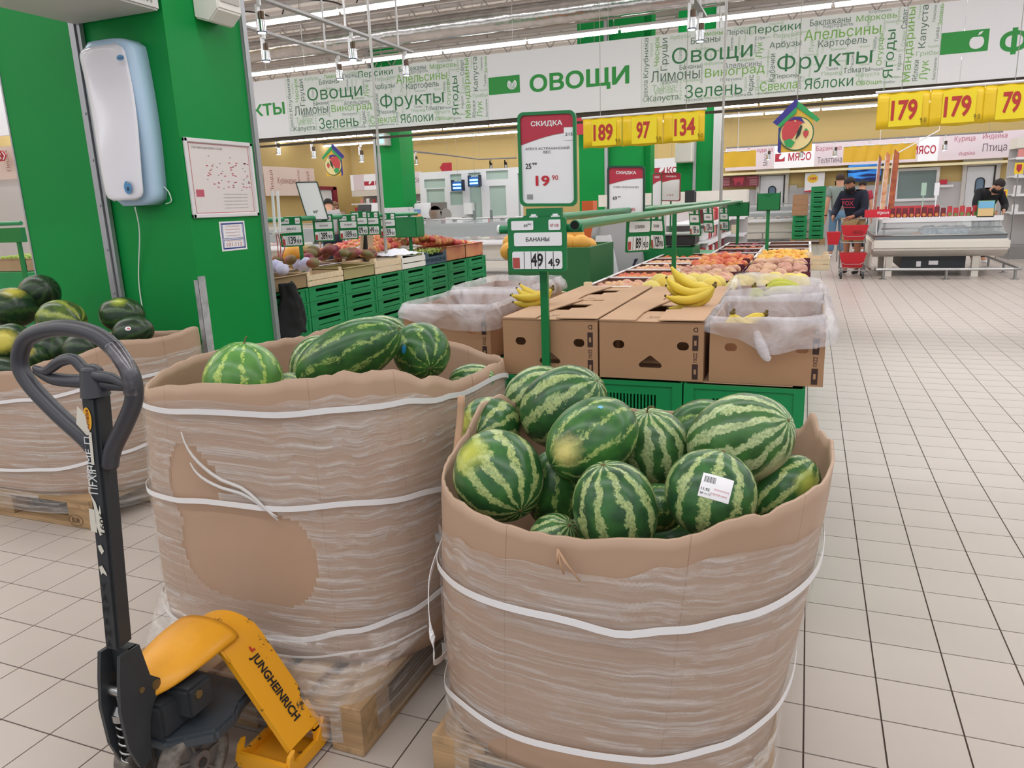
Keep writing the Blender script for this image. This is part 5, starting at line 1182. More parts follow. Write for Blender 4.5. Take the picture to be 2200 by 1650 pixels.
# small slanted white price cards standing in the boxes
# ------------------------------------------------------------------ left stand of green crates
GC = crate(.555, .40, .126, slot='wide', lab='x', grp='stacked green crates of the left stand')
FXX = -4.05; ys = [4.615 + .565 * k for k in range(9)]; cl = []
for k, y in enumerate(ys):
    for j in range(6):
        lab = f'green crate in the left stand, {["lowest", "second lowest", "third lowest", "third highest", "second highest", "top"][j]} of the {["first","second","third","fourth","fifth","sixth","seventh","eighth","ninth"][k]} stack from the green column'
        o = GC if (k, j) == (0, 0) else copy_tree(GC); o.location = (FXX, y, .004 + j * .129); o.rotation_euler.z = PI / 2; o['label'] = lab
LT = .782
bm = B(); lt_ = thing('display_table', 'green table behind the stacked crates of the left stand', 'display table', (-5.1, 6.9, 0)); bb(bm, -5.55, -4.46, 4.35, 9.4, LT - .03, LT); obj('table_top', bm, green_plastic, lt_)
bm = B()
for x in (-5.5, -4.5):
    for y in (4.4, 6.9, 9.35): bb(bm, x - .025, x + .025, y - .025, y + .025, 0, LT - .03)
obj('legs_frame', bm, green_plastic, lt_)
mangom = [fruitmesh('mango', .055, .8, fruit_mat('mango_a', '8a3440', '6a5a30', 6), 14, 10, 1.35, False), fruitmesh('mango', .05, .8, fruit_mat('mango_b', '6a7040', '8a4a38', 6), 14, 10, 1.35, False), fruitmesh('mango', .052, .8, fruit_mat('mango_c', '9a4450', '7a3040', 6), 14, 10, 1.3, False)]
# boxes along the front of the left stand: (y, kind, material, label)
fb = [(4.62, 'carton', M('carton_dark', '3a2a2c', .6), 'dark carton of pineapples at the column end of the left stand', .14), (5.18, 'carton', M('carton_tan', '9a7f5c', .7), 'tan carton with printed green leaves, second on the left stand', .12),
      (5.74, 'wood', lightwood, 'pale wooden crate of mangoes in the middle of the left stand', .10), (6.30, 'carton', M('carton_green_print', 'a89a6a', .7), 'carton with a white and green label in front of the mangoes', .11), (6.86, 'wood', lightwood, 'empty-looking wooden crate right of the mangoes', .13), (7.40, 'wood', M('white_wood', 'e8e4dc', .6), 'white wooden crate covered with paper', .12), (7.95, 'plastic', slate, 'slate blue plastic crate of grapes', .11), (8.50, 'carton', M('apple_carton', 'b5664a', .6, c2='c98a5c', sc=6), 'red-brown printed apple carton, first of two', .17), (9.06, 'carton', M('apple_carton'), 'red-brown printed apple carton at the far end of the left stand', .17)]
for i, (y, kd, m_, lab, h) in enumerate(fb):
    fruitbox({'plastic': 'plastic_crate', 'wood': 'wooden_crate', 'carton': 'carton_tray'}[kd], FXX - .2, y, LT, .55, .39, h, m_, kd, lab, rz=PI / 2, inner=m_)
    fruitbox('carton_tray', FXX - .62, y, LT, .55, .39, .12, cart_b if i % 2 else lightwood, 'carton', f'low box in the second row of the left stand, {ordn[i]} from the column', rz=PI / 2)
rn = random.Random(5)
for k in range(38):
    y = rn.uniform(5.45, 6.95); x = FXX - .12 - .55 * (k % 4) / 3 + rn.uniform(-.04, .04); u = (y - 6.2) / .8; z = LT + .13 + .15 * (1 - u * u) * (1 - abs((FXX - x) - .35) * 1.5) + rn.uniform(-.01, .02)
    o = meshobj('mango', rn.choice(mangom), None, (x, y, z), (rn.uniform(-.5, .5), rn.uniform(-.5, .5), rn.uniform(0, 6))); tag(o, 'red and green mango in the heap on the left stand', 'mango', 'mangoes heaped on the left stand')
for k in range(20):
    y = rn.uniform(4.95, 5.85); x = FXX - .1 - rn.uniform(0, .5); z = LT + .13 + .06 * rn.random()
    me = FR['white peach'][0][0]; bm = B()
wrapm = M('lilac_wrap', 'b9b6dc', .6, c2='d8d4ec', sc=8)
wme = fruitmesh('wrapped_fruit', .06, .85, wrapm, 9, 6, 1.1, False)
for v in wme.vertices: v.co *= 1 + .18 * noise.noise(v.co * 60)
for k in range(11):
    y = 4.95 + .09 * k + rn.uniform(-.02, .02); x = FXX - .14 - .12 * (k % 4); o = meshobj('wrapped_fruit', wme, None, (x, y, LT + .15 + .02 * (k % 3)), (rn.random(), rn.random(), rn.random() * 6)); tag(o, 'fruit wrapped in crumpled lilac paper on the left stand', 'wrapped fruit', 'fruit in lilac paper on the left stand')
pinm = M('pineapple_skin', '7d7440', .7, c2='3a4426', sc=40, bump=.6)
for i, (x, y) in enumerate(((FXX - .1, 4.5), (FXX - .24, 4.6), (FXX - .1, 4.75), (FXX - .34, 4.74), (FXX - .14, 4.92))):
    t = thing('pineapple', ['pineapple lying nearest to the green column', 'pineapple second from the green column, lying across', 'pineapple lying at the front edge of the dark carton', 'pineapple at the back of the dark carton', 'pineapple at the right end of the dark carton'][i], 'pineapple', (x, y, LT + .15), 'pineapples on the left stand')
    bm = B(); ball(bm, (x, y, LT + .15), (.055, .055, .085), 16, 10, Euler((1.4, 0, i * .7)).to_matrix().to_4x4()); obj('fruit', bm, pinm, t)
    bm = B()
    for k in range(9):
        a = 2 * PI * k / 9; tip = Vector((x - .16 + .02 * math.cos(a), y + .02 * i + .05 * math.sin(a), LT + .2 + .04 * math.cos(a))); cyl(bm, (x - .06, y, LT + .16), tip, .01, .001, 4)
    obj('leaf_crown', bm, M('pine_leaf', '3f5a30', .6), t)
mel_o = fruitmesh('melon', .10, .9, fruit_mat('mel_o', 'e8a832', 'dc9428', 4), 18, 12, 1.15, False); mel_t = fruitmesh('melon', .10, .9, fruit_mat('mel_t', 'b89a5c', '9c8448', 30), 18, 12, 1.1, False)
for me, px, py, lab in ((mel_o, 631, 548, 'bright orange-yellow melon on the left stand'), (mel_t, 655, 546, 'tan netted melon right of the orange one'), (mel_t, 640, 560, 'brownish melon low between the wrapped fruit')):
    c = P(px, py, x=FXX - .45); tag(meshobj('melon', me, None, c, (0, 0, .5)), lab, 'melon', 'melons on the left stand')
# apples
k = 0
for i in range(34):
    for j in range(8):
        y = 6.95 + .075 * i + (.035 if j % 2 else 0); x = FXX - .36 - .085 * j if y < 8.2 else FXX - .1 - .1 * j
        if y > 9.3 or (y > 8.2 and j == 7): continue
        u = (y - 7.9) / 1.3; z = LT + .15 + .17 * max(0, 1 - u * u) * math.sin(min(PI, .6 + j / 8 * 2.2)) + rn.uniform(-.012, .012)
        o = meshobj('apple', rn.choice(FR['apple'][0]), None, (x, y + rn.uniform(-.01, .01), z), (rn.uniform(-1, 1), rn.uniform(-1, 1), rn.uniform(0, 6))); tag(o, 'red and yellow apple in the long heap at the far end of the left stand', 'apple', 'apples heaped on the left stand')
grm = M('grape_green', 'a8b85a', .35)
bm = B()
for k in range(260): ball(bm, (FXX - .05 - rn.random() * .3, 7.7 + rn.random() * .52, LT + .11 + rn.random() * .05), .012, 6, 4)
o = obj('grapes', bm, grm); tag(o, 'pale green grapes filling the slate blue crate', 'grapes', kind='stuff')
bm = B(); grid(bm, lambda u, v: Vector((FXX - .02 - .36 * u, 7.12 + .52 * v, LT + .15 + .06 * math.sin(PI * u) * math.sin(PI * v) + .02 * noise.noise(Vector((u * 5, v * 5, 3))))), 14, 14); tag(obj('paper_sheet', bm, M('tissue', 'e6e6f0', .7)), 'crumpled white paper lying over the white crate', 'paper')
bm = B(); grid(bm, lambda u, v: Vector((FXX - .35 - .4 * u, 6.9 + .6 * v, LT + .2 + .08 * math.sin(PI * u) * math.sin(PI * v) + .03 * noise.noise(Vector((u * 5, v * 5, 9))))), 14, 14); tag(obj('paper_sheet', bm, M('tissue_blue', 'c2cbd8', .6)), 'bluish crumpled plastic sheet between mangoes and apples', 'paper')
bm = B(); c = P(788, 519, x=FXX - .35); box(bm, c, (.01, .24, .16), (0, .15, 0)); tag(obj('blank_card', bm, M('tan_card', 'c9ab90', .7)), 'blank tan card standing behind the mangoes', 'card')
bm = B(); c = P(781, 490, x=FXX - .35); cyl(bm, (c.x, c.y, LT + .1), (c.x, c.y, c.z + .12), .03, seg=12); cyl(bm, (c.x, c.y, c.z + .1), (c.x, c.y, c.z + .18), .012, seg=10); tag(obj('black_pole', bm, black), 'black scale pole standing behind the blank card', 'pole')
# bag dispensers: thin white poles with red cord at the column end
t = thing('bag_dispenser', 'white twin-pole bag dispenser with red cord at the column end of the left stand', 'bag dispenser', P(597, 545, x=-4.2))
for px in (588, 599):
    bm = B(); a = P(px + 3, 500, x=-4.2); b2 = P(px - 3, 410, x=-4.2); cyl(bm, a, b2, .012, seg=8); obj('pole', bm, white, t)
bm = B(); a = P(596, 500, x=-4.2); box(bm, a, (.1, .26, .015)); obj('shelf', bm, M('shelf_grey', 'bdb8b4', .5), t)
bm = B()
for dx in (-.02, 0, .03): tube(bm, catmull([a + Vector((0, dx, 0)), a + Vector((.02, dx * 2, -.1)), a + Vector((0, dx, -.2))], 4), .004, 5)
obj('red_cord', bm, M('cord_red', 'c04038', .5), t)
# dark jacket hanging at the crate end
bm = B()
def jac(u, v):
    z = .86 - .46 * v + .03 * math.sin(u * 9) * v; w = .07 + .16 * v; y = 5.08 + (u - .5) * w * 2.2 + .05 * math.sin(v * 4); x = -4.0 + .05 * math.sin(u * PI) + .02 * noise.noise(Vector((u * 6, v * 6, 0)))
    return Vector((x, y, z))
grid(bm, jac, 16, 20); o = obj('black_jacket', bm, M('black_cloth', '0e0e12', .9)); md = o.modifiers.new('s', 'SOLIDIFY'); md.thickness = .03; md.offset = 0; tag(o, 'black jacket hanging from the end of the left crate stand', 'jacket')
# ------------------------------------------------------------------ hanging banner with the word cloud
SY = 9.0; SZ0, SZ1 = 2.45, 3.20
XW0 = P(1378, 160, y=SY).x; XC1 = P(2020, 90, y=SY).x; XL1 = P(1048, 190, y=SY).x; PER = XC1 - XL1; XCL0 = XW0 - PER
ban = thing('hanging_banner', 'very long white overhead banner reading ОВОЩИ with green word clouds', 'banner', (XW0, SY, SZ0))
bw = M('banner_white', 'f4f4fa', .45); bcl = M('banner_cloud', 'e9efee', .45)
segs = [(XCL0 - 1.9, XCL0, bw, 'panel'), (XCL0, XL1, bcl, 'panel'), (XL1, XW0, bw, 'panel'), (XW0, XC1, bcl, 'panel'), (XC1, XC1 + .2, bw, 'panel'), (XC1 + .203, XC1 + 2.2, bw, 'panel')]
for a, c, m_, nm in segs:
    bm = B(); bb(bm, a + .0012, c - .0012, SY, SY + .03, SZ0, SZ1); obj(nm, bm, m_, ban)
bm = B(); bb(bm, -8.6, 3.4, SY + .03, SY + .06, SZ0 - .05, SZ0 - .0); bb(bm, -8.6, 3.4, SY + .04, SY + .05, SZ0 - .12, SZ0 - .09); obj('carrier_rail', bm, M('rail_dark', '4a4238', .5, .5), ban)
def sp_(px, py): return P(px, py, y=SY)
bgreen = M('banner_green', '2a9a40', .5)
bm = B(); a, c = sp_(1246, 165), sp_(1246, 165)
A, C_ = sp_(1138, 185), sp_(1352, 160); text(bm, 'ОВОЩИ', ((A.x + C_.x) / 2, SY - .002, (A.z + C_.z) / 2 - .005), C_.x - A.x, .235, bold=.028); o1 = obj('lettering', bm, bgreen, ban)
bm = B(); A, C_ = sp_(540, 240), sp_(612, 235); text(bm, 'ПРОДУКТЫ', (C_.x - .72, SY - .002, (A.z + C_.z) / 2), 1.44, .19, bold=.028); obj('lettering', bm, bgreen, ban)
bm = B(); A = sp_(2148, 90); text(bm, 'ФРУКТЫ', (A.x + .65, SY - .002, sp_(2180, 88).z), 1.3, .24, bold=.028); obj('lettering', bm, bgreen, ban)
for (x0_, x1_, yc, ic) in ((1050, 1117, 186, 'cabbage'), (2021, 2123, 95, 'apple')):
    A, C_ = sp_(x0_, yc), sp_(x1_, yc); zc = A.z; bm = B(); poly(bm, [(A.x, SY - .002, zc - .1), (C_.x, SY - .002, zc - .1), (C_.x, SY - .002, zc + .1), (A.x, SY - .002, zc + .1)]); obj('green_block', bm, bgreen, ban)
    xc = C_.x - .1; bm = B()
    if ic == 'apple':
        pts = [(xc + .062 * math.cos(t) * (1 + .12 * math.sin(t) ** 2), SY - .004, zc - .015 + .06 * math.sin(t) * (1 - .18 * max(0, math.sin(t)) ** 8)) for t in [2 * PI * k / 32 for k in range(32)]]; poly(bm, pts)
        poly(bm, [(xc + .005, SY - .004, zc + .045), (xc + .015, SY - .004, zc + .075), (xc + .05, SY - .004, zc + .085), (xc + .035, SY - .004, zc + .06)])
    else:
        poly(bm, [(xc + .062 * math.cos(t), SY - .004, zc + .06 * math.sin(t)) for t in [2.2 + (2 * PI - 1.3) * k / 24 for k in range(25)]] + [(xc, SY - .004, zc + .01)])
    obj('emblem', bm, bw, ban)
    if ic == 'cabbage':
        bm = B()
        for k in range(5): tube(bm, [(xc - .02 + .012 * k, SY - .005, zc - .05), (xc - .045 + .022 * k, SY - .005, zc - .01), (xc - .04 + .02 * k, SY - .005, zc + .02)], .002, 4)
        obj('emblem_veins', bm, bgreen, ban)
DK, GR, LG, PG, GY = (M('ink_dkgreen', '2c7a46', .5), M('ink_greygreen', '5d7668', .5), M('ink_lime', '7db84e', .5), M('ink_pale', 'a8c8a0', .5), M('ink_grey', '7e8a86', .5))
def c3(x, y): return 1040 + x * .27273, y * .27273
def c4(x, y): return 1600 + x * .27273, y * .27273
H = [ # crop, word, x0, x1, yc, height, ink
 (4, 'Персики', 35, 440, 228, 75, DK), (4, 'Баклажаны', 515, 835, 165, 50, GR), (4, 'Картофель', 620, 855, 200, 36, GY), (4, 'Морковь', 880, 1200, 138, 58, LG), (4, 'Клубника', 980, 1155, 88, 28, GY), (4, 'Апельсины', 470, 1075, 250, 85, LG), (4, 'Петрушка', 230, 450, 278, 38, PG), (4, 'Лук', 105, 160, 302, 28, GY), (4, 'Арбузы', 195, 445, 352, 58, GR), (4, 'Картофель', 580, 965, 335, 70, GR), (4, 'Фрукты', 255, 1005, 478, 165, DK), (4, 'Томаты', 775, 985, 550, 42, GR), (4, 'Редис', 990, 1100, 545, 28, GY), (4, 'Тыква', 640, 735, 540, 22, GY), (4, 'Перец', 605, 770, 580, 38, PG), (4, 'Капуста', 875, 1060, 590, 38, PG), (4, 'Персики', 235, 430, 600, 40, GR), (4, 'Свекла', 120, 415, 672, 70, LG), (4, 'Яблоки', 470, 855, 648, 85, DK), (4, 'Овощи', 875, 1070, 652, 42, LG), (4, 'Грибы', 1075, 1180, 648, 24, GY), (4, 'Нектарины', 85, 245, 735, 20, GY), (4, 'Виноград', 250, 395, 720, 20, GY), (4, 'Грибы', 1350, 1525, 422, 45, PG), (4, 'Укроп', 1440, 1530, 367, 24, PG), (4, 'Бананы', 680, 800, 385, 20, PG), (4, 'Овощи', 195, 290, 186, 18, PG),
 (3, 'Овощи', 1480, 2115, 425, 150, DK), (3, 'Арбузы', 1465, 1625, 293, 38, PG), (3, 'Лимоны', 1690, 1880, 262, 38, LG), (3, 'Бананы', 1630, 1860, 312, 50, GR), (3, 'Перец', 1910, 2080, 256, 50, GR), (3, 'Сливы', 1970, 2085, 220, 26, PG), (3, 'Бананы', 1540, 1705, 524, 38, GR), (3, 'Фрукты', 1735, 1890, 500, 28, PG), (3, 'Апельсины', 1890, 2185, 508, 45, GY), (3, 'Чеснок', 2000, 2130, 470, 26, PG), (3, 'Лимоны', 1315, 1700, 590, 85, GR), (3, 'Виноград', 1740, 2210, 565, 85, LG), (3, 'Яблоки', 1400, 1525, 642, 30, GY), (3, 'Тыква', 1325, 1505, 690, 50, PG), (3, 'Бананы', 1570, 1700, 630, 26, PG), (3, 'Петрушка', 1860, 2025, 626, 28, GY), (3, 'Картофель', 1345, 1530, 726, 28, PG), (3, 'Капуста', 1290, 1530, 776, 58, GR), (3, 'Зелень', 1580, 2035, 705, 105, DK), (3, 'Чеснок', 1575, 1725, 785, 26, GY), (3, 'Мандарины', 1740, 1955, 768, 26, PG), (3, 'Перец', 1955, 2065, 750, 28, GY)]
V_ = [ # rotated words: crop, word, xc, y0, y1, width, ink
 (4, 'Ягоды', 1145, 235, 615, 85, DK), (4, 'Мандарины', 1300, 60, 640, 75, LG), (4, 'Капуста', 1415, 40, 375, 65, GR), (4, 'Салат', 1260, 70, 225, 42, GR), (4, 'Огурцы', 1070, 265, 515, 48, LG), (4, 'Укроп', 1220, 430, 555, 32, GY), (4, 'Яблоки', 1345, 475, 640, 38, GR), (4, 'Лук', 1420, 475, 630, 72, LG), (4, 'Баклажаны', 1495, 455, 625, 22, GY), (4, 'Лимоны', 1495, 40, 175, 22, GY), (4, 'Зелень', 1545, 30, 200, 32, LG), (4, 'Тыква', 1515, 215, 330, 26, GY), (4, 'Сливы', 1250, 245, 365, 26, PG), (4, 'Томаты', 1025, 290, 405, 22, GY), (4, 'Перец', 1215, 60, 190, 26, PG), (4, 'Редис', 850, 415, 540, 26, GY), (4, 'Лук', 530, 315, 410, 42, PG), (4, 'Лук', 120, 330, 455, 60, LG), (4, 'Редис', 50, 590, 750, 50, GR), (4, 'Тыква', 100, 600, 720, 30, PG), (4, 'Кабачки', 215, 425, 642, 42, GR), (4, 'Грибы', 435, 600, 720, 26, GY), (4, 'Груши', 1100, 160, 252, 22, PG), (4, 'Морковь', 85, 285, 415, 22, GY),
 (3, 'Свекла', 1270, 635, 800, 40, GY), (3, 'Клубника', 1280, 300, 612, 48, GR), (3, 'Чеснок', 1360, 290, 520, 42, LG), (3, 'Груши', 1425, 300, 555, 65, GR), (3, 'Салат', 1545, 375, 470, 24, GY), (3, 'Огурцы', 1320, 340, 445, 22, PG), (3, 'Фрукты', 1548, 635, 790, 24, PG), (3, 'Нектарины', 1715, 500, 655, 20, GY), (3, 'Груши', 2060, 610, 715, 24, PG), (3, 'Зелень', 1950, 290, 400, 24, GY), (3, 'Лимоны', 2005, 290, 410, 22, PG)]
bms = {m_.name: (B(), m_) for m_ in (DK, GR, LG, PG, GY)}
for cr, w_, x0_, x1_, yc, hh, m_ in H:
    f_ = c3 if cr == 3 else c4; sl_ = -.108 * (x1_ - x0_) / 2
    A = sp_(*f_(x0_, yc - sl_)); C_ = sp_(*f_(x1_, yc + sl_)); k = depth((A + C_) / 2) / F * .27273
    text(bms[m_.name][0], w_, ((A.x + C_.x) / 2, SY - .0015, (A.z + C_.z) / 2), C_.x - A.x, hh * k * .97, res=1)
for cr, w_, xc, y0_, y1_, ww, m_ in V_:
    f_ = c3 if cr == 3 else c4; A = sp_(*f_(xc, y1_)); C_ = sp_(*f_(xc, y0_)); k = depth((A + C_) / 2) / F * .27273
    text(bms[m_.name][0], w_, ((A.x + C_.x) / 2, SY - .0015, (A.z + C_.z) / 2), (C_ - A).z, ww * k, right=(0, 0, 1), up=(-1, 0, 0), res=1)
rn = random.Random(11); words = ['Персики', 'Груши', 'Лимоны', 'Тыква', 'Сливы', 'Перец', 'Кабачки', 'Яблоки', 'Укроп', 'Чеснок']
for k in range(90):
    x = rn.uniform(XW0 + .15, XC1 - .15); z = rn.uniform(SZ0 + .04, SZ1 - .04); w_ = rn.choice(words); L_ = rn.uniform(.09, .16)
    if rn.random() < .5: text(bms[PG.name][0], w_, (x, SY - .0012, z), L_, .022, res=1)
    else: text(bms[PG.name][0], w_, (x, SY - .0012, z), L_, .022, right=(0, 0, 1), up=(-1, 0, 0), res=1)
for nm, (bm, m_) in bms.items():
    o = obj('word_cloud_lettering', bm, m_, ban); o2 = o.copy(); COL.objects.link(o2); o2.location = (o.location.x - PER, 0, 0)
for px in (1100, 1306, 1545, 1900, 2087, 560, 645, 790):
    q_ = sp_(px, 60); bm = B(); cyl(bm, (q_.x, SY + .015, SZ1), (q_.x, SY + .015, 5.0), .004, seg=5); obj('hanging_wire', bm, M('wire', '9a9690', .4, .5), ban)
# ------------------------------------------------------------------ yellow overhead price signs
def ysign(px0, px1, pyc, y, dg, lab, hh=.30):
    a, c = P(px0, pyc, y=y), P(px1, pyc, y=y); zc = (a.z + c.z) / 2; w = c.x - a.x; xc = (a.x + c.x) / 2
    t = thing('yellow_price_sign', lab, 'price sign', (xc, y, zc + hh / 2), 'yellow overhead price signs')
    bm = B(); grid(bm, lambda u, v: Vector((xc + (u - .5) * w, y + .004 * math.sin(u * 17 + v * 3), zc + (v - .5) * hh + .005 * math.sin(u * 9) * (1 - v))), 24, 4); o = obj('sheet', bm, M('sign_yellow', 'ecc61e', .3), t); md = o.modifiers.new('s', 'SOLIDIFY'); md.thickness = .003
    bm = B(); quad(bm, (xc + .02, y - .009, zc), w * .62, hh * .86); obj('price_card', bm, M('sign_yellow2', 'f0d81e', .4), t)
    if dg:
        bm = B(); text(bm, dg, (xc + .01, y - .012, zc), w * .5 * len(dg) / 3, hh * .56, bold=.03); obj('price_digits', bm, M('digit_red', 'b8322c', .5), t)
        bm = B(); text(bm, '9 0', (xc + w * .40, y - .012, zc - hh * .3), w * .12, hh * .13); obj('small_digits', bm, M('digit_olive', '6a5a1a', .5), t)
    return t
for a in ((1253, 1336, 285, 8.0, '189', 'yellow overhead price sign reading 189, leftmost of the three near the banner centre'), (1337, 1424, 280, 8.0, '97', 'yellow overhead price sign reading 97, middle one of the left-hand three'), (1425, 1514, 273, 8.0, '134', 'yellow overhead price sign reading 134, beside the green pillar'),
          (1884, 1996, 237, 7.5, '179', 'yellow overhead price sign reading 179, left of the two alike'), (1997, 2112, 229, 7.5, '179', 'yellow overhead price sign reading 179, right of the two alike'), (2113, 2228, 220, 7.5, '79', 'yellow overhead price sign cut by the right picture edge')): ysign(*a)
YS = [o for o in COL.objects if o.name.startswith('yellow_price_sign')]
for lo_, hi_, y, lab in ((0, 3, 8.0, 'thin white rod carrying the three yellow signs near the banner centre'), (3, 6, 7.5, 'thin white rod carrying the yellow signs at the upper right')):
    zz = sum(o.location.z for o in YS[lo_:hi_]) / 3; xa_, xb_ = YS[lo_].location.x - .22, YS[hi_ - 1].location.x + .22
    bm = B(); cyl(bm, (xa_, y, zz + .008), (xb_, y, zz + .008), .012, seg=8); t = tag(obj('sign_rod', bm, white), lab, 'rod')
    for x in (xa_ + .2, xb_ - .2): bm = B(); cyl(bm, (x, y, zz), (x, y, 5.3), .003, seg=4); obj('hanging_wire', bm, M('wire', '9a9690', .4, .5), t)
# ------------------------------------------------------------------ emblem boards shaped like a birdhouse
def birdhouse(px, py, y, w, flip, lab, rz=0):
    c = P(px, py, y=y); t = thing('emblem_board', lab, 'hanging sign', c, 'birdhouse emblem boards'); s = w; f_ = -1 if flip else 1
    X = lambda a, b2, o=0: (c.x + f_ * a * s, y + o, c.z + b2 * s)
    def pg_(nm, pts, m_, off, th=.008):
        bm = B(); q_ = [(f_ * a * s, b2 * s) for a, b2 in pts]
        if f_ < 0: q_ = q_[::-1]
        prism(bm, [(c.x + a, c.z + b2) for a, b2 in q_], 'y', y + off - th, y + off); return obj(nm, bm, m_, t)
    pg_('board', [(-.36, -.55), (.36, -.55), (.36, .2), (0, .5), (-.36, .2)], M('emb_yellow', 'e2b540', .5), .0, .02)
    pg_('roof_slope', [(.5, .12), (.44, .06), (-.02, .42), (-.1, .5), (0, .56)], M('emb_green', '2f9d58', .45), -.021)
    pg_('roof_slope', [(-.5, .12), (-.40, .04), (0, .40), (.02, .58), (-.06, .56)], M('emb_blue', '35308a', .45), -.026)
    pg_('roof_edge', [(-.40, .04), (-.33, .0), (0, .3), (0, .42)], M('emb_green'), -.028)
    pg_('side_post', [(-.37, -.52), (-.30, -.58), (-.30, -.02), (-.37, .0)], M('emb_blue'), -.021)
    cx_, cz_ = .02, -.16
    pg_('ring', ell(.37, .37, 36, cx_, cz_), M('emb_ring', '3a6a48', .45), -.022); pg_('disc', ell(.345, .345, 36, cx_, cz_), M('emb_cream', 'e9d69a', .45), -.030, .004)
    pg_('bird', [(-.30, -.08), (-.24, .08), (-.12, .18), (.02, .17), (.1, .1), (.16, .07), (.08, .02), (.04, -.12), (-.06, -.26), (-.2, -.36), (-.28, -.24)], M('emb_red', 'c4454a', .5), -.035, .004)
    pg_('bird_cap', [(-.16, .13), (-.05, .21), (.1, .19), (.19, .05), (.12, .1), (0, .15)], M('emb_blue'), -.040, .004)
    pg_('wing', [(.1, .02), (.14, .0), (.1, -.18), (.0, -.3), (.04, -.12)], M('emb_dark', '1e2f2a', .5), -.040, .004)
    pg_('leaf', [(-.24, -.3), (-.12, -.26), (.0, -.34), (-.08, -.46), (-.2, -.42)], M('emb_green'), -.040, .004)
    pg_('eye', ell(.018, .018, 12, -.02, .11), M('emb_cream'), -.042, .003)
    pg_('strawberry', [(.16, -.13), (.22, -.10), (.28, -.13), (.27, -.2), (.22, -.27), (.17, -.2)], M('emb_red'), -.037, .004)
    pg_('strawberry_leaf', [(.17, -.12), (.22, -.05), (.27, -.12), (.22, -.1)], M('emb_green'), -.040, .003)
    bm = B(); cyl(bm, (c.x, y - .01, c.z + .5 * s), (c.x, y - .01, 4.9), .004, seg=5); obj('hanging_wire', bm, M('wire'), t)
birdhouse(1710, 272, 7.6, .40, False, 'birdhouse-shaped emblem board with red bird, right of the banner centre')
birdhouse(718, 345, 11.5, .47, True, 'smaller birdhouse-shaped emblem board with red bird at the left')
# ------------------------------------------------------------------ poles from stands to the ceiling
for (px, py, x, y, lab) in ((822, 440, None, 7.2, 'thin grey pole from the ceiling down to the left stand'), (1546, 520, None, 8.5, 'thin grey pole from the ceiling down to the fruit stand')):
    c = P(px, py, y=y); bm = B(); cyl(bm, (c.x, y, TOPZ if px > 1000 else LT), (c.x, y, 4.9), .013, seg=10); cyl(bm, (c.x, y, TOPZ if px > 1000 else LT), (c.x, y, 2.0), .017, seg=10); tag(obj('support_pole', bm, M('pole_grey', 'b6b4b2', .4, .3)), lab, 'pole')
# ------------------------------------------------------------------ ceiling
def wires(t, xs, y, z):
    for x in xs: bm = B(); cyl(bm, (x, y, z), (x, y, 5.3), .005, seg=5); obj('hanging_wire', bm, M('wire'), t)
CZ = 5.3
ceilm = M('ceiling_panel', 'cfc6be', .8, var=.05, sc=1.5)
bm = B(); bb(bm, -19, 8, -3, 28, CZ, CZ + .1)
ceil = struct('ceiling', bm, ceilm, 'pale beige ribbed metal ceiling')
rm_ = M('ceiling_rib', 'b4aaa4', .7)
rb_ = B(); bb(rb_, -19, 8, -.015, .015, -.06, 0); rbme = bpy.data.meshes.new('ceiling_rib'); rb_.to_mesh(rbme); rb_.free(); rbme.materials.append(rm_)
for k in range(60): meshobj('ceiling_rib', rbme, ceil, (0, 2 + k * .42, CZ))
beam_m = M('beam_grey', '9a918c', .6, .2); beam_g = M('beam_green', '1d6a40', .5)
for k, y in enumerate([7.6, 10.2, 13.8, 16.9, 20.0, 23.1]):
    t = thing('roof_truss', ['perforated steel roof beam over the bins', 'perforated steel roof beam above the word banner', 'perforated steel roof beam right behind the banner', 'fourth perforated roof beam from the front', 'fifth perforated roof beam from the front', 'farthest perforated roof beam before the yellow wall'][k], 'roof beam', (-5, y, 4.75), 'steel roof beams')
    bm = B(); bb(bm, -19, 8, y - .09, y + .09, 4.72, 4.74); obj('flange', bm, beam_m, t)
    bm = B(); bb(bm, -19, 8, y - .09, y + .09, 5.08, 5.1); obj('flange', bm, beam_m, t)
    bm = B()
    for i in range(54): cyl(bm, (-19 + i * .5, y, 4.74), (-18.75 + i * .5, y, 5.08), .012, seg=5); cyl(bm, (-18.75 + i * .5, y, 5.08), (-18.5 + i * .5, y, 4.74), .012, seg=5)
    o = obj('lattice_bars', bm, beam_m, t); o['kind'] = 'stuff'
    bm = B()
    for x in (-14, -7, 0, 6): cyl(bm, (x, y, 5.1), (x, y, CZ), .02, seg=6)
    o = obj('hangers', bm, beam_m, t); o['kind'] = 'stuff'
rn = random.Random(2)
t = thing('cable_tray', 'perforated cable tray with loose dark cables under the ceiling', 'cable tray', (-4, 10.9, 4.7)); bm = B(); bb(bm, -14, 4, 10.8, 11.0, 4.68, 4.69); bb(bm, -14, 4, 10.79, 10.8, 4.68, 4.74); bb(bm, -14, 4, 11.0, 11.01, 4.68, 4.74); obj('tray', bm, beam_m, t)
for k in range(7):
    x = -9 + k * 1.4; bm = B(); tube(bm, catmull([(x, 10.9, 4.7), (x + .2, 10.8, 4.55 + .1 * rn.random()), (x + .5, 10.9, 4.6), (x + .8, 11, 4.5), (x + 1, 10.9, 4.7)], 5), .012, 5); obj('loose_cable', bm, black, t)
for k in range(10):
    x = rn.uniform(-9, 2); y = rn.uniform(9.4, 12.5); bm = B(); bb(bm, x, x + .22, y, y + .05, 5.05, 5.07); tag(obj('junction_box', bm, M('box_dark', '3a3432', .7)), 'small dark fitting under the ceiling', 'ceiling fitting', 'small dark fittings under the ceiling')
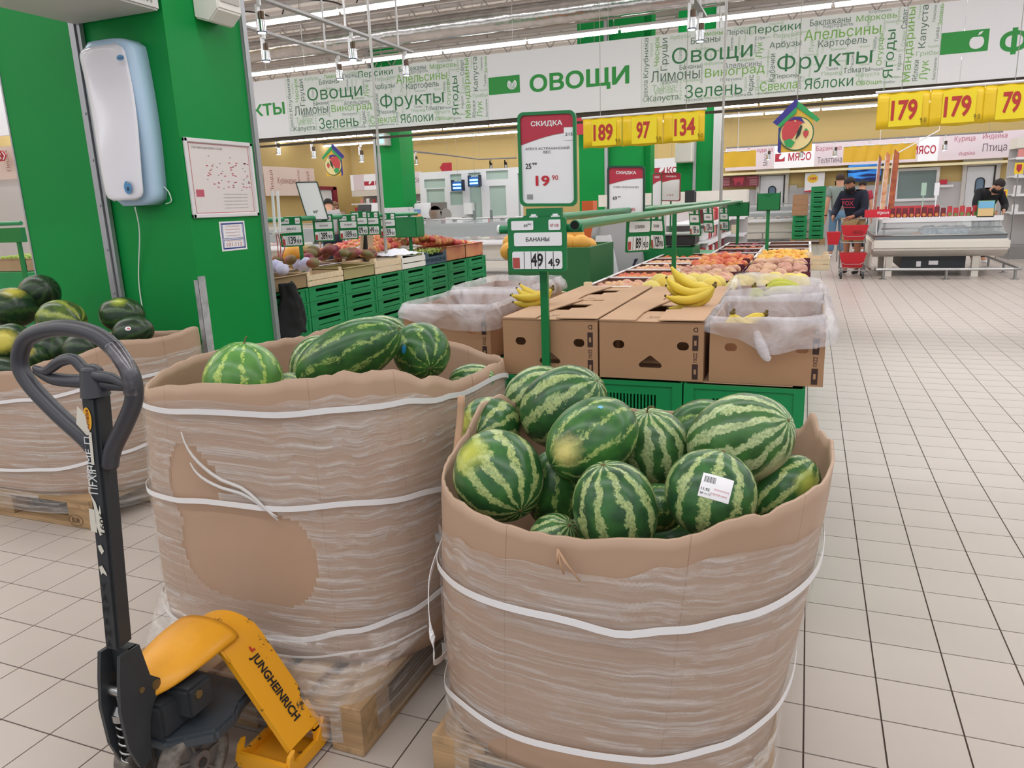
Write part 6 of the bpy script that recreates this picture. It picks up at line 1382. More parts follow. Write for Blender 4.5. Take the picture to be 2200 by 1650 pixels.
for k in range(24):
    x = rn.uniform(-10, 3); y = rn.choice([7.9, 9.9, 10.9, 12.2]); bm = B(); cyl(bm, (x, y, 4.1 if k % 3 else 4.5), (x, y, CZ), .004, seg=4); tag(obj('hanging_wire', bm, M('wire')), 'thin wire hanging from the ceiling', 'wire', 'thin wires hanging from the ceiling')
# shiny foil duct along the hall
foil = M('foil', 'c9c6c4', .16, .9, bump=.9, sc=7, var=.2)
bm = B(); grid(bm, lambda u, v: Vector((-16 + 22 * u, 10.95 + (.17 + .008 * noise.noise(Vector((u * 200, v * 9, 0)))) * math.cos(2 * PI * v), 4.05 + (.17 + .008 * noise.noise(Vector((u * 200, v * 9, 0)))) * math.sin(2 * PI * v))), 260, 16)
tag(obj('ventilation_duct', bm, foil), 'long crinkled silver foil duct running above the banner', 'duct')
bm = B(); bb(bm, -16, 6, 11.3, 11.4, 3.95, 4.02); tag(obj('duct_carrier', bm, beam_m), 'grey carrier bar behind the silver duct', 'bar')
for px0, px1, y, z0_, z1_, lab in ((1235, 1385, 13.2, 3.3, 4.9, 'green painted box beam piece high behind the duct'), ):
    a, c = P(px0, 60, y=y), P(px1, 60, y=y); bm = B(); bb(bm, a.x, (a.x * .6 + c.x * .4), y, y + .3, z0_, z1_); bb(bm, (a.x * .45 + c.x * .55), c.x, y, y + .3, z0_, z1_)
a, c = P(515, 18, z=4.6), P(900, -40, z=4.6)
bm = B(); bb(bm, -9, -5.0, 9.0, 9.2, 4.72, 4.9); tag(obj('green_beam', bm, beam_g), 'dark green beam under the ceiling beside the column', 'beam')
# fluorescent rows
tubem = M('tube_glow', 'fdfdff', .5, em=13.); fixm = M('fixture_white', 'd9d6d4', .4)
tb_ = B(); cyl(tb_, (-.74, 0, 0), (.74, 0, 0), .022, seg=8); tubeme = bpy.data.meshes.new('tube'); tb_.to_mesh(tubeme); tb_.free(); tubeme.materials.append(tubem)
fb_ = B(); bb(fb_, -.76, .76, -.06, .06, .03, .07); fixme = bpy.data.meshes.new('housing'); fb_.to_mesh(fixme); fb_.free(); fixme.materials.append(fixm)
for r_i, y in enumerate([9.35, 12.45, 15.55, 18.65, 21.75, 24.3]):
    zz = 4.0 if r_i < 4 else 3.75
    t = thing('fluorescent_row', ['nearest glowing fluorescent row, in front of the banner', 'glowing fluorescent row just above the banner', 'glowing fluorescent row first behind the banner', 'glowing fluorescent row, third from the yellow wall', 'glowing fluorescent row, second from the yellow wall', 'glowing fluorescent row closest to the yellow wall'][r_i], 'ceiling light', (-5.5, y, zz), 'rows of fluorescent tubes')
    for k in range(15):
        x = -10.5 + 1.54 * k; meshobj('tube', tubeme, t, (x, 0, 0)); meshobj('housing', fixme, t, (x, 0, 0))
    bm = B()
    for k in range(8): cyl(bm, (-15 + 3 * k, y, zz + .07), (-15 + 3 * k, y, CZ), .004, seg=4)
    o = obj('suspension', bm, M('wire'), t); o['kind'] = 'stuff'
# lighting tracks with spotlights
trm = M('track_grey', '8f8c8b', .4, .4); chrome = M('chrome', 'd8d8dc', .12, 1.); glow = M('spot_glow', 'f4f7ff', .5, em=7.)
def spot(x, y, z, lab, s=1.):
    t = thing('spotlight', lab, 'spotlight', (x, y, z), 'track spotlights'); L_ = lambda a, b2, r_, m_, nm, **k: obj(nm, (lambda bm: (cyl(bm, a, b2, r_, seg=14), bm)[1])(B()), m_, t, smooth='auto')
    L_((x, y, z), (x, y, z - .05 * s), .018 * s, white, 'adapter')
    bm = B(); bb(bm, x - .035 * s, x - .012 * s, y - .02 * s, y + .02 * s, z - .17 * s, z - .04 * s); obj('arm', bm, white, t)
    L_((x + .014 * s, y, z - .10 * s), (x + .014 * s, y, z - .20 * s), .026 * s, M('spot_bronze', '5a4a3e', .25, .8), 'gear_can')
    L_((x, y, z - .17 * s), (x, y, z - .265 * s), .043 * s, chrome, 'lamp_head')
    L_((x, y, z - .262 * s), (x, y, z - .272 * s), .046 * s, M('spot_rim', '22304a', .4), 'rim'); L_((x, y, z - .268 * s), (x, y, z - .276 * s), .034 * s, glow, 'lens')
def track(x, y0_, y1_, z, lab, rods, spots):
    t = thing('lighting_track', lab, 'track', (x, (y0_ + y1_) / 2, z), 'suspended lighting tracks'); bm = B(); bb(bm, x - .03, x + .03, y0_, y1_, z - .012, z + .012); obj('rail', bm, trm, t)
    for y in rods: bm = B(); cyl(bm, (x, y, z), (x, y, CZ), .011, seg=8); obj('rod', bm, white, t)
    for y, lab2 in spots: spot(x, y, z - .012, lab2)
Z3 = 3.25
track(-4.56, 3.5, 8.62, Z3, 'near grey lighting track running towards the banner, right one of two', (5.0, 7.2, 8.3), ((5.85, 'large chrome spotlight nearest to the green column'), (7.3, 'chrome spotlight in the middle of the right-hand track'), (8.45, 'chrome spotlight at the banner end of the right-hand track')))
track(-5.36, 5.0, 8.75, Z3, 'near grey lighting track, left one of two beside the green column', (6.2, 8.0), ((6.9, 'chrome spotlight halfway along the left-hand track'), (8.25, 'chrome spotlight at the banner end of the left-hand track')))
track(-1.12, 5.0, 8.6, Z3, 'grey lighting track above the fruit stand, right of the centre', (6.0, 8.3), ((7.75, 'chrome spotlight above the fruit stand at the top picture edge'), (8.35, 'chrome spotlight overlapping the banner above the fruit stand')))
# small far track
bm = B(); pts = [P(*q, z=2.95) for q in ((860, 322), (960, 333), (1030, 342), (1110, 339))]
t = thing('lighting_track', 'thin far lighting track before the yellow wall, left of the centre', 'track', pts[1], 'suspended lighting tracks'); tube(bm, pts, .025, 6); obj('rail', bm, trm, t)
for q_ in pts: wires(t, (q_.x,), q_.y, 2.95)
for i, px in enumerate((878, 926, 972, 1007, 1058)):
  k_ = [j for j in range(3) if pts[j].x <= P(px, 330, z=2.95).x] or [0]; a_, b_ = pts[k_[-1]], pts[k_[-1] + 1]; c = a_.lerp(b_, (i % 2) * .4 + .3); spot(c.x, c.y, 2.94, f'tiny spotlight on the far left track, {["leftmost", "second from left", "middle one", "fourth from left", "rightmost"][i]}', 1.2)
bm = B(); a, c = P(1560, 316, y=22), P(2155, 285, y=22); zz = (a.z + c.z) / 2; t = thing('lighting_track', 'thin far lighting track above the meat banner', 'track', (0, 22, zz), 'suspended lighting tracks'); cyl(bm, (a.x, 22, zz), (c.x, 22, zz), .02, seg=6); obj('rail', bm, trm, t); wires(t, (a.x + .3, 0, c.x - .3), 22, zz)
for i, px in enumerate((1652, 1722, 1795, 1870, 1947, 2030)): c = P(px, 310, y=22); spot(c.x, 22, zz - .01, f'tiny black spotlight on the far track above the meat banner, {ordn[i]} from left', 1.3)
bm = B()
for i, (px, py) in enumerate(((596, 305), (672, 312), (775, 320))): c = P(px, py, y=14); spot(c.x, 14, c.z + .1, f'tiny white spotlight below the banner left of the pillar, {ordn[i]} from left', 1.3); wires(bpy.data.objects[[o_.name for o_ in COL.objects if o_.name.startswith('spotlight')][-1]], (c.x,), 14, c.z + .1)
# ------------------------------------------------------------------ walls
BY, LWX = 26.0, -16.7
yel = M('wall_yellow', 'c3aa70', .75, var=.04, sc=.5); wlow = M('wall_white', 'bfbcbe', .6)
bm = B(); bb(bm, LWX, 8, BY, BY + .2, 0, CZ); struct('wall_back', bm, yel, 'pale yellow back wall')
bm = B(); bb(bm, LWX - .2, LWX, -3, BY + .2, 0, CZ); struct('wall_left', bm, yel, 'pale yellow left wall')
bm = B(); bb(bm, -5.6, 7.9, BY - .03, BY, 0, 1.62); struct('trim_4', bm, wlow, 'white lower cladding of the back wall')
bm = B(); a = P(1560, 395, y=BY - .3); bb(bm, -5.8, 8, BY - .5, BY - .02, 2.08, 2.15); struct('trim_5', bm, M('cream', 'e2d4a8', .5), 'cream ledge under the meat banner')
# red-and-white banners on the back wall
def band(name, px0, px1, py0, py1, y, parts, lab, grp='department banners on the far walls', pxm=None):
    A, C_ = P(px0, py0, y=y), P(px1, py0, y=y); pm = pxm or (px0 + px1) / 2; z1_ = P(pm, (py0 + py1) / 2, y=y).z; hh = depth(P(pm, py0, y=y)) / F * abs(py1 - py0)
    t = thing(name, lab, 'banner', ((A.x + C_.x) / 2, y, z1_), grp); bm = B(); bb(bm, A.x, C_.x, y, y + .02, z1_ - hh / 2, z1_ + hh / 2); obj('panel', bm, bw, t)
    for p in parts: p(t, z1_, hh, y)
    wires(t, (A.x + .15, C_.x - .15), y + .01, z1_ + hh / 2)
    return t
redb = M('banner_red', 'b02038', .5); cloudr = M('cloud_rose', 'dccdd4', .5); inkr = M('ink_rose', 'a8485c', .6); inkg = M('ink_charcoal', '5a5058', .6)
def blk_(px0, px1, m_, top=.5, bot=-.5, off=.002):
    def f(t, zc, hh, y): bm = B(); A, C_ = P(px0, 300, y=y).x, P(px1, 300, y=y).x; poly(bm, [(A, y - off, zc + bot * hh), (C_, y - off, zc + bot * hh), (C_, y - off, zc + top * hh), (A, y - off, zc + top * hh)]); obj('printed_block', bm, m_, t)
    return f
def wd(s_, px0, px1, rel, relh, m_, bold=0., vert=False):
    def f(t, zc, hh, y):
        bm = B(); A, C_ = P(px0, 330, y=y).x, P(px1, 330, y=y).x
        if vert: text(bm, s_, ((A + C_) / 2, y - .004, zc + rel * hh), relh * hh, C_ - A, right=(0, 0, 1), up=(-1, 0, 0))
        else: text(bm, s_, ((A + C_) / 2, y - .004, zc + rel * hh), C_ - A, relh * hh, bold=bold)
        obj('lettering', bm, m_, t)
    return f
def drop_icon(px, s_=.3):
    def f(t, zc, hh, y): c = P(px, 330, y=y); bm = B(); poly(bm, [(c.x + hh * .13 * math.cos(a), y - .006, zc + hh * .11 * math.sin(a) + .05 * math.cos(a)) for a in [2 * PI * k / 16 for k in range(16)]]); obj('emblem', bm, bw, t)
    return f
BW_ = BY - .35
band('department_banner', 1560, 2230, 308, 359, BW_, [
    blk_(1640, 1665, cloudr), blk_(1752, 1975, cloudr), blk_(2018, 2230, cloudr), blk_(1562, 1640, cloudr),
    blk_(1667, 1688, redb, .1, -.22), drop_icon(1681), wd('МЯСО', 1694, 1743, -.05, .33, redb, .02),
    wd('Говядина', 1606, 1660, .28, .22, inkr), wd('Мясо', 1640, 1650, -.1, .5, inkg, 0, True), wd('Баранина', 1753, 1807, .2, .24, inkr), wd('Телятина', 1757, 1810, -.25, .26, inkg), wd('Копытечки', 1825, 1880, -.33, .14, inkr),
    wd('МЯСО', 1958, 2010, -.05, .33, redb, .02), wd('Курица', 2048, 2092, .27, .26, inkr), wd('Индейка', 2108, 2160, .32, .24, inkr), wd('Птица', 2110, 2162, -.12, .36, inkg), wd('Утка', 2176, 2202, -.1, .26, inkr), wd('Индейка', 2060, 2094, -.28, .18, inkr), wd('Баранина', 1570, 1600, -.3, .2, inkr)],
    'long white and rose department banner reading МЯСО on the back wall', pxm=1718)
for px0, px1, py, lab in ((1812, 1968, 328, 'row of plain yellow cloth panels hanging before the meat banner'), (1546, 1624, 342, 'plain yellow cloth panel left of the meat banner, beside the pole')):
    a, c = P(px0, py, y=20.5), P(px1, py, y=20.5); hh = 33 * depth(a) / F; n_ = 3 if px1 - px0 > 100 else 1; t = thing('yellow_cloth', lab, 'yellow sign', ((a.x + c.x) / 2, 20.5, a.z), 'plain yellow cloth panels')
    for k in range(n_):
        x0_ = a.x + (c.x - a.x) * k / n_; w = (c.x - a.x) / n_; bm = B(); grid(bm, lambda u, v: Vector((x0_ + w * u, 20.5 + .02 * math.sin(u * 12 + v * 2), (a.z + c.z) / 2 + hh * (.5 - v))), 14, 3); obj('cloth', bm, M('cloth_yellow', 'dcae28', .5), t)
    bm = B(); cyl(bm, (a.x, 20.5, (a.z + c.z) / 2 + hh / 2), (c.x, 20.5, (a.z + c.z) / 2 + hh / 2), .015, seg=6); cyl(bm, ((a.x + c.x) / 2, 20.5, (a.z + c.z) / 2 + hh / 2), ((a.x + c.x) / 2, 20.5, CZ), .006, seg=5); obj('rod', bm, white, t)
bm = B(); cyl(bm, P(1930, 328, y=19), P(2018, 280, y=19), .012, seg=6); q_ = P(2018, 280, y=19); cyl(bm, q_, (q_.x, 19, 5.3), .004, seg=4); tag(obj('loose_rod', bm, white), 'thin white rod slanting above the yellow cloth panels', 'rod')
# doors and window of the back wall
drm = M('door_white', 'd9dade', .45); frm = M('door_frame', 'cdc9c4', .5)
def door(nm, px0, px1, pytop, lab, oval_=True):
    A, C_ = P(px0, pytop, y=BY - .05), P(px1, pytop, y=BY - .05); zt = 2.02; w = C_.x - A.x; xc = (A.x + C_.x) / 2; y = BY - .05
    bm = B(); holed(bm, [(-w / 2, 0), (w / 2, 0), (w / 2, zt), (-w / 2, zt)], [[(xc_, zc_) for xc_, zc_ in rrect(.22, .5, .109, 5, 0, 1.45)][::-1]] if oval_ else [], .05, facing((xc, y, 0))); o = struct(nm, bm, drm, lab)
    if oval_:
        bm = B(); quad(bm, (xc, y, 1.45), .24, .52); obj('door_pane', bm, M('glass_blue', '6f86a0', .1), o); bm = B(); holed(bm, rrect(.25, .53, .12, 5, 0, 0), [rrect(.2, .48, .099, 5)[::-1]], .07, facing((xc, y, 1.45))); obj('pane_gasket', bm, black, o)
    bm = B(); bb(bm, xc - w / 2 - .12, xc - w / 2 - .015, y - .06, y + .04, 0, zt + .02); bb(bm, xc + w / 2 + .015, xc + w / 2 + .12, y - .06, y + .04, 0, zt + .02); bb(bm, xc - w / 2 - .14, xc + w / 2 + .14, y - .12, y + .04, zt + .02, zt + .32); obj('door_frame', bm, frm, o)
    bm = B(); bb(bm, xc + w / 2 - .03, xc + w / 2 - .0, y - .055, y - .045, .1, zt); obj('door_gap', bm, black, o)
door('door_1', 1634, 1686, 388, 'white swing door with oval pane left of the crate stack')
door('door_2', 2078, 2138, 366, 'white swing door with oval pane at right behind the employee')
a, c = P(1930, 378, y=BY - .05), P(2007, 425, y=BY - .05)
bm = B(); w = c.x - a.x; xc = (a.x + c.x) / 2; z0_, z1_ = 1.18, 1.98
holed(bm, [(-w / 2 - .08, z0_ - .08), (w / 2 + .08, z0_ - .08), (w / 2 + .08, z1_ + .08), (-w / 2 - .08, z1_ + .08)], [[(-w / 2, z0_), (w / 2, z0_), (w / 2, z1_), (-w / 2, z1_)][::-1]], .1, facing((xc, BY - .06, 0))); win = struct('window_1', bm, white, 'wide service window in the back wall')
bm = B(); quad(bm, (xc, BY - .05, (z0_ + z1_) / 2), w, z1_ - z0_); obj('glass', bm, M('glass_grey', '7c8c8c', .12), win)
a, c = P(1822, 348, y=BY - .25), P(1893, 390, y=BY - .25)
tv = thing('television', 'blue glowing television screen on the back wall', 'television', ((a.x + c.x) / 2, BY - .2, 2.0)); bm = B(); w = c.x - a.x; xc = (a.x + c.x) / 2; zc = P(1857, 368, y=BY - .25).z; hh = .62; bb(bm, xc - w / 2, xc + w / 2, BY - .27, BY - .2, zc - hh / 2, zc + hh / 2); obj('casing', bm, black, tv)
tvm = bpy.data.materials.new('tv_picture'); tvm.use_nodes = True; nt = tvm.node_tree; b = nt.nodes['Principled BSDF']; tc = nd(nt, 'ShaderNodeTexCoord'); mp = nd(nt, 'ShaderNodeMapping'); mp.inputs['Scale'].default_value = (.6, 1, 5); n1 = nd(nt, 'ShaderNodeTexNoise', ins={'Scale': 2.2}); rp = nd(nt, 'ShaderNodeValToRGB'); nt.links.new(tc.outputs['Object'], mp.inputs[0]); nt.links.new(mp.outputs[0], n1.inputs[0]); nt.links.new(n1.outputs[0], rp.inputs[0]); rp.color_ramp.elements[0].color = (.0, .005, .08, 1); rp.color_ramp.elements[1].color = (.05, .35, 1, 1); rp.color_ramp.elements[0].position = .42; rp.color_ramp.elements[1].position = .62; nt.links.new(rp.outputs[0], b.inputs['Emission Color']); b.inputs['Emission Strength'].default_value = .8; b.inputs['Base Color'].default_value = (0, 0, 0, 1)
bm = B(); quad(bm, (xc, BY - .272, zc), w - .04, hh - .04); obj('screen', bm, tvm, tv)
# posters on the back wall
def wposter(px0, px1, py0, py1, y, m_, lab, extra=None, cat='poster', thk=.02):
    A, C_ = P(px0, (py0 + py1) / 2, y=y), P(px1, (py0 + py1) / 2, y=y); zc = P((px0 + px1) / 2, (py0 + py1) / 2, y=y).z; hh = depth(A) / F * (py1 - py0); t = thing('wall_poster' if cat == 'poster' else cat.replace(' ', '_'), lab, cat, ((A.x + C_.x) / 2, y, zc)); bm = B(); bb(bm, A.x, C_.x, y, y + thk, zc - hh / 2, zc + hh / 2); obj('board', bm, m_, t)
    if extra: extra(t, (A.x + C_.x) / 2, zc, C_.x - A.x, hh, y)
    return t
def ex_(t, xc, zc, w, hh, y):
    bm = B(); poly(bm, [(xc + .28 * w * math.cos(a) - .1 * w, y - .003, zc + .2 * hh + .22 * hh * math.sin(a)) for a in [2 * PI * k / 20 for k in range(20)]]); obj('yellow_spot', bm, M('spot_yel', 'f0c83a', .5), t); bm = B(); text(bm, '289', (xc - .1 * w, y - .005, zc + .2 * hh), .36 * w, .14 * hh, bold=.02); obj('lettering', bm, inkred, t)
    bm = B(); poly(bm, [(xc - w / 2, y - .003, zc - hh / 2), (xc + w / 2, y - .003, zc - hh / 2), (xc + w / 2, y - .003, zc - .22 * hh), (xc + .2 * w, y - .003, zc - .36 * hh), (xc - w / 2, y - .003, zc - .42 * hh)]); obj('red_sweep', bm, redb, t)
wposter(1729, 1771, 372, 412, BY - .3, paper, 'white poster with yellow spot reading 289 above the crate stack', ex_)
def exm(words_):
    def f(t, xc, zc, w, hh, y):
        bm = B()
        for i, (s_, a, b2, ww) in enumerate(words_): text(bm, s_, (xc + a * w, y - .004, zc + b2 * hh), ww * w, .13 * hh)
        for k in range(6): quad(bm, (xc + .1 * w, y - .003, zc + (.15 - k * .1) * hh), .6 * w, .025 * hh)
        obj('lettering', bm, M('letter_pink', 'dcb0b4', .5), t)
    return f
mred = M('menu_red', '7c1c34', .5)
wposter(1546, 1570, 380, 402, BY - .3, mred, 'dark red menu board reading СВИНИНА, left of the meat cuts board', exm([('СВИНИНА', 0, .34, .8)])); wposter(1602, 1630, 378, 400, BY - .3, mred, 'dark red menu board reading ГОВЯДИНА, right of the meat cuts board', exm([('ГОВЯДИНА', 0, .34, .8)]))
def cow(t, xc, zc, w, hh, y): bm = B(); poly(bm, [(xc + a * w, y - .004, zc + b2 * hh) for a, b2 in ((-.42, .3), (-.3, .38), (.42, .4), (.36, .0), (.28, -.3), (.2, -.3), (.16, -.02), (-.12, -.05), (-.16, -.3), (-.24, -.3), (-.3, .05))]); obj('meat_cut_picture', bm, M('cow_red', 'c0344c', .5), t)
wposter(1572, 1601, 379, 401, BY - .3, mred, 'dark red board with a drawing of meat cuts', cow)
wposter(2019, 2035, 386, 396, BY - .2, redp, 'small red cloth-like object on a white holder on the back wall', None, 'wall holder'); wposter(2020, 2048, 397, 402, BY - .2, white, 'white holder rail under the red object', None, 'wall holder')
wposter(1696, 1712, 398, 412, BY - .055, M('switch_grey', 'b8b6b4', .5), 'grey switch box right of the left swing door', None, 'switch box')
for px0, px1, py0, py1, lab in ((2180, 2199, 350, 373, 'small yellow and red shield sign high on the shelf at the right edge'), (2145, 2164, 408, 430, 'small yellow and red shield sign on the display at the right edge')):
    def shd(t, xc, zc, w, hh, y): bm = B(); poly(bm, [(xc + a * w, y - .004, zc + b2 * hh) for a, b2 in ((-.3, .35), (.3, .35), (.3, -.1), (0, -.38), (-.3, -.1))]); obj('shield', bm, redb, t); bm = B(); cyl(bm, (xc, y + .03, 0), (xc, y + .03, zc), .012, seg=6); obj('pole', bm, steel, t)
    wposter(px0, px1, py0, py1, 17.5, M('sign_yellow'), lab, shd, 'sign')
# dark banner carrier & left banners
band('department_banner', 1398, 1455, 341, 386, 21.5, [blk_(1406, 1429, redb, .08, -.2), drop_icon(1422), wd('КОЛБАСЫ', 1433, 1520, -.06, .3, redb, .02)], 'white department banner reading КО between the green pillars')
band('department_banner', 752, 820, 375, 408, 21.5, [blk_(752, 775, cloudr), blk_(775, 797, redb, .05, -.22), drop_icon(791), wd('К', 801, 808, -.08, .3, redb, .03), blk_(806, 820, M('cloth_yellow'), .5, -.35, .01)], 'white department banner starting with К at the left wall corner')
band('department_banner', 862, 901, 370, 404, 21.0, [blk_(862, 901, cloudr), wd('Колбасы', 868, 912, .0, .33, inkg)], 'rose department banner reading Колбасы behind the left pillar')
# Кулинария banner on the left wall
A, C_ = P(565, 357, x=LWX + .4), P(674, 362, x=LWX + .4); zt = (A.z + C_.z) / 2; hh = .92
t = thing('department_banner', 'rose department banner reading Кулинария on the left wall', 'banner', (LWX + .4, (A.y + C_.y) / 2, zt), 'department banners on the far walls'); bm = B(); bb(bm, LWX + .38, LWX + .4, A.y, C_.y, zt - hh, zt); bb(bm, LWX + .012, LWX + .38, A.y + .2, A.y + .25, zt - .2, zt - .15); bb(bm, LWX + .012, LWX + .38, C_.y - .25, C_.y - .2, zt - .2, zt - .15); obj('panel', bm, M('rose_panel', 'd9c6c0', .5), t)
bm = B(); yc = A.y + (C_.y - A.y) * .42; text(bm, 'Кулинария', (LWX + .405, yc, zt - .5 * hh), (C_.y - A.y) * .36, .26, right=(0, 1, 0)); text(bm, 'Пицца', (LWX + .405, A.y + .35, zt - .5 * hh), .7, .2, right=(0, 0, 1), up=(0, -1, 0)); text(bm, 'Стриппи', (LWX + .405, C_.y - .9, zt - .5 * hh), .75, .2, right=(0, 0, 1), up=(0, -1, 0)); text(bm, 'Пицца', (LWX + .405, C_.y - .4, zt - .5 * hh), .7, .2, right=(0, 0, 1), up=(0, -1, 0)); obj('lettering', bm, M('ink_brownrose', '9a6a66', .6), t)
# far left slice: banner, arrow sign
A = P(-10, 165, y=SY - 2.5)
bm = B(); bb(bm, A.x - 1.2, P(25, 160, y=SY - 2.5).x + .6, SY - 2.5, SY - 2.47, P(20, 290, y=SY - 2.5).z, P(5, 158, y=SY - 2.5).z); tag(obj('side_banner', bm, bw), 'piece of a white overhead banner left of the green column', 'banner')
t = wposter(-40, 46, 318, 384, 9.5, M('rose_panel'), 'rose wall banner reading Пицца at the left picture edge', None, 'banner')
c = P(16, 355, y=9.45); bm = B(); text(bm, 'Пицца', (c.x, 9.46, P(22, 345, y=9.46).z), .34, .1, right=(0, 0, 1), up=(-1, 0, 0)); obj('lettering', bm, M('ink_brownrose'), t)
bm = B(); bb(bm, P(-120, 400, y=9.7).x, P(58, 400, y=9.7).x + .5, 9.7, 9.75, 0, P(20, 384, y=9.7).z); struct('trim_7', bm, wlow, 'pale grey lower wall panel at the left picture edge')
c = P(5, 335, y=9.2); t = thing('arrow_sign', 'red arrow sign pointing right at the left picture edge', 'sign', c); bm = B(); s_ = .1; prism(bm, [(c.x - .3, c.z - .085), (c.x + .04, c.z - .085), (c.x + .11, c.z), (c.x + .04, c.z + .085), (c.x - .3, c.z + .085)], 'y', 9.19, 9.2); obj('board', bm, redb, t)
bm = B(); prism(bm, [(c.x + .03, c.z - .07), (c.x + .09, c.z), (c.x + .03, c.z + .07), (c.x + .01, c.z + .07), (c.x + .065, c.z), (c.x + .01, c.z - .07)], 'y', 9.184, 9.188); obj('chevron', bm, bw, t)
bm = B(); text(bm, 'на', (c.x - .04, 9.185, c.z + .03), .06, .035, bold=.02); text(bm, 'цы', (c.x - .04, 9.185, c.z - .035), .06, .045, bold=.02); obj('lettering', bm, bw, t)
# ------------------------------------------------------------------ distant green pillars
def pillar(px0, px1, y, d, lab, z0_=0, extra=None):
    A, C_ = P(px0, 420, y=y), P(px1, 420, y=y); bm = B(); bb(bm, A.x, C_.x, y, y + d, z0_, CZ); o = tag(obj('pillar', bm, green_paint), lab, 'pillar', 'green pillars in the middle distance')
    return A.x, C_.x
x0_, x1_ = pillar(817, 866, 17.5, .7, 'green pillar left of the discount poster, with a small lamp box on top')
bm = B(); bb(bm, x0_ - .07, x0_, 17.45, 17.5, 0, CZ); tag(obj('corner_strip', bm, alu), 'aluminium strip on the left edge of the left pillar', 'corner strip', 'aluminium strips on the pillars')
c = P(822, 300, y=17.3); t = thing('lamp_box', 'small grey lamp box with bluish glow high on the left pillar', 'lamp', c); bm = B(); box(bm, c + Vector((0, .05, 0)), (.25, .32, .28)); obj('housing', bm, M('casing_grey'), t); bm = B(); box(bm, c + Vector((0, -.11, 0)), (.19, .02, .2)); obj('diffuser', bm, M('glow_teal', 'a4d4d4', .4, em=.6), t)
pillar(1245, 1300, 14.5, .5, 'green pillar panel right behind the big discount poster'); pillar(1306, 1377, 14.6, .5, 'green pillar panel right of the narrow white strip'); x0_, x1_ = pillar(1380, 1397, 14.9, .4, 'lighter narrow green pillar face beside the white banner')
A = P(1303, 420, y=14.5); bm = B(); bb(bm, A.x - .03, A.x + .03, 14.48, 14.56, 0, CZ); tag(obj('corner_strip', bm, alu), 'aluminium strip between two green pillar panels', 'corner strip', 'aluminium strips on the pillars')
pillar(1452, 1489, 16.0, .5, 'green pillar panel behind the small distant poster'); pillar(1493, 1530, 16.0, .5, 'green pillar panel left of the support pole')
A = P(1491, 420, y=16); bm = B(); bb(bm, A.x - .03, A.x + .03, 15.97, 16.0, 0, CZ); tag(obj('corner_strip', bm, alu), 'aluminium strip in the middle of the right-hand pillar', 'corner strip', 'aluminium strips on the pillars')
A = P(1535, 420, y=15.9); bm = B(); bb(bm, A.x - .05, A.x + .09, 15.87, 16.3, 0, CZ); tag(obj('corner_strip', bm, M('strip_white', 'c9c8c8', .5)), 'wide pale strip at the right edge of the right-hand pillar', 'corner strip', 'aluminium strips on the pillars')
A, C_ = P(1452, 305, y=15.7), P(1488, 348, y=15.7); bm = B(); bb(bm, A.x, C_.x, 15.6, 15.97, C_.z, A.z + .1); bmesh.ops.bevel(bm, geom=bm.edges[:], offset=.02, segments=1, affect='EDGES'); tag(obj('cabinet', bm, M('cabinet_cream', 'ddd6ce', .5)), 'cream wall cabinet high on the right-hand green pillar', 'cabinet')
A, C_ = P(1240, 228, y=14.3), P(1292, 275, y=14.3); t = thing('arrow_board', 'red board with a white downward chevron above the yellow sign', 'sign', A); bm = B(); bb(bm, A.x, C_.x, 14.2, 14.24, C_.z - .1, A.z + .1); obj('board', bm, redb, t); wires(t, (A.x + .1, C_.x - .1), 14.22, A.z + .1)
bm = B(); xm = (A.x + C_.x) / 2; prism(bm, [(xm - .2, A.z), (xm, A.z - .28), (xm + .2, A.z), (xm + .12, A.z), (xm, A.z - .17), (xm - .12, A.z)], 'y', 14.19, 14.198); obj('chevron', bm, bw, t)
c = P(958, 360, y=20); bm = B(); prism(bm, [(c.x - .19, c.z), (c.x - .09, c.z + .13), (c.x + .19, c.z + .13), (c.x + .19, c.z - .13), (c.x - .09, c.z - .13)], 'y', 19.98, 20.); tag(obj('arrow_sign', bm, redb), 'small red arrow sign pointing left on the yellow wall', 'sign')
c = P(677, 290, y=12); t = thing('promo_banner', 'green hanging strip reading 20, just below the banner at the left', 'banner', c); bm = B(); bb(bm, c.x - .45, c.x + .5, 11.98, 12.0, c.z - .05, c.z + .2); obj('board', bm, M('promo_green', '2f9048', .5), t); bm = B(); text(bm, 'по карту: 20', (c.x + .12, 11.975, c.z + .03), .52, .1, bold=.02); obj('lettering', bm, white, t); wires(t, (c.x - .4, c.x + .4), 11.99, c.z + .2)
# ------------------------------------------------------------------ white partition with doors and insect lamps
PY_ = 20.0
part = thing('glazed_partition', 'white glazed partition with doors before the yellow wall', 'partition', (P(1000, 450, y=PY_).x, PY_, 0))
xa, xb = P(903, 400, y=PY_).x, P(1122, 400, y=PY_).x; zt = 2.42
panes = [(912, 958, 386, 403), (917, 958, 407, 443), (968, 993, 375, 392), (968, 996, 412, 440), (1007, 1034, 372, 384), (1009, 1038, 398, 478), (1045, 1093, 368, 384), (1052, 1090, 400, 478), (1113, 1121, 372, 470)]
hs = []
for a0, a1, b0, b1 in panes:
    A, C_ = P(a0, b0, y=PY_), P(a1, b1, y=PY_); hs.append([(A.x, C_.z), (C_.x, C_.z), (C_.x, A.z), (A.x, A.z)][::-1])
bm = B(); holed(bm, [(xa, 0), (xb, 0), (xb, zt), (xa, zt)], hs, .08, facing((0, PY_, 0))); obj('frame', bm, M('partition_white', 'dcdbe0', .4), part)
for h_ in hs:
    bm = B(); poly(bm, [(p[0], PY_ + .01, p[1]) for p in h_][::-1]); obj('pane', bm, M('frosted', 'a9bcb4', .25), part)
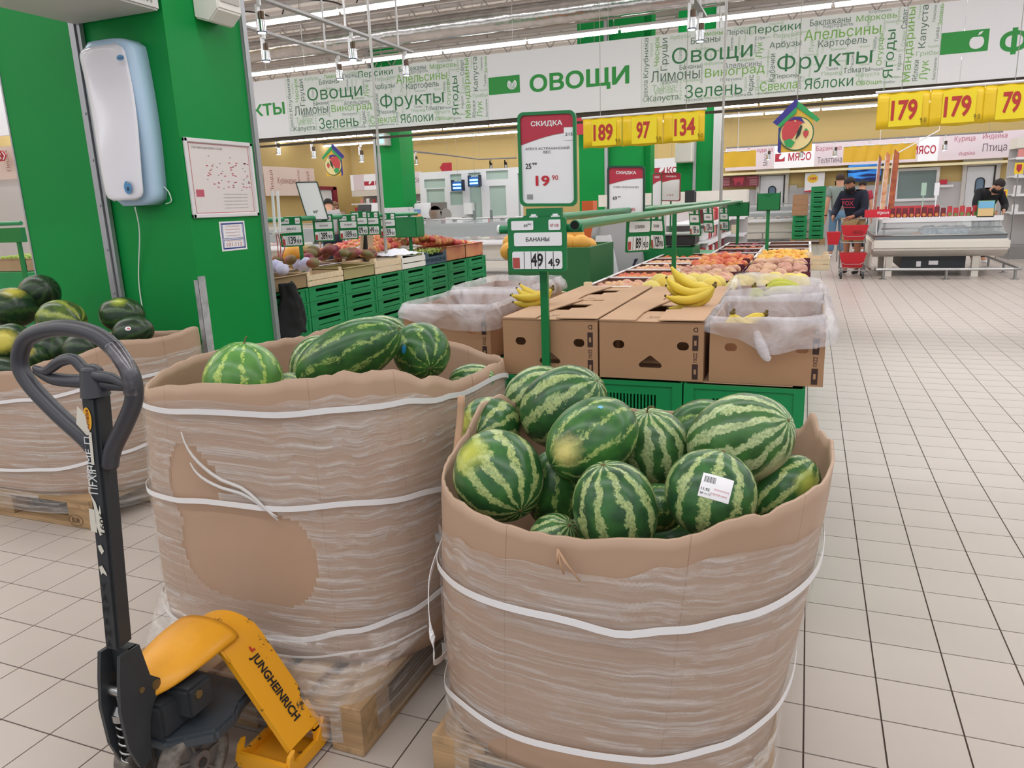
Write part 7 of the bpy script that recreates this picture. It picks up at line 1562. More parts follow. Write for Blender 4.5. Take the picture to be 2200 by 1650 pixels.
for px, py, lab in ((984, 400, 'blue glowing insect lamp, lower left one on the white partition'), (1020, 390, 'blue glowing insect lamp, upper right one on the white partition')):
    c = P(px, py, y=PY_ - .3); t = thing('insect_lamp', lab, 'insect lamp', c, 'blue insect lamps'); bm = B(); box(bm, c, (.3, .12, .25)); obj('housing', bm, M('lamp_blue', '3a62a8', .4), t)
    bm = B(); box(bm, c + Vector((.16, 0, .02)), (.03, .16, .3)); box(bm, c + Vector((-.16, 0, .02)), (.03, .16, .3)); obj('side_plates', bm, M('lamp_navy', '1a2440', .5), t)
    for dz in (-.05, .04): bm = B(); cyl(bm, c + Vector((-.12, -.07, dz)), c + Vector((.12, -.07, dz)), .022, seg=8); obj('glow_tube', bm, M('glow_blue', '7fd4ff', .4, em=3.), t)
    bm = B(); cyl(bm, c + Vector((0, 0, .12)), (c.x, c.y, CZ), .004, seg=4); obj('hanging_wire', bm, M('wire'), t)
# ------------------------------------------------------------------ shelving, counters, freezer
steelb = M('counter_steel', '8f9092', .3, .7); creamw = M('cream_white', 'dfd9cf', .45); clr = bpy.data.materials.new('clear_glass'); clr.use_nodes = True; nt = clr.node_tree; b = nt.nodes['Principled BSDF']; b.inputs['Roughness'].default_value = .05; b.inputs['Base Color'].default_value = lin('cfd6d8'); tr = nd(nt, 'ShaderNodeBsdfTransparent'); ms = nd(nt, 'ShaderNodeMixShader', ins={0: .22}); nt.links.new(tr.outputs[0], ms.inputs[1]); nt.links.new(b.outputs[0], ms.inputs[2]); nt.links.new(ms.outputs[0], nt.nodes['Material Output'].inputs[0])
PC = [M('pack_' + n_, c, .5) for n_, c in (('red', 'b8343a'), ('rose', 'd88a86'), ('cream', 'e0d2b4'), ('brown', '8a5a3a'), ('white', 'e2dede'), ('green', '6f8a4a'), ('orange', 'cf8040'), ('maroon', '6a1c28'))]
packme = []
for m_ in PC:
    bm = B(); box(bm, (0, 0, .09), (.13, .08, .18)); bmesh.ops.bevel(bm, geom=bm.edges[:], offset=.018, segments=1, affect='EDGES'); me = bpy.data.meshes.new('package'); bm.to_mesh(me); bm.free(); me.materials.append(m_); packme.append(me)
def shelf_unit(name, lab, x0_, x1_, y0_, y1_, levels, top, packs, glab, axis='x', seed=0, canopy=True, step=.17):
    """open chiller shelving: back, ends, shelves with price edges, and packages standing on them"""
    t = thing(name, lab, 'refrigerated shelf', ((x0_ + x1_) / 2, (y0_ + y1_) / 2, 0)); rn = random.Random(seed)
    bm = B()
    if axis == 'x': bb(bm, x0_, x1_, y1_ - .04, y1_, .1, top)
    else: bb(bm, x0_, x0_ + .04, y0_, y1_, .1, top)
    obj('back', bm, M('shelf_back', 'c4c0be', .5), t)
    bm = B(); bb(bm, x0_, x1_, y0_, y1_, .0, .25); obj('base', bm, M('shelf_base', '8a8684', .5), t)
    if canopy: bm = B(); bb(bm, x0_, x1_, y0_ + .1, y1_, top, top + .2); obj('canopy', bm, creamw, t)
    for z in levels:
        bm = B(); bb(bm, x0_, x1_, y0_ + .03, y1_, z, z + .02); obj('shelf', bm, white, t)
        bm = B()
        if axis == 'x': bb(bm, x0_, x1_, y0_ + .01, y0_ + .03, z - .02, z + .03)
        else: bb(bm, x1_ - .0, x1_ + .02, y0_, y1_, z - .02, z + .03)
        obj('price_edge', bm, white, t)
        L_ = (x1_ - x0_) if axis == 'x' else (y1_ - y0_); n_ = int(L_ / step)
        for k in range(n_):
            if rn.random() < .1: continue
            p = (x0_ + (k + .5) * step, y0_ + .12, z + .021) if axis == 'x' else (x1_ - .1, y0_ + (k + .5) * step, z + .021)
            o = meshobj('package', packme[rn.choice(packs)], None, p, (0, 0, rn.uniform(-.2, .2) + (0 if axis == 'x' else PI / 2))); tag(o, glab, 'package', glab + 's'); s_ = rn.uniform(.75, 1.05); o.scale = (s_, s_, s_)
    return t
shelf_unit('chiller_shelf', 'white chiller shelf with rows of red sausages behind the grey-shirted shopper', P(1345, 480, y=11.6).x, P(1462, 480, y=11.6).x, 11.6, 12.2, (.35, .62, .89, 1.12), 1.3, (0, 1, 0), 'red wrapped sausage on the chiller shelf behind the fruit trays', seed=1, canopy=False, step=.15)
shelf_unit('chiller_shelf', 'long white chiller with beige canopy before the green pillars', P(1283, 480, y=13).x, P(1600, 480, y=13).x, 13.0, 13.7, (.5, .8, 1.08), 1.33, (1, 2, 4, 3), 'small package on the long beige-topped chiller', seed=2, canopy=True, step=.2)
x1_ = P(1600, 450, y=10.6).x
shelf_unit('gondola_shelf', 'grey shelf rack of small red packets running away beside the fruit stand', -1.75, -1.18, 9.9, 12.8, (.35, .6, .85, 1.08), 1.25, (0, 1, 4, 7), 'small red and white packet on the rack running away', axis='y', seed=3, canopy=False, step=.16)
shelf_unit('chiller_shelf', 'white chiller with warm-coloured foods along the left wall', LWX + .1, LWX + 1.0, 13.5, 19.0, (.5, .95, 1.4, 1.72), 2.0, (3, 2, 6, 1), 'prepared food package in the left wall chiller', axis='y', seed=4, step=.24)
shelf_unit('chiller_shelf', 'white chiller with pale packages at the left end of the back wall', P(762, 450, y=24.5).x, P(905, 450, y=24.5).x, 24.3, 25.2, (.5, .95, 1.35, 1.64), 1.92, (1, 4, 2, 0), 'pale package in the far left back chiller', seed=5, step=.26)
shelf_unit('chiller_shelf', 'tall grey-blue shelving with small packages at the right picture edge', P(2168, 430, y=18.0).x, P(2168, 430, y=18.0).x + 2.0, 17.8, 18.5, (.9, 1.25, 1.6, 1.95), 2.15, (4, 1, 5, 3), 'small package on the shelving at the right picture edge', seed=6, step=.2)
shelf_unit('chiller_shelf', 'low white chiller with red trays glimpsed between the green pillars', P(1398, 430, y=18).x, P(1452, 430, y=18).x, 18, 18.6, (1.2, 1.5), 1.75, (0, 1), 'red tray glimpsed between the green pillars', seed=7, step=.16)
# left service counters
def counter(name, lab, x0_, x1_, y0_, y1_, h, ry=0):
    t = thing(name, lab, 'counter', ((x0_ + x1_) / 2, (y0_ + y1_) / 2, 0)); bm = B(); bb(bm, x0_, x1_, y0_ + .2, y1_ - .1, .12, .62); obj('body', bm, creamw, t)
    bm = B(); bb(bm, x0_, x1_, y0_, y1_, .62, .72); bmesh.ops.bevel(bm, geom=bm.edges[:], offset=.02, segments=2, affect='EDGES'); obj('tray_edge', bm, white, t)
    bm = B(); bb(bm, x0_, x1_, y0_ + .5, y1_, 1.02, 1.07); obj('worktop', bm, steelb, t)
    bm = B(); bb(bm, x0_, x1_, y1_ - .06, y1_, .72, 1.02); obj('back_wall', bm, steelb, t)
    bm = B(); poly(bm, [(x0_, y0_ + .04, .73), (x1_, y0_ + .04, .73), (x1_, y0_ + .42, 1.16), (x0_, y0_ + .42, 1.16)]); o = obj('glass_front', bm, clr, t); md = o.modifiers.new('s', 'SOLIDIFY'); md.thickness = .006
    bm = B(); cyl(bm, (x0_, y0_ + .42, 1.165), (x1_, y0_ + .42, 1.165), .015, seg=8); obj('glass_rail', bm, steel, t)
    bm = B(); cyl(bm, (x0_, y0_ - .12, .33), (x1_, y0_ - .12, .33), .022, seg=8); obj('bumper_rail', bm, steel, t)
    n_ = int((x1_ - x0_) / 1.2)
    for k in range(n_ + 1): bm = B(); xx = x0_ + .1 + (x1_ - x0_ - .2) * k / max(1, n_); cyl(bm, (xx, y0_ - .12, 0), (xx, y0_ - .12, .33), .02, seg=8); obj('rail_foot', bm, steel, t)
    rn = random.Random(int(abs(x0_) * 10)); 
    for k in range(int((x1_ - x0_) / .26)):
        for q in range(2):
            x = x0_ + .15 + .26 * k; bm = B(); ball(bm, (0, 0, 0), (.1, .07, .03), 8, 5)
            for v in bm.verts: v.co *= 1 + .3 * noise.noise(v.co * 20 + Vector((k, q, 0)))
            o = obj('food_tray', bm, rn.choice([PC[1], PC[3], PC[2], M('fish_grey', '8f8c90', .4)])); o.location = (x, y0_ + .18 + .2 * q, .755); tag(o, 'small heap of meat or fish lying under the counter glass', 'food', 'food under the glass of the service counters')
    return t
counter('service_counter', 'long glass service counter with fish behind the apples', -9.6, -5.3, 14.6, 15.6, 1.1); counter('service_counter', 'glass service counter behind the mangoes at left', -13.5, -9.9, 13.6, 14.6, 1.1); counter('service_counter', 'far meat counter with steel front along the back wall', P(1545, 480, y=24.5).x, P(1738, 480, y=24.5).x, 24.5, 25.5, 1.1)
# slicer, scales, scoops on the counter
c = P(945, 478, y=15.3); t = thing('meat_slicer', 'steel meat slicer with a black handle on the service counter', 'slicer', (c.x, 15.3, 1.07)); bm = B(); bb(bm, c.x - .25, c.x + .22, 15.1, 15.45, 1.07, 1.14); obj('base', bm, steel, t)
bm = B(); cyl(bm, (c.x - .05, 15.2, 1.3), (c.x - .05, 15.26, 1.3), .16, seg=24); obj('blade', bm, steel, t); bm = B(); box(bm, (c.x, 15.3, 1.45), (.3, .2, .16)); obj('guard', bm, M('guard_grey', '6f6a68', .4), t); bm = B(); tube(bm, catmull([(c.x - .3, 15.2, 1.2), (c.x - .38, 15.15, 1.12), (c.x - .46, 15.15, 1.22)], 5), .025, 6); obj('handle', bm, black, t); bm = B(); cyl(bm, (c.x + .2, 15.2, 1.25), (c.x + .2, 15.3, 1.25), .15, .1, 16); obj('carriage', bm, steel, t)
for px, lab in ((973, 'white scale with red label left on the service counter'), (1075, 'white scale with red label right on the service counter')):
    c = P(px, 490, y=15.2); t = thing('counter_scale', lab, 'scale', (c.x, 15.2, 1.07), 'scales on the service counter'); bm = B(); bb(bm, c.x - .12, c.x + .18, 15.1, 15.3, 1.07, 1.2); obj('body', bm, white, t); bm = B(); bb(bm, c.x - .24, c.x - .12, 15.1, 15.3, 1.07, 1.18); obj('label_box', bm, redb, t); bm = B(); bb(bm, c.x + .05, c.x + .15, 15.09, 15.1, 1.1, 1.17); obj('display', bm, black, t)
for px, lab in ((1020, 'small upright price tag holder left of the right scale'), (1056, 'small upright price tag holder beside the right scale')):
    c = P(px, 480, y=15.0); bm = B(); bb(bm, c.x - .03, c.x + .03, 15.0, 15.01, 1.07, 1.33); tag(obj('tag_holder', bm, M('tag_grey', '70787a', .5)), lab, 'price tag')
c = P(899, 486, y=14.8); t = thing('leaflet_stand', 'small blue and orange leaflet stand on the service counter', 'leaflet', (c.x, 14.8, 1.07)); bm = B(); bb(bm, c.x - .08, c.x + .08, 14.8, 14.81, 1.07, 1.4); obj('board', bm, M('leaf_orange', 'd89a6a', .5), t); bm = B(); bb(bm, c.x - .08, c.x + .08, 14.795, 14.8, 1.3, 1.4); obj('top', bm, M('leaf_blue', '6a8ab4', .5), t)
c = P(1008, 448, y=19.87); bm = B(); box(bm, c, (.25, .2, .32)); tag(obj('paper_dispenser', bm, white), 'white paper dispenser on the partition above the counter', 'dispenser')
c = P(783, 450, y=16); t = thing('monitor', 'dark monitor back standing on the left counter', 'monitor', c); bm = B(); box(bm, c, (.36, .04, .22), (-.2, 0, 0)); obj('panel', bm, M('scale_black'), t); bm = B(); cyl(bm, (c.x, 16, 0), c, .03, seg=8); obj('stand', bm, black, t)
for px0, px1, py0, py1, y, m_, lab in ((822, 880, 447, 466, 17.2, M('casing_light', 'c9c8cc', .5), 'pale grey worktop box at the foot of the left pillar'), (888, 925, 437, 478, 17.8, white, 'white appliance left of the slicer'), (785, 815, 438, 460, 17.5, white, 'white rounded appliance right of the dark monitor')):
    A, C_ = P(px0, py0, y=y), P(px1, py1, y=y); bm = B(); bb(bm, A.x, C_.x, y, y + .3, 1.0, A.z); bmesh.ops.bevel(bm, geom=bm.edges[:], offset=.03, segments=2, affect='EDGES'); tag(obj('appliance', bm, m_), lab, 'appliance')
counter('service_counter', 'pale work counter carrying the appliances beside the left pillar', -11.6, -8.0, 17.0, 18.2, 1.1)
A, C_ = P(672, 385, x=LWX + .1), P(716, 440, x=LWX + .1)
bm = B(); bb(bm, LWX, LWX + .06, A.y, P(712, 390, x=LWX + .1).y, 0, 2.2); struct('door_3', bm, drm, 'white door in the left wall'); bm = B(); yy = P(717, 395, x=LWX + .1).y; bb(bm, LWX, LWX + .12, yy - .1, yy + .15, 0, 2.3); bb(bm, LWX, LWX + .12, A.y - .2, yy + .1, 2.2, 2.32); struct('trim_6', bm, mred, 'dark red pipe-like door surround on the left wall')
# green box with yellow melons
c0 = P(1090, 530, y=6.0).x; c1_ = P(1268, 530, y=6.0).x
bm = B()
for q in ((c0, c1_, 6.0, 6.03), (c0, c1_, 6.77, 6.8), (c0, c0 + .03, 6.03, 6.77), (c1_ - .03, c1_, 6.03, 6.77)): bb(bm, *q, .12, 1.06)
bb(bm, c0, c1_, 6, 6.8, .1, .13); gb = thing('plastic_bin', 'deep green pallet bin of yellow melons left of the grey-shirted shopper', 'bin', ((c0 + c1_) / 2, 6.4, 0)); obj('walls', bm, M('bin_green', '2f6e3c', .5, var=.1, sc=2), gb); bm = B()
for x in (c0 + .05, (c0 + c1_) / 2, c1_ - .05): bb(bm, x - .04, x + .04, 6.0, 6.8, 0, .11)
obj('runners', bm, M('bin_green'), gb)
my = fruitmesh('melon', .085, .95, fruit_mat('mel_bin', 'e8b04a', 'd89a38', 5), 18, 12, 1.05, False)
for i, (px, py, y) in enumerate(((1095, 540, 6.2), (1100, 522, 6.35), (1235, 505, 6.5), (1222, 524, 6.35), (1248, 524, 6.35), (1262, 530, 6.5))): o = meshobj('melon', my, None, P(px, py, y=y)); tag(o, ['yellow melon at the lower left corner of the green bin', 'yellow melon at the left of the green bin', 'yellow melon topmost in the green bin', 'yellow melon in front of the topmost one in the green bin', 'yellow melon right of the topmost one in the green bin', 'yellow melon at the right end of the green bin'][i], 'melon', 'yellow melons in the green bin')
c = P(1262, 450, y=9); bm = B(); bb(bm, c.x - .07, c.x + .07, 9, 9.2, TOPZ * 0, c.z + .1); tag(obj('orange_stand', bm, M('orange_box', 'd8622e', .5)), 'tall narrow orange stand behind the green melon bin', 'stand')
# ------------------------------------------------------------------ island freezer
fz = thing('island_freezer', 'long cream island freezer with glass sides and steel rails at right', 'freezer', (2.05, 14.9, 0))
fx0, fx1, fy0, fy1 = 1.02, 3.02, 14.1, 16.2
bm = B(); prism(bm, [(fy0 + .25, .33), (fy0, .46), (fy0, .62), (fy1, .62), (fy1, .46), (fy1 - .25, .33)], 'x', fx0, fx1); bmesh.ops.bevel(bm, geom=bm.edges[:], offset=.03, segments=2, affect='EDGES'); obj('body', bm, creamw, fz, smooth='auto')
bm = B(); bb(bm, fx0 + .05, fx1 - .05, fy0 + .05, fy1 - .05, .6, .68); obj('grey_band', bm, M('band_grey', '6f7478', .4), fz)
for nm, q in (('glass_front', [(fx0 + .06, fy0 + .06, .68), (fx1 - .06, fy0 + .06, .68), (fx1 - .14, fy0 + .24, .92), (fx0 + .14, fy0 + .24, .92)]), ('glass_side', [(fx0 + .06, fy0 + .06, .68), (fx0 + .14, fy0 + .24, .92), (fx0 + .14, fy1 - .24, .92), (fx0 + .06, fy1 - .06, .68)]), ('glass_side', [(fx1 - .06, fy0 + .06, .68), (fx1 - .06, fy1 - .06, .68), (fx1 - .14, fy1 - .24, .92), (fx1 - .14, fy0 + .24, .92)])):
    bm = B(); poly(bm, q); o = obj(nm, bm, clr, fz); md = o.modifiers.new('s', 'SOLIDIFY'); md.thickness = .008
bm = B(); tube(bm, [(fx0 + .05, fy1 - .05, .69), (fx0 + .05, fy0 + .05, .69), (fx1 - .05, fy0 + .05, .69), (fx1 - .05, fy1 - .05, .69)], .014, 8); obj('edge_rail', bm, steel, fz)
bm = B(); tube(bm, [(fx0 + .14, fy0 + .16, .8), (fx1 - .12, fy0 + .16, .8)], .012, 8); obj('edge_rail', bm, steel, fz)
bm = B(); bb(bm, fx0 + .15, fx1 - .1, fy0 + .22, fy1 - .3, .92, .955); bb(bm, fx0 + .15, fx1 - .1, fy0 + .2, fy0 + .22, .90, .98); obj('upper_shelf', bm, white, fz)
bm = B()
for x in (fx0 + .2, fx1 - .2):
    for y in (fy0 + .4, fy1 - .4): bb(bm, x - .02, x + .02, y - .02, y + .02, .62, .92)
obj('shelf_posts', bm, steelb, fz)
for x in (fx0 + .3, fx1 - .42): bm = B(); bb(bm, x - .05, x + .05, fy0 + .2, fy0 + .32, 0, .34); obj('leg', bm, creamw, fz); bm = B(); bb(bm, x - .05, x + .05, fy1 - .4, fy1 - .28, 0, .34); obj('leg', bm, creamw, fz)
bm = B(); bb(bm, fx0 + .5, fx1 - .55, fy0 + .3, fy1 - .4, .12, .34); obj('motor_housing', bm, M('motor_dark', '2c3036', .5), fz)
bm = B(); quad(bm, (2.0, fy0 + .298, .22), .14, .07); quad(bm, (1.78, fy0 + .298, .2), .07, .09); obj('motor_labels', bm, paper, fz)
for k in range(7): bm = B(); y = fy0 + .2 + k * .27; bb(bm, fx0 - .005, fx0 + .03, y, y + .07, .1, .45); obj('side_rib', bm, creamw, fz)
gr = thing('guard_rail', 'low steel guard rail round the island freezer', 'guard rail', (2.1, 13.8, 0)); bm = B(); tube(bm, catmull([(1.0, 16.4, .16), (1.0, 14.2, .16), (1.08, 13.86, .16), (1.3, 13.84, .16), (2.9, 13.84, .16), (3.12, 13.9, .16), (3.15, 14.1, .16), (3.15, 16.4, .16)], 5), .022, 8); obj('tube', bm, steel, gr, smooth='auto')
for x, y in ((1.2, 13.84), (2.12, 13.84), (3.08, 13.88), (3.15, 15.0), (3.15, 16.2), (1.0, 15.2)): bm = B(); cyl(bm, (x, y, 0), (x, y, .16), .022, seg=10); cyl(bm, (x, y, 0), (x, y, .008), .06, seg=12); obj('rail_foot', bm, steel, gr)
# pouches on the freezer shelf, bags inside
pouch = []
for m_ in (PC[7], PC[0], PC[6]):
    bm = B()
    grid(bm, lambda u, v: Vector(((u - .5) * (.11 - .02 * v), -.03 * math.sin(PI * u) * (1 - v), .19 * v)), 6, 5); grid(bm, lambda u, v: Vector(((.5 - u) * (.11 - .02 * v), .03 * math.sin(PI * u) * (1 - v), .19 * v)), 6, 5)
    me = bpy.data.meshes.new('sauce_pouch'); bm.to_mesh(me); bm.free(); me.materials.append(m_); pouch.append(me)
for k in range(15):
    px = 1917 + 13.6 * k; c = P(px, 460, y=fy0 + .3); o = meshobj('sauce_pouch', pouch[0 if k < 9 else 1], None, (c.x, fy0 + .3, .956), (0, 0, .25 * math.sin(k * 5))); o.scale = (.8, 1, .93 + .07 * math.sin(k * 3)); tag(o, f'upright dark red sauce pouch on the freezer shelf, {["leftmost", "second", "third", "fourth", "fifth", "sixth", "seventh", "eighth", "ninth", "tenth", "eleventh", "twelfth", "thirteenth", "fourteenth", "rightmost"][k]} in the row', 'pouch', 'dark red sauce pouches on the freezer')
    bm = B(); q_ = B(); poly(q_, [(.035 * math.cos(a), -.032 + .01 * abs(math.cos(a)), .06 + .03 * math.sin(a)) for a in [2 * PI * j / 10 for j in range(10)]]); obj('picture', q_, PC[5] if k > 8 else PC[6], o, local=True); bm.free()
for k in range(12): c = P(1890 + 11 * k, 445, y=fy1 - .5); o = meshobj('sauce_pouch', pouch[1], None, (c.x, fy1 - .5, .956)); tag(o, 'small dark pouch in the rear row on the freezer shelf', 'pouch', 'rear pouches on the freezer shelf')
for i, (px, lab) in enumerate(((1885, 'tall narrow brown flag banner, leftmost of three on the freezer'), (1902, 'tall orange flag banner in the middle of three on the freezer'), (1920, 'tall wide orange-brown flag banner, rightmost of three on the freezer'))):
    a = P(px - 6, 436, y=15.3); c = P(px + 6, 340 - i * 5, y=15.3); w = (.05, .08, .1)[i]; t = thing('flag_banner', lab, 'flag', a, 'flag banners on the freezer'); bm = B(); prism(bm, [(a.x - w / 2, .96), (a.x + w / 2, .96), (c.x + w / 2, c.z), (c.x - w / 3, c.z + .08)], 'y', 15.3, 15.31); obj('cloth', bm, M('flag_%d' % i, ('9a5a48', 'd07a48', 'c0683c')[i], .5, c2=('c08a78', 'e8c8a8', '8a4030')[i], sc=9), t)
    bm = B(); cyl(bm, (a.x - w / 2, 15.305, .955), (c.x - w / 2, 15.305, c.z), .007, seg=6); obj('pole', bm, white, t)
bagb = M('bag_blue', '9ab8d6', .25, c2='e4eaf2', sc=14, bump=.4)
for i, px in enumerate((1995, 2025, 2058)):
    c = P(px, 500, y=fy0 + .45); bm = B(); ball(bm, (c.x, c.y, .73), (.17, .14, .1), 14, 9)
    for v in bm.verts: v.co += Vector((0, 0, .03)) * noise.noise(v.co * 12)
    tag(obj('frozen_bag', bm, bagb), ['crumpled blue and white bag in the freezer, left one', 'crumpled blue and white bag in the freezer, middle one', 'crumpled blue and white bag in the freezer, right one'][i], 'bag', 'blue bags in the island freezer')
bm = B(); c = P(1968, 497, y=fy0 + .35); ball(bm, (c.x, c.y, .70), (.09, .06, .03), 10, 6); tag(obj('croissant', bm, M('croissant', 'c07a44', .6)), 'reddish brown food item left of the blue bags in the freezer', 'food')
A, C_ = P(1858, 452, y=14.15), P(1912, 466, y=14.15); t = thing('red_header', 'red price board reading Крол at the left end of the freezer', 'price sign', A); bm = B(); bb(bm, A.x, C_.x, 14.12, 14.14, A.z - .12, A.z + .01); obj('board', bm, M('bright_red', 'cc2233', .45), t); bm = B(); text(bm, 'Крол', (C_.x - .11, 14.115, A.z - .05), .17, .06, bold=.02); obj('lettering', bm, white, t)
bm = B(); cyl(bm, (A.x + .2, 14.16, .6), (A.x + .2, 14.16, A.z), .01, seg=6); obj('stand', bm, white, t)
A, C_ = P(2103, 432, y=14.3), P(2133, 470, y=14.3); t = thing('leaflet_stand', 'blue and yellow leaflet board in a green frame on the freezer', 'leaflet', A); bm = B(); bb(bm, A.x - .01, C_.x + .01, 14.3, 14.32, .955, A.z + .01); obj('frame', bm, green_metal, t); bm = B(); quad(bm, ((A.x + C_.x) / 2, 14.297, (.97 + A.z) / 2), C_.x - A.x, A.z - .97); obj('sheet', bm, M('leaf_yellow', 'e0c08a', .5), t); bm = B(); quad(bm, ((A.x + C_.x) / 2, 14.294, A.z - .06), C_.x - A.x, .11); obj('sky_picture', bm, M('leaf_sky', '78b8dc', .5), t)
for px, lab in ((1985, 'small green and white price tag stand on the freezer'), (2013, 'slim black and white tag stand right of the green one on the freezer')):
    c = P(px, 405, y=15.6); bm = B(); bb(bm, c.x - .04, c.x + .04, 15.6, 15.61, c.z - .12, c.z + .1); bb(bm, c.x - .008, c.x + .008, 15.6, 15.61, .955, c.z - .12); tag(obj('tag_holder', bm, white if px > 2000 else M('tag_greenish', 'a8c4b0', .5)), lab, 'price tag')
# stack of green crates on a pallet and brown boxes, far back
sx0, sx1 = P(1740, 460, y=24.0).x, P(1771, 460, y=24.0).x
mini = crate(sx1 - sx0, .6, .13, slot='wide', lab='x', grp='far stack of green crates')
for k in range(11):
    o = mini if k == 0 else copy_tree(mini); o.location = ((sx0 + sx1) / 2, 23.6, .15 + k * .134); o['label'] = f'green crate of the tall far stack, {["lowest", "second", "third", "fourth", "fifth", "sixth", "seventh", "eighth", "ninth", "tenth", "topmost"][k]} from the floor'
for k in range(5):
    o = copy_tree(mini); o.location = ((sx0 + sx1) / 2 - .46, 23.6, .15 + k * .134); o['label'] = f'green crate of the low far stack, {["lowest", "second", "middle", "fourth", "topmost"][k]} of five'
for k in range(4):
    bm = B(); x = (sx0 + sx1) / 2 - .46; z = .15 + 5 * .134 + k * .15; bb(bm, x - .22, x + .2, 23.65, 24.05, z + .002, z + .148); tag(obj('carton', bm, bcard), f'brown carton on the low far crate stack, {["lowest", "second", "third", "topmost"][k]}', 'carton', 'brown cartons on the far stack')
fp = thing('pallet', 'wooden pallet under the far green crate stacks', 'pallet', (sx0, 23.9, 0)); pallet(fp, sx0 - .5, sx1 + .05, 23.5, 24.3, longx=True)
# small wooden crate on the floor at the stand end
# ------------------------------------------------------------------ people
skin = M('skin', 'c89478', .55); skin2 = M('skin_tan', 'a8745a', .55)
def skinned(name, pts, edges, mat, parent, sub=2, label=None):
    """one continuous surface grown round a skeleton: pts = [(x, y, z, radius x, radius y)]"""
    me = bpy.data.meshes.new(name); me.from_pydata([p[:3] for p in pts], edges, []); o = bpy.data.objects.new(name, me); COL.objects.link(o)
    sk = o.modifiers.new('skin', 'SKIN'); sk.use_smooth_shade = True
    for v, p in zip(me.skin_vertices[0].data, pts): v.radius = (p[3], p[4] if len(p) > 4 else p[3])
    me.skin_vertices[0].data[0].use_root = True
    sb = o.modifiers.new('sub', 'SUBSURF'); sb.levels = sub; sb.render_levels = sub
    dg = bpy.context.evaluated_depsgraph_get(); m2 = bpy.data.meshes.new_from_object(o.evaluated_get(dg)); bpy.data.objects.remove(o)
    m2.name = name; m2.materials.clear(); m2.materials.append(mat)
    for f in m2.polygons: f.use_smooth = True
    o = bpy.data.objects.new(name, m2); COL.objects.link(o); o.parent = parent
    if label: o['label'] = label
    return o
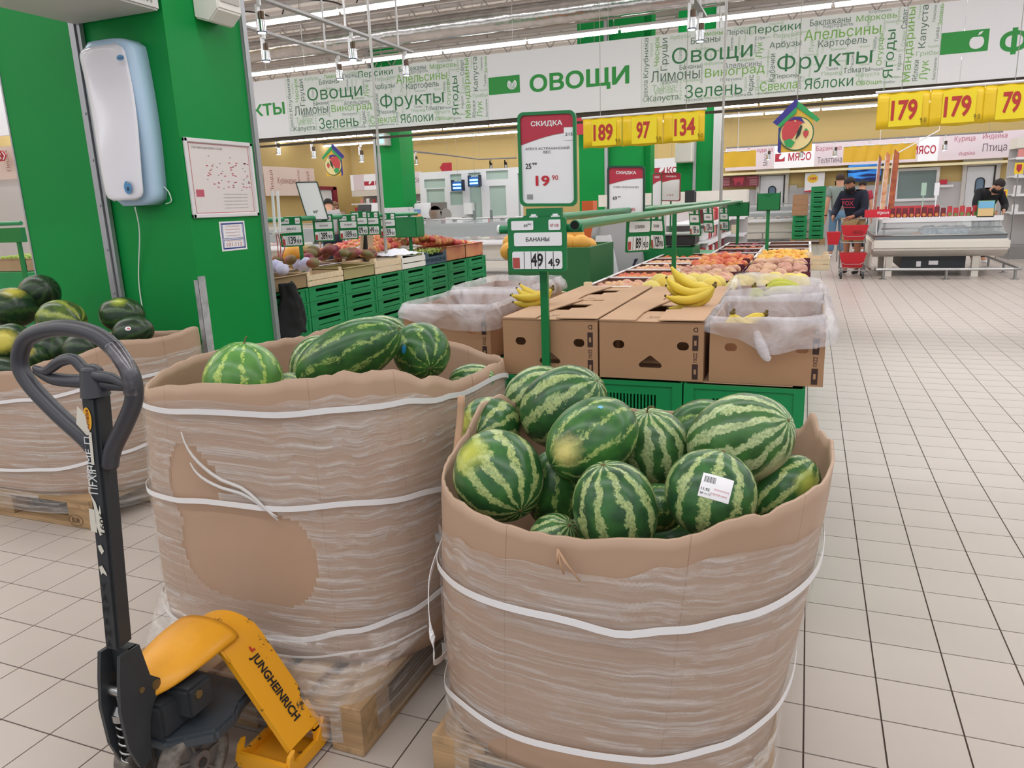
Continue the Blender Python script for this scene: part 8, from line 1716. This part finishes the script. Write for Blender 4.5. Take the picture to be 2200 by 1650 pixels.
def person(lab, loc, rz, J, top, trousers, hairc, skinm=skin, sleeve=1., shorts=False, mask=False, shoes='e8e8ea', h=1.75, hairlong=False, grp=None):
    """J: joint overrides in a body frame: x right, y forward, z up, metres for a 1.75 m figure"""
    t = thing('person', lab, 'person', loc, grp); t.rotation_euler.z = rz; ORG[t.name] = Vector(); k = h / 1.75
    D = dict(pelvis=(0, 0, .95), spine=(0, 0, 1.12), chest=(0, 0, 1.32), neck=(0, 0, 1.48), head=(0, .02, 1.60), top=(0, .015, 1.70),
             shL=(-.18, 0, 1.42), elL=(-.23, -.01, 1.13), wrL=(-.24, .04, .88), haL=(-.24, .06, .80), shR=(.18, 0, 1.42), elR=(.23, -.01, 1.13), wrR=(.24, .04, .88), haR=(.24, .06, .80),
             hiL=(-.09, 0, .90), knL=(-.10, .02, .50), anL=(-.10, 0, .09), toL=(-.11, .13, .03), hiR=(.09, 0, .90), knR=(.10, .02, .50), anR=(.10, 0, .09), toR=(.11, .13, .03))
    D.update(J); D = {a: Vector(b2) * k for a, b2 in D.items()}
    R = dict(pelvis=(.145, .11), spine=(.13, .10), chest=(.16, .11), neck=(.055, .058), head=(.075, .095), top=(.05, .06), shL=.062, elL=.044, wrL=.028, haL=.03, shR=.062, elR=.044, wrR=.028, haR=.03, hiL=.088, knL=.06, anL=.038, toL=.03, hiR=.088, knR=.06, anR=.038, toR=.03)
    names = list(D); ix = {n: i for i, n in enumerate(names)}; pts = []
    for n in names:
        r = R[n]; r = r if isinstance(r, tuple) else (r, r); z_ = .8 if n in ('pelvis', 'spine', 'chest', 'shL', 'shR') else 1; pts.append((*D[n], r[0] * k * z_, r[1] * k * z_))
    ed = [('pelvis', 'spine'), ('spine', 'chest'), ('chest', 'neck'), ('neck', 'head'), ('head', 'top'), ('pelvis', 'hiL'), ('hiL', 'knL'), ('knL', 'anL'), ('anL', 'toL'), ('pelvis', 'hiR'), ('hiR', 'knR'), ('knR', 'anR'), ('anR', 'toR')]
    for s in 'LR': ed += [('chest', 'sh' + s), ('sh' + s, 'el' + s), ('el' + s, 'wr' + s), ('wr' + s, 'ha' + s)]
    E2 = [(ix[a], ix[b2]) for a, b2 in ed]
    # face: nose, chin; hands: four fingers and a thumb
    f = (D['head'] - D['neck']).normalized(); side = Vector((1, 0, 0)); fw = side.cross(f); fw = -fw if fw.y < 0 else fw
    def add(p, r, parent_i): pts.append((*p, r, r)); E2.append((parent_i, len(pts) - 1)); return len(pts) - 1
    add(D['head'] + fw * .105 * k - f * .005, .011 * k, ix['head']); add(D['head'] + fw * .07 * k - f * .06 * k, .035 * k, ix['head'])
    for s in (-1, 1): add(D['head'] + side * s * .082 * k, .014 * k, ix['head'])
    for s in 'LR':
        a, b2 = D['wr' + s], D['ha' + s]; d = (b2 - a).normalized(); w = d.cross(Vector((1, 0, 0))).normalized(); 
        for q, L_ in ((-.024, .062), (-.008, .072), (.008, .068), (.024, .054)):
            i = add(b2 + w * q + d * .035, .0095, ix['ha' + s]); i = add(b2 + w * q + d * (.035 + L_ * .6) + Vector((0, 0, -.008)), .0085, i); add(b2 + w * q + d * (.03 + L_) + Vector((0, 0, -.02)), .007, i)
        i = add(b2 + w * .045 - d * .01, .011, ix['ha' + s]); add(b2 + w * .055 + d * .03, .009, i)
    skinned('body', pts, E2, skinm, t)
    def cloth(name, keys, ends, m_, g, lab_=None):
        P_ = []; I = {}
        for n in keys:
            r = R[n]; r = r if isinstance(r, tuple) else (r, r); I[n] = len(P_); P_.append((*D[n], (r[0] + g) * k, (r[1] + g) * k))
        ee = [(I[a], I[b2]) for a, b2 in ed if a in I and b2 in I]
        for a, b2, fr, rr in ends: q = D[a].lerp(D[b2], fr); P_.append((*q, rr * k, rr * k)); ee.append((I[a], len(P_) - 1))
        return skinned(name, P_, ee, m_, t, 2, lab_)
    se = []
    for s in 'LR':
        if sleeve >= 1: pass
        else: se.append(('sh' + s, 'el' + s, sleeve, .068))
    keys = ['pelvis', 'spine', 'chest', 'shL', 'shR'] + (['elL', 'elR', 'wrL', 'wrR'] if sleeve >= 1 else [])
    cloth('shirt', keys, se + [('chest', 'neck', .78, .068)], top, .024)
    if shorts: cloth('shorts', ['pelvis', 'hiL', 'hiR'], [('hiL', 'knL', .95, .105), ('hiR', 'knR', .95, .105)], trousers, .014)
    else: cloth('trousers', ['pelvis', 'hiL', 'hiR', 'knL', 'knR'], [('knL', 'anL', .95, .062), ('knR', 'anR', .95, .062)], trousers, .014)
    for s in 'LR':
        P_ = [(*(D['an' + s] + Vector((0, -.03, -.045)) * k), .042 * k, .04 * k), (*(D['an' + s].lerp(D['to' + s], .5) + Vector((0, 0, -.012))), .042 * k, .038 * k), (*(D['to' + s] + Vector((0, .03, .005))), .038 * k, .03 * k)]
        skinned('shoe', P_, [(0, 1), (1, 2)], M('shoe_' + shoes, shoes, .5), t, 1)
    bm = B(); rot = Vector((0, 0, 1)).rotation_difference(f).to_matrix().to_4x4(); c = D['head'] + f * .035 * k - fw * .015 * k
    w_ = ball(bm, c, (.093 * k, .108 * k, .095 * k), 18, 12, rot)
    for v in bm.verts: v.co += (v.co - c).normalized() * .012 * noise.noise(v.co * 30)
    bmesh.ops.delete(bm, geom=[v for v in bm.verts if (v.co - c).dot(fw) > .05 * k and (v.co - c).dot(f) < .045 * k or (v.co - c).dot(f) < -.05 * k], context='VERTS')
    o = obj('hair', bm, M('hair_' + hairc, hairc, .8), t, local=True, smooth=True); md = o.modifiers.new('s', 'SOLIDIFY'); md.thickness = .012
    if hairlong: bm = B(); tube(bm, [c, c - fw * .05 + Vector((0, 0, -.12)), c - fw * .04 + Vector((0, 0, -.3))], [.09, .08, .05], 10); obj('long_hair', bm, M('hair_' + hairc), t, local=True)
    bm = B(); 
    for s in (-1, 1): ball(bm, D['head'] + fw * .088 * k + side * s * .03 * k + f * .015 * k, (.011, .006, .007), 8, 5)
    obj('eyes', bm, M('eye_dark', '1c1614', .4), t, local=True)
    if mask:
        bm = B(); grid(bm, lambda u, v: D['head'] + side * (.088 * k * math.sin((u - .5) * PI)) + fw * (.03 + .075 * math.cos((u - .5) * PI)) * k + f * (-.09 + .085 * v) * k, 12, 4); o = obj('face_mask', bm, M('mask_' + mask, mask, .7), t, local=True); md = o.modifiers.new('s', 'SOLIDIFY'); md.thickness = .006
    return t, D, k
navy = M('cloth_navy', '14182c', .85); khaki = M('cloth_khaki', 'b09468', .85); greyt = M('cloth_grey_green', '84908c', .85); jeans = M('cloth_jeans', '5f7f9c', .85); pink = M('cloth_pink', 'a83448', .85); blackc = M('cloth_black', '121318', .85); lgrey = M('cloth_light_grey', 'a7a5a8', .85)
# man with the cart: looking down to the right
c = P(1832, 590, z=0)
t, D, k = person('person in a navy sweatshirt and khaki shorts leaning over a cart with red baskets', (c.x - .03, 14.75, 0), PI - .5, dict(spine=(0, .04, 1.12), chest=(0, .10, 1.30), neck=(0, .17, 1.45), head=(0, .25, 1.55), top=(0, .29, 1.65), shL=(-.19, .10, 1.39), shR=(.19, .10, 1.39), elL=(-.26, .18, 1.12), wrL=(-.17, .40, 1.02), haL=(-.13, .46, 1.0), elR=(.27, .16, 1.12), wrR=(.2, .38, 1.02), haR=(.17, .44, 1.0)), navy, khaki, '241c1a', skin2, shorts=True, mask='101014', shoes='2a2a2c')
bm = B(); cc = D['chest'] + Vector((0, .175, -.06)); 
text(bm, 'FOX', cc, .2, .075, right=(-1, 0, 0), up=Vector((0, .25, 1)).normalized(), bold=.01)
for dz in (.07, -.07): quad(bm, cc + Vector((0, .25 * dz, dz)), .24, .012, right=(-1, 0, 0), up=Vector((0, .25, 1)).normalized())
obj('chest_print', bm, M('print_pinkred', 'c03a54', .6), t, local=True)
# man behind, back to us
c = P(1782, 552, z=0)
t, D, k = person('person with short hair in a grey-green T-shirt and light jeans, seen from behind', (c.x + .12, 18.6, 0), .15, dict(), greyt, jeans, '3a2a22', sleeve=.62, mask='17171a', shoes='dcdcde', h=1.86)
bm = B(); w_ = D['wrL']; cyl(bm, w_ + Vector((0, 0, -.01)), w_ + Vector((0, 0, .015)), .036, seg=12); obj('wristband', bm, black, t, local=True)
c = P(1857, 560, z=0); person('person in a pink-red top mostly hidden behind the man with the cart', (P(1846, 500, y=20.2).x, 20.2, 0), -.3, dict(), pink, navy, '2c2422', sleeve=.6, h=1.72)
# employee bending over the freezer
c = P(2100, 440, y=17.0)
person('person in black uniform and black mask bending over the far side of the freezer', (c.x + .05, 16.75, 0), PI + .35, dict(spine=(0, .05, 1.10), chest=(0, .16, 1.26), neck=(-.02, .27, 1.38), head=(-.03, .36, 1.44), top=(-.04, .43, 1.50), shL=(-.19, .15, 1.34), shR=(.19, .15, 1.34), elL=(-.28, .22, 1.08), wrL=(-.14, .42, 1.0), haL=(-.1, .48, .98), elR=(.28, .22, 1.08), wrR=(.14, .42, 1.0), haR=(.1, .48, .98)), blackc, blackc, '241c1a', mask='101014')
# grey-shirted shopper bending left of the fruit stand
c = P(1328, 560, y=7.2)
t, D, k = person('person in a loose light grey shirt standing bent behind the green rails', (c.x, 7.25, 0), .35, dict(spine=(0, .02, 1.14), chest=(0, .07, 1.32), neck=(0, .14, 1.47), head=(.02, .22, 1.56), top=(.02, .27, 1.65), shL=(-.2, .06, 1.40), shR=(.2, .06, 1.40), elL=(-.27, .05, 1.12), wrL=(-.28, .1, .88), haL=(-.28, .12, .80), elR=(.26, .2, 1.14), wrR=(.22, .42, 1.05), haR=(.2, .48, 1.02)), lgrey, navy, '4a3a30', sleeve=.8, h=1.55)
bm = B()
def hem(u, v):
    a = 2 * PI * u; r_ = .17 + .06 * v + .008 * math.sin(a * 7); return Vector((r_ * 1.15 * math.cos(a), .02 + r_ * .85 * math.sin(a), 1.22 - .52 * v))
grid(bm, hem, 40, 10, closed=True); obj('shirt_hem', bm, lgrey, t, local=True)
bm = B(); c = P(1300, 545, y=6.9)
def cb(u, v):
    a = 2 * PI * u; w = .07 + .075 * v; return Vector((c.x + w * math.cos(a), 6.85 + .06 * math.sin(a) * (.4 + v), c.z + .17 - .36 * v + .01 * noise.noise(Vector((u * 6, v * 5, 1)))))
grid(bm, cb, 20, 14, closed=True); t = obj('carrier_bag', bm, M('bag_white', 'd6d4da', .5)); tag(t, 'white carrier bag with a red mark hanging beside the grey-shirted shopper', 'bag')
bm = B(); poly(bm, [(c.x + .04, 6.75, c.z - .03), (c.x + .10, 6.76, c.z - .03), (c.x + .09, 6.77, c.z + .06), (c.x + .06, 6.76, c.z + .08)]); obj('red_mark', bm, redp, t); bm = B(); text(bm, 'COLLINS', (c.x - .01, 6.73, c.z - .08), .13, .02); obj('lettering', bm, ink, t)
# two people at the far left counter
for px, py, lab, ht, hc, m_, lg in ((705, 436, 'person with dark hair in a pale grey top behind the left service counter', 1.72, '1c1816', lgrey, False), (718, 442, 'person with long brown hair standing behind the one in pale grey', 1.66, '6a4630', M('cloth_dusk', '8a6a60', .85), True)):
    yy = 13.2 if not lg else 13.9; c = P(px, py, y=yy); person(lab, (c.x, yy, 0), .6 if not lg else -2.4, dict(head=(0, .06, 1.58), top=(0, .08, 1.68)), m_, navy, hc, h=ht, hairlong=lg, sleeve=1., mask='d8dce4' if not lg else False)
# ------------------------------------------------------------------ shopping cart with two red baskets
c = P(1833, 585, z=0); ct = thing('shopping_cart', 'small steel cart carrying two red shopping baskets, pushed by the man in navy', 'shopping cart', (c.x - .08, 14.1, 0)); ox, oy = c.x - .08, 14.1
bm = B()
for x in (-.19, .19):
    tube(bm, catmull([(ox + x, oy + .3, .12), (ox + x, oy + .28, .5), (ox + x, oy + .26, .98)], 4), .011, 6); tube(bm, [(ox + x, oy + .3, .12), (ox + x, oy - .2, .14)], .011, 6); tube(bm, [(ox + x, oy + .27, .62), (ox + x, oy - .16, .60)], .009, 6)
tube(bm, [(ox - .19, oy + .26, .98), (ox + .19, oy + .26, .98)], .013, 6)
for y, z in ((-.2, .14), (.3, .14), (-.16, .60)): tube(bm, [(ox - .19, oy + y, z), (ox + .19, oy + y, z)], .010, 6)
obj('frame', bm, steel, ct)
for x, y in ((-.17, -.18), (.17, -.18), (-.17, .28), (.17, .28)): bm = B(); cyl(bm, (ox + x - .015, oy + y, .06), (ox + x + .015, oy + y, .06), .06, seg=16); obj('wheel', bm, M('wheel_grey', '38383c', .6), ct); bm = B(); bb(bm, ox + x - .025, ox + x + .025, oy + y - .02, oy + y + .02, .08, .15); obj('caster_fork', bm, steel, ct)
for z, lab in ((.18, 'red shopping basket on the lower level of the cart'), (.64, 'red shopping basket on the upper level of the cart')):
    t = thing('shopping_basket', lab, 'basket', (ox, oy, z), 'red shopping baskets'); bm = B(); W0, W1, D0, D1, H_ = .30, .42, .2, .28, .24; R8 = []
    for zz, w, d in ((0, W0, D0), (H_, W1, D1), (H_, W1 - .02, D1 - .02), (.008, W0 - .02, D0 - .02)): R8.append([bm.verts.new((ox + x * w / 2, oy + y * d / 2, z + zz)) for x, y in ((-1, -1), (1, -1), (1, 1), (-1, 1))])
    for i in range(3):
        for q in range(4): bm.faces.new((R8[i][q], R8[i][(q + 1) % 4], R8[i + 1][(q + 1) % 4], R8[i + 1][q]))
    bm.faces.new(R8[0][::-1]); bm.faces.new(R8[3]); obj('tub', bm, M('basket_red', 'c4202c', .4), t)
    bm = B(); tube(bm, [(ox - .2, oy - .145, z + .1), (ox - .12, oy - .15, z + .06), (ox + .12, oy - .15, z + .06), (ox + .2, oy - .145, z + .1)], .006, 6); obj('handle', bm, steel, t)
    if z > .5: bm = B(); text(bm, 'АВОСЬ', (ox + .05, oy - .135, z + .13), .16, .05); obj('lettering', bm, ink, t)
# second red basket half hidden and the little wooden box at the aisle
c = P(1773, 525, z=.35)
c = P(1790, 520, y=17.5); t = thing('shopping_basket', 'red shopping basket half hidden behind the jeans of the man', 'basket', (c.x, 17.5, 0), 'red shopping baskets'); bm = B(); prism(bm, [(c.x - .10, .36), (c.x + .1, .36), (c.x + .14, .62), (c.x - .14, .62)], 'y', 17.4, 17.7); obj('tub', bm, M('basket_red'), t); bm = B()
for a_ in (-.09, .09):
    for b_ in (17.43, 17.67): cyl(bm, (c.x + a_, b_, 0), (c.x + a_, b_, .37), .01, seg=6)
obj('cart_legs', bm, steel, t)
c = P(1762, 572, z=.8); fruitbox('wooden_crate', .09, 6.9, TOPZ, .18, .3, .10, lightwood, 'wood', 'small pale wooden crate jutting over the aisle edge of the fruit stand')
# left picture edge: slice of another stand
c = P(30, 480, y=6.3); t = thing('price_rail', 'piece of green rail with a bag box at the left picture edge', 'rail', (c.x, 6.3, c.z)); bm = B(); cyl(bm, (c.x - 1., 6.3, c.z), (c.x + .12, 6.3, c.z), .025, seg=10); obj('pipe', bm, pg, t); bm = B(); bb(bm, c.x - .6, c.x + .12, 6.28, 6.34, c.z - .22, c.z - .05); obj('bag_box', bm, green_metal, t); bm = B(); bb(bm, c.x - .02, c.x + .03, 6.3, 6.33, 0, c.z - .05); obj('post', bm, green_metal, t)
c = P(55, 560, y=7.0); fruitbox('carton_tray', c.x - .1, 7.1, .80, .6, .5, .16, card, 'carton', 'open carton of green apples at the left picture edge', inner=card); fill('green apple', c.x - .1, 7.1, .90, .52, .42, 'green apple in the carton at the left picture edge', 'green apples at the left picture edge', .03)
bm = B(); bb(bm, c.x - .8, c.x + .5, 6.7, 7.5, 0, .8); tag(obj('display_table', bm, green_plastic), 'green table at the left picture edge behind the dark watermelons', 'display table')
c = P(66, 515, y=7.6); t = thing('slotted_rack', 'tall beige slotted rack strip beside the green column, left edge', 'rack', (c.x, 7.6, 0)); bm = B(); bb(bm, c.x - .05, c.x + .05, 7.6, 7.65, 0, 1.5); obj('strip', bm, M('rack_beige', 'b8b48a', .5), t); bm = B()
for q in range(16): bb(bm, c.x - .03, c.x + .03, 7.594, 7.6, .75 + q * .045, .765 + q * .045)
o = obj('slots', bm, M('slot_dark', '5a5a40', .6), t); o['kind'] = 'stuff'
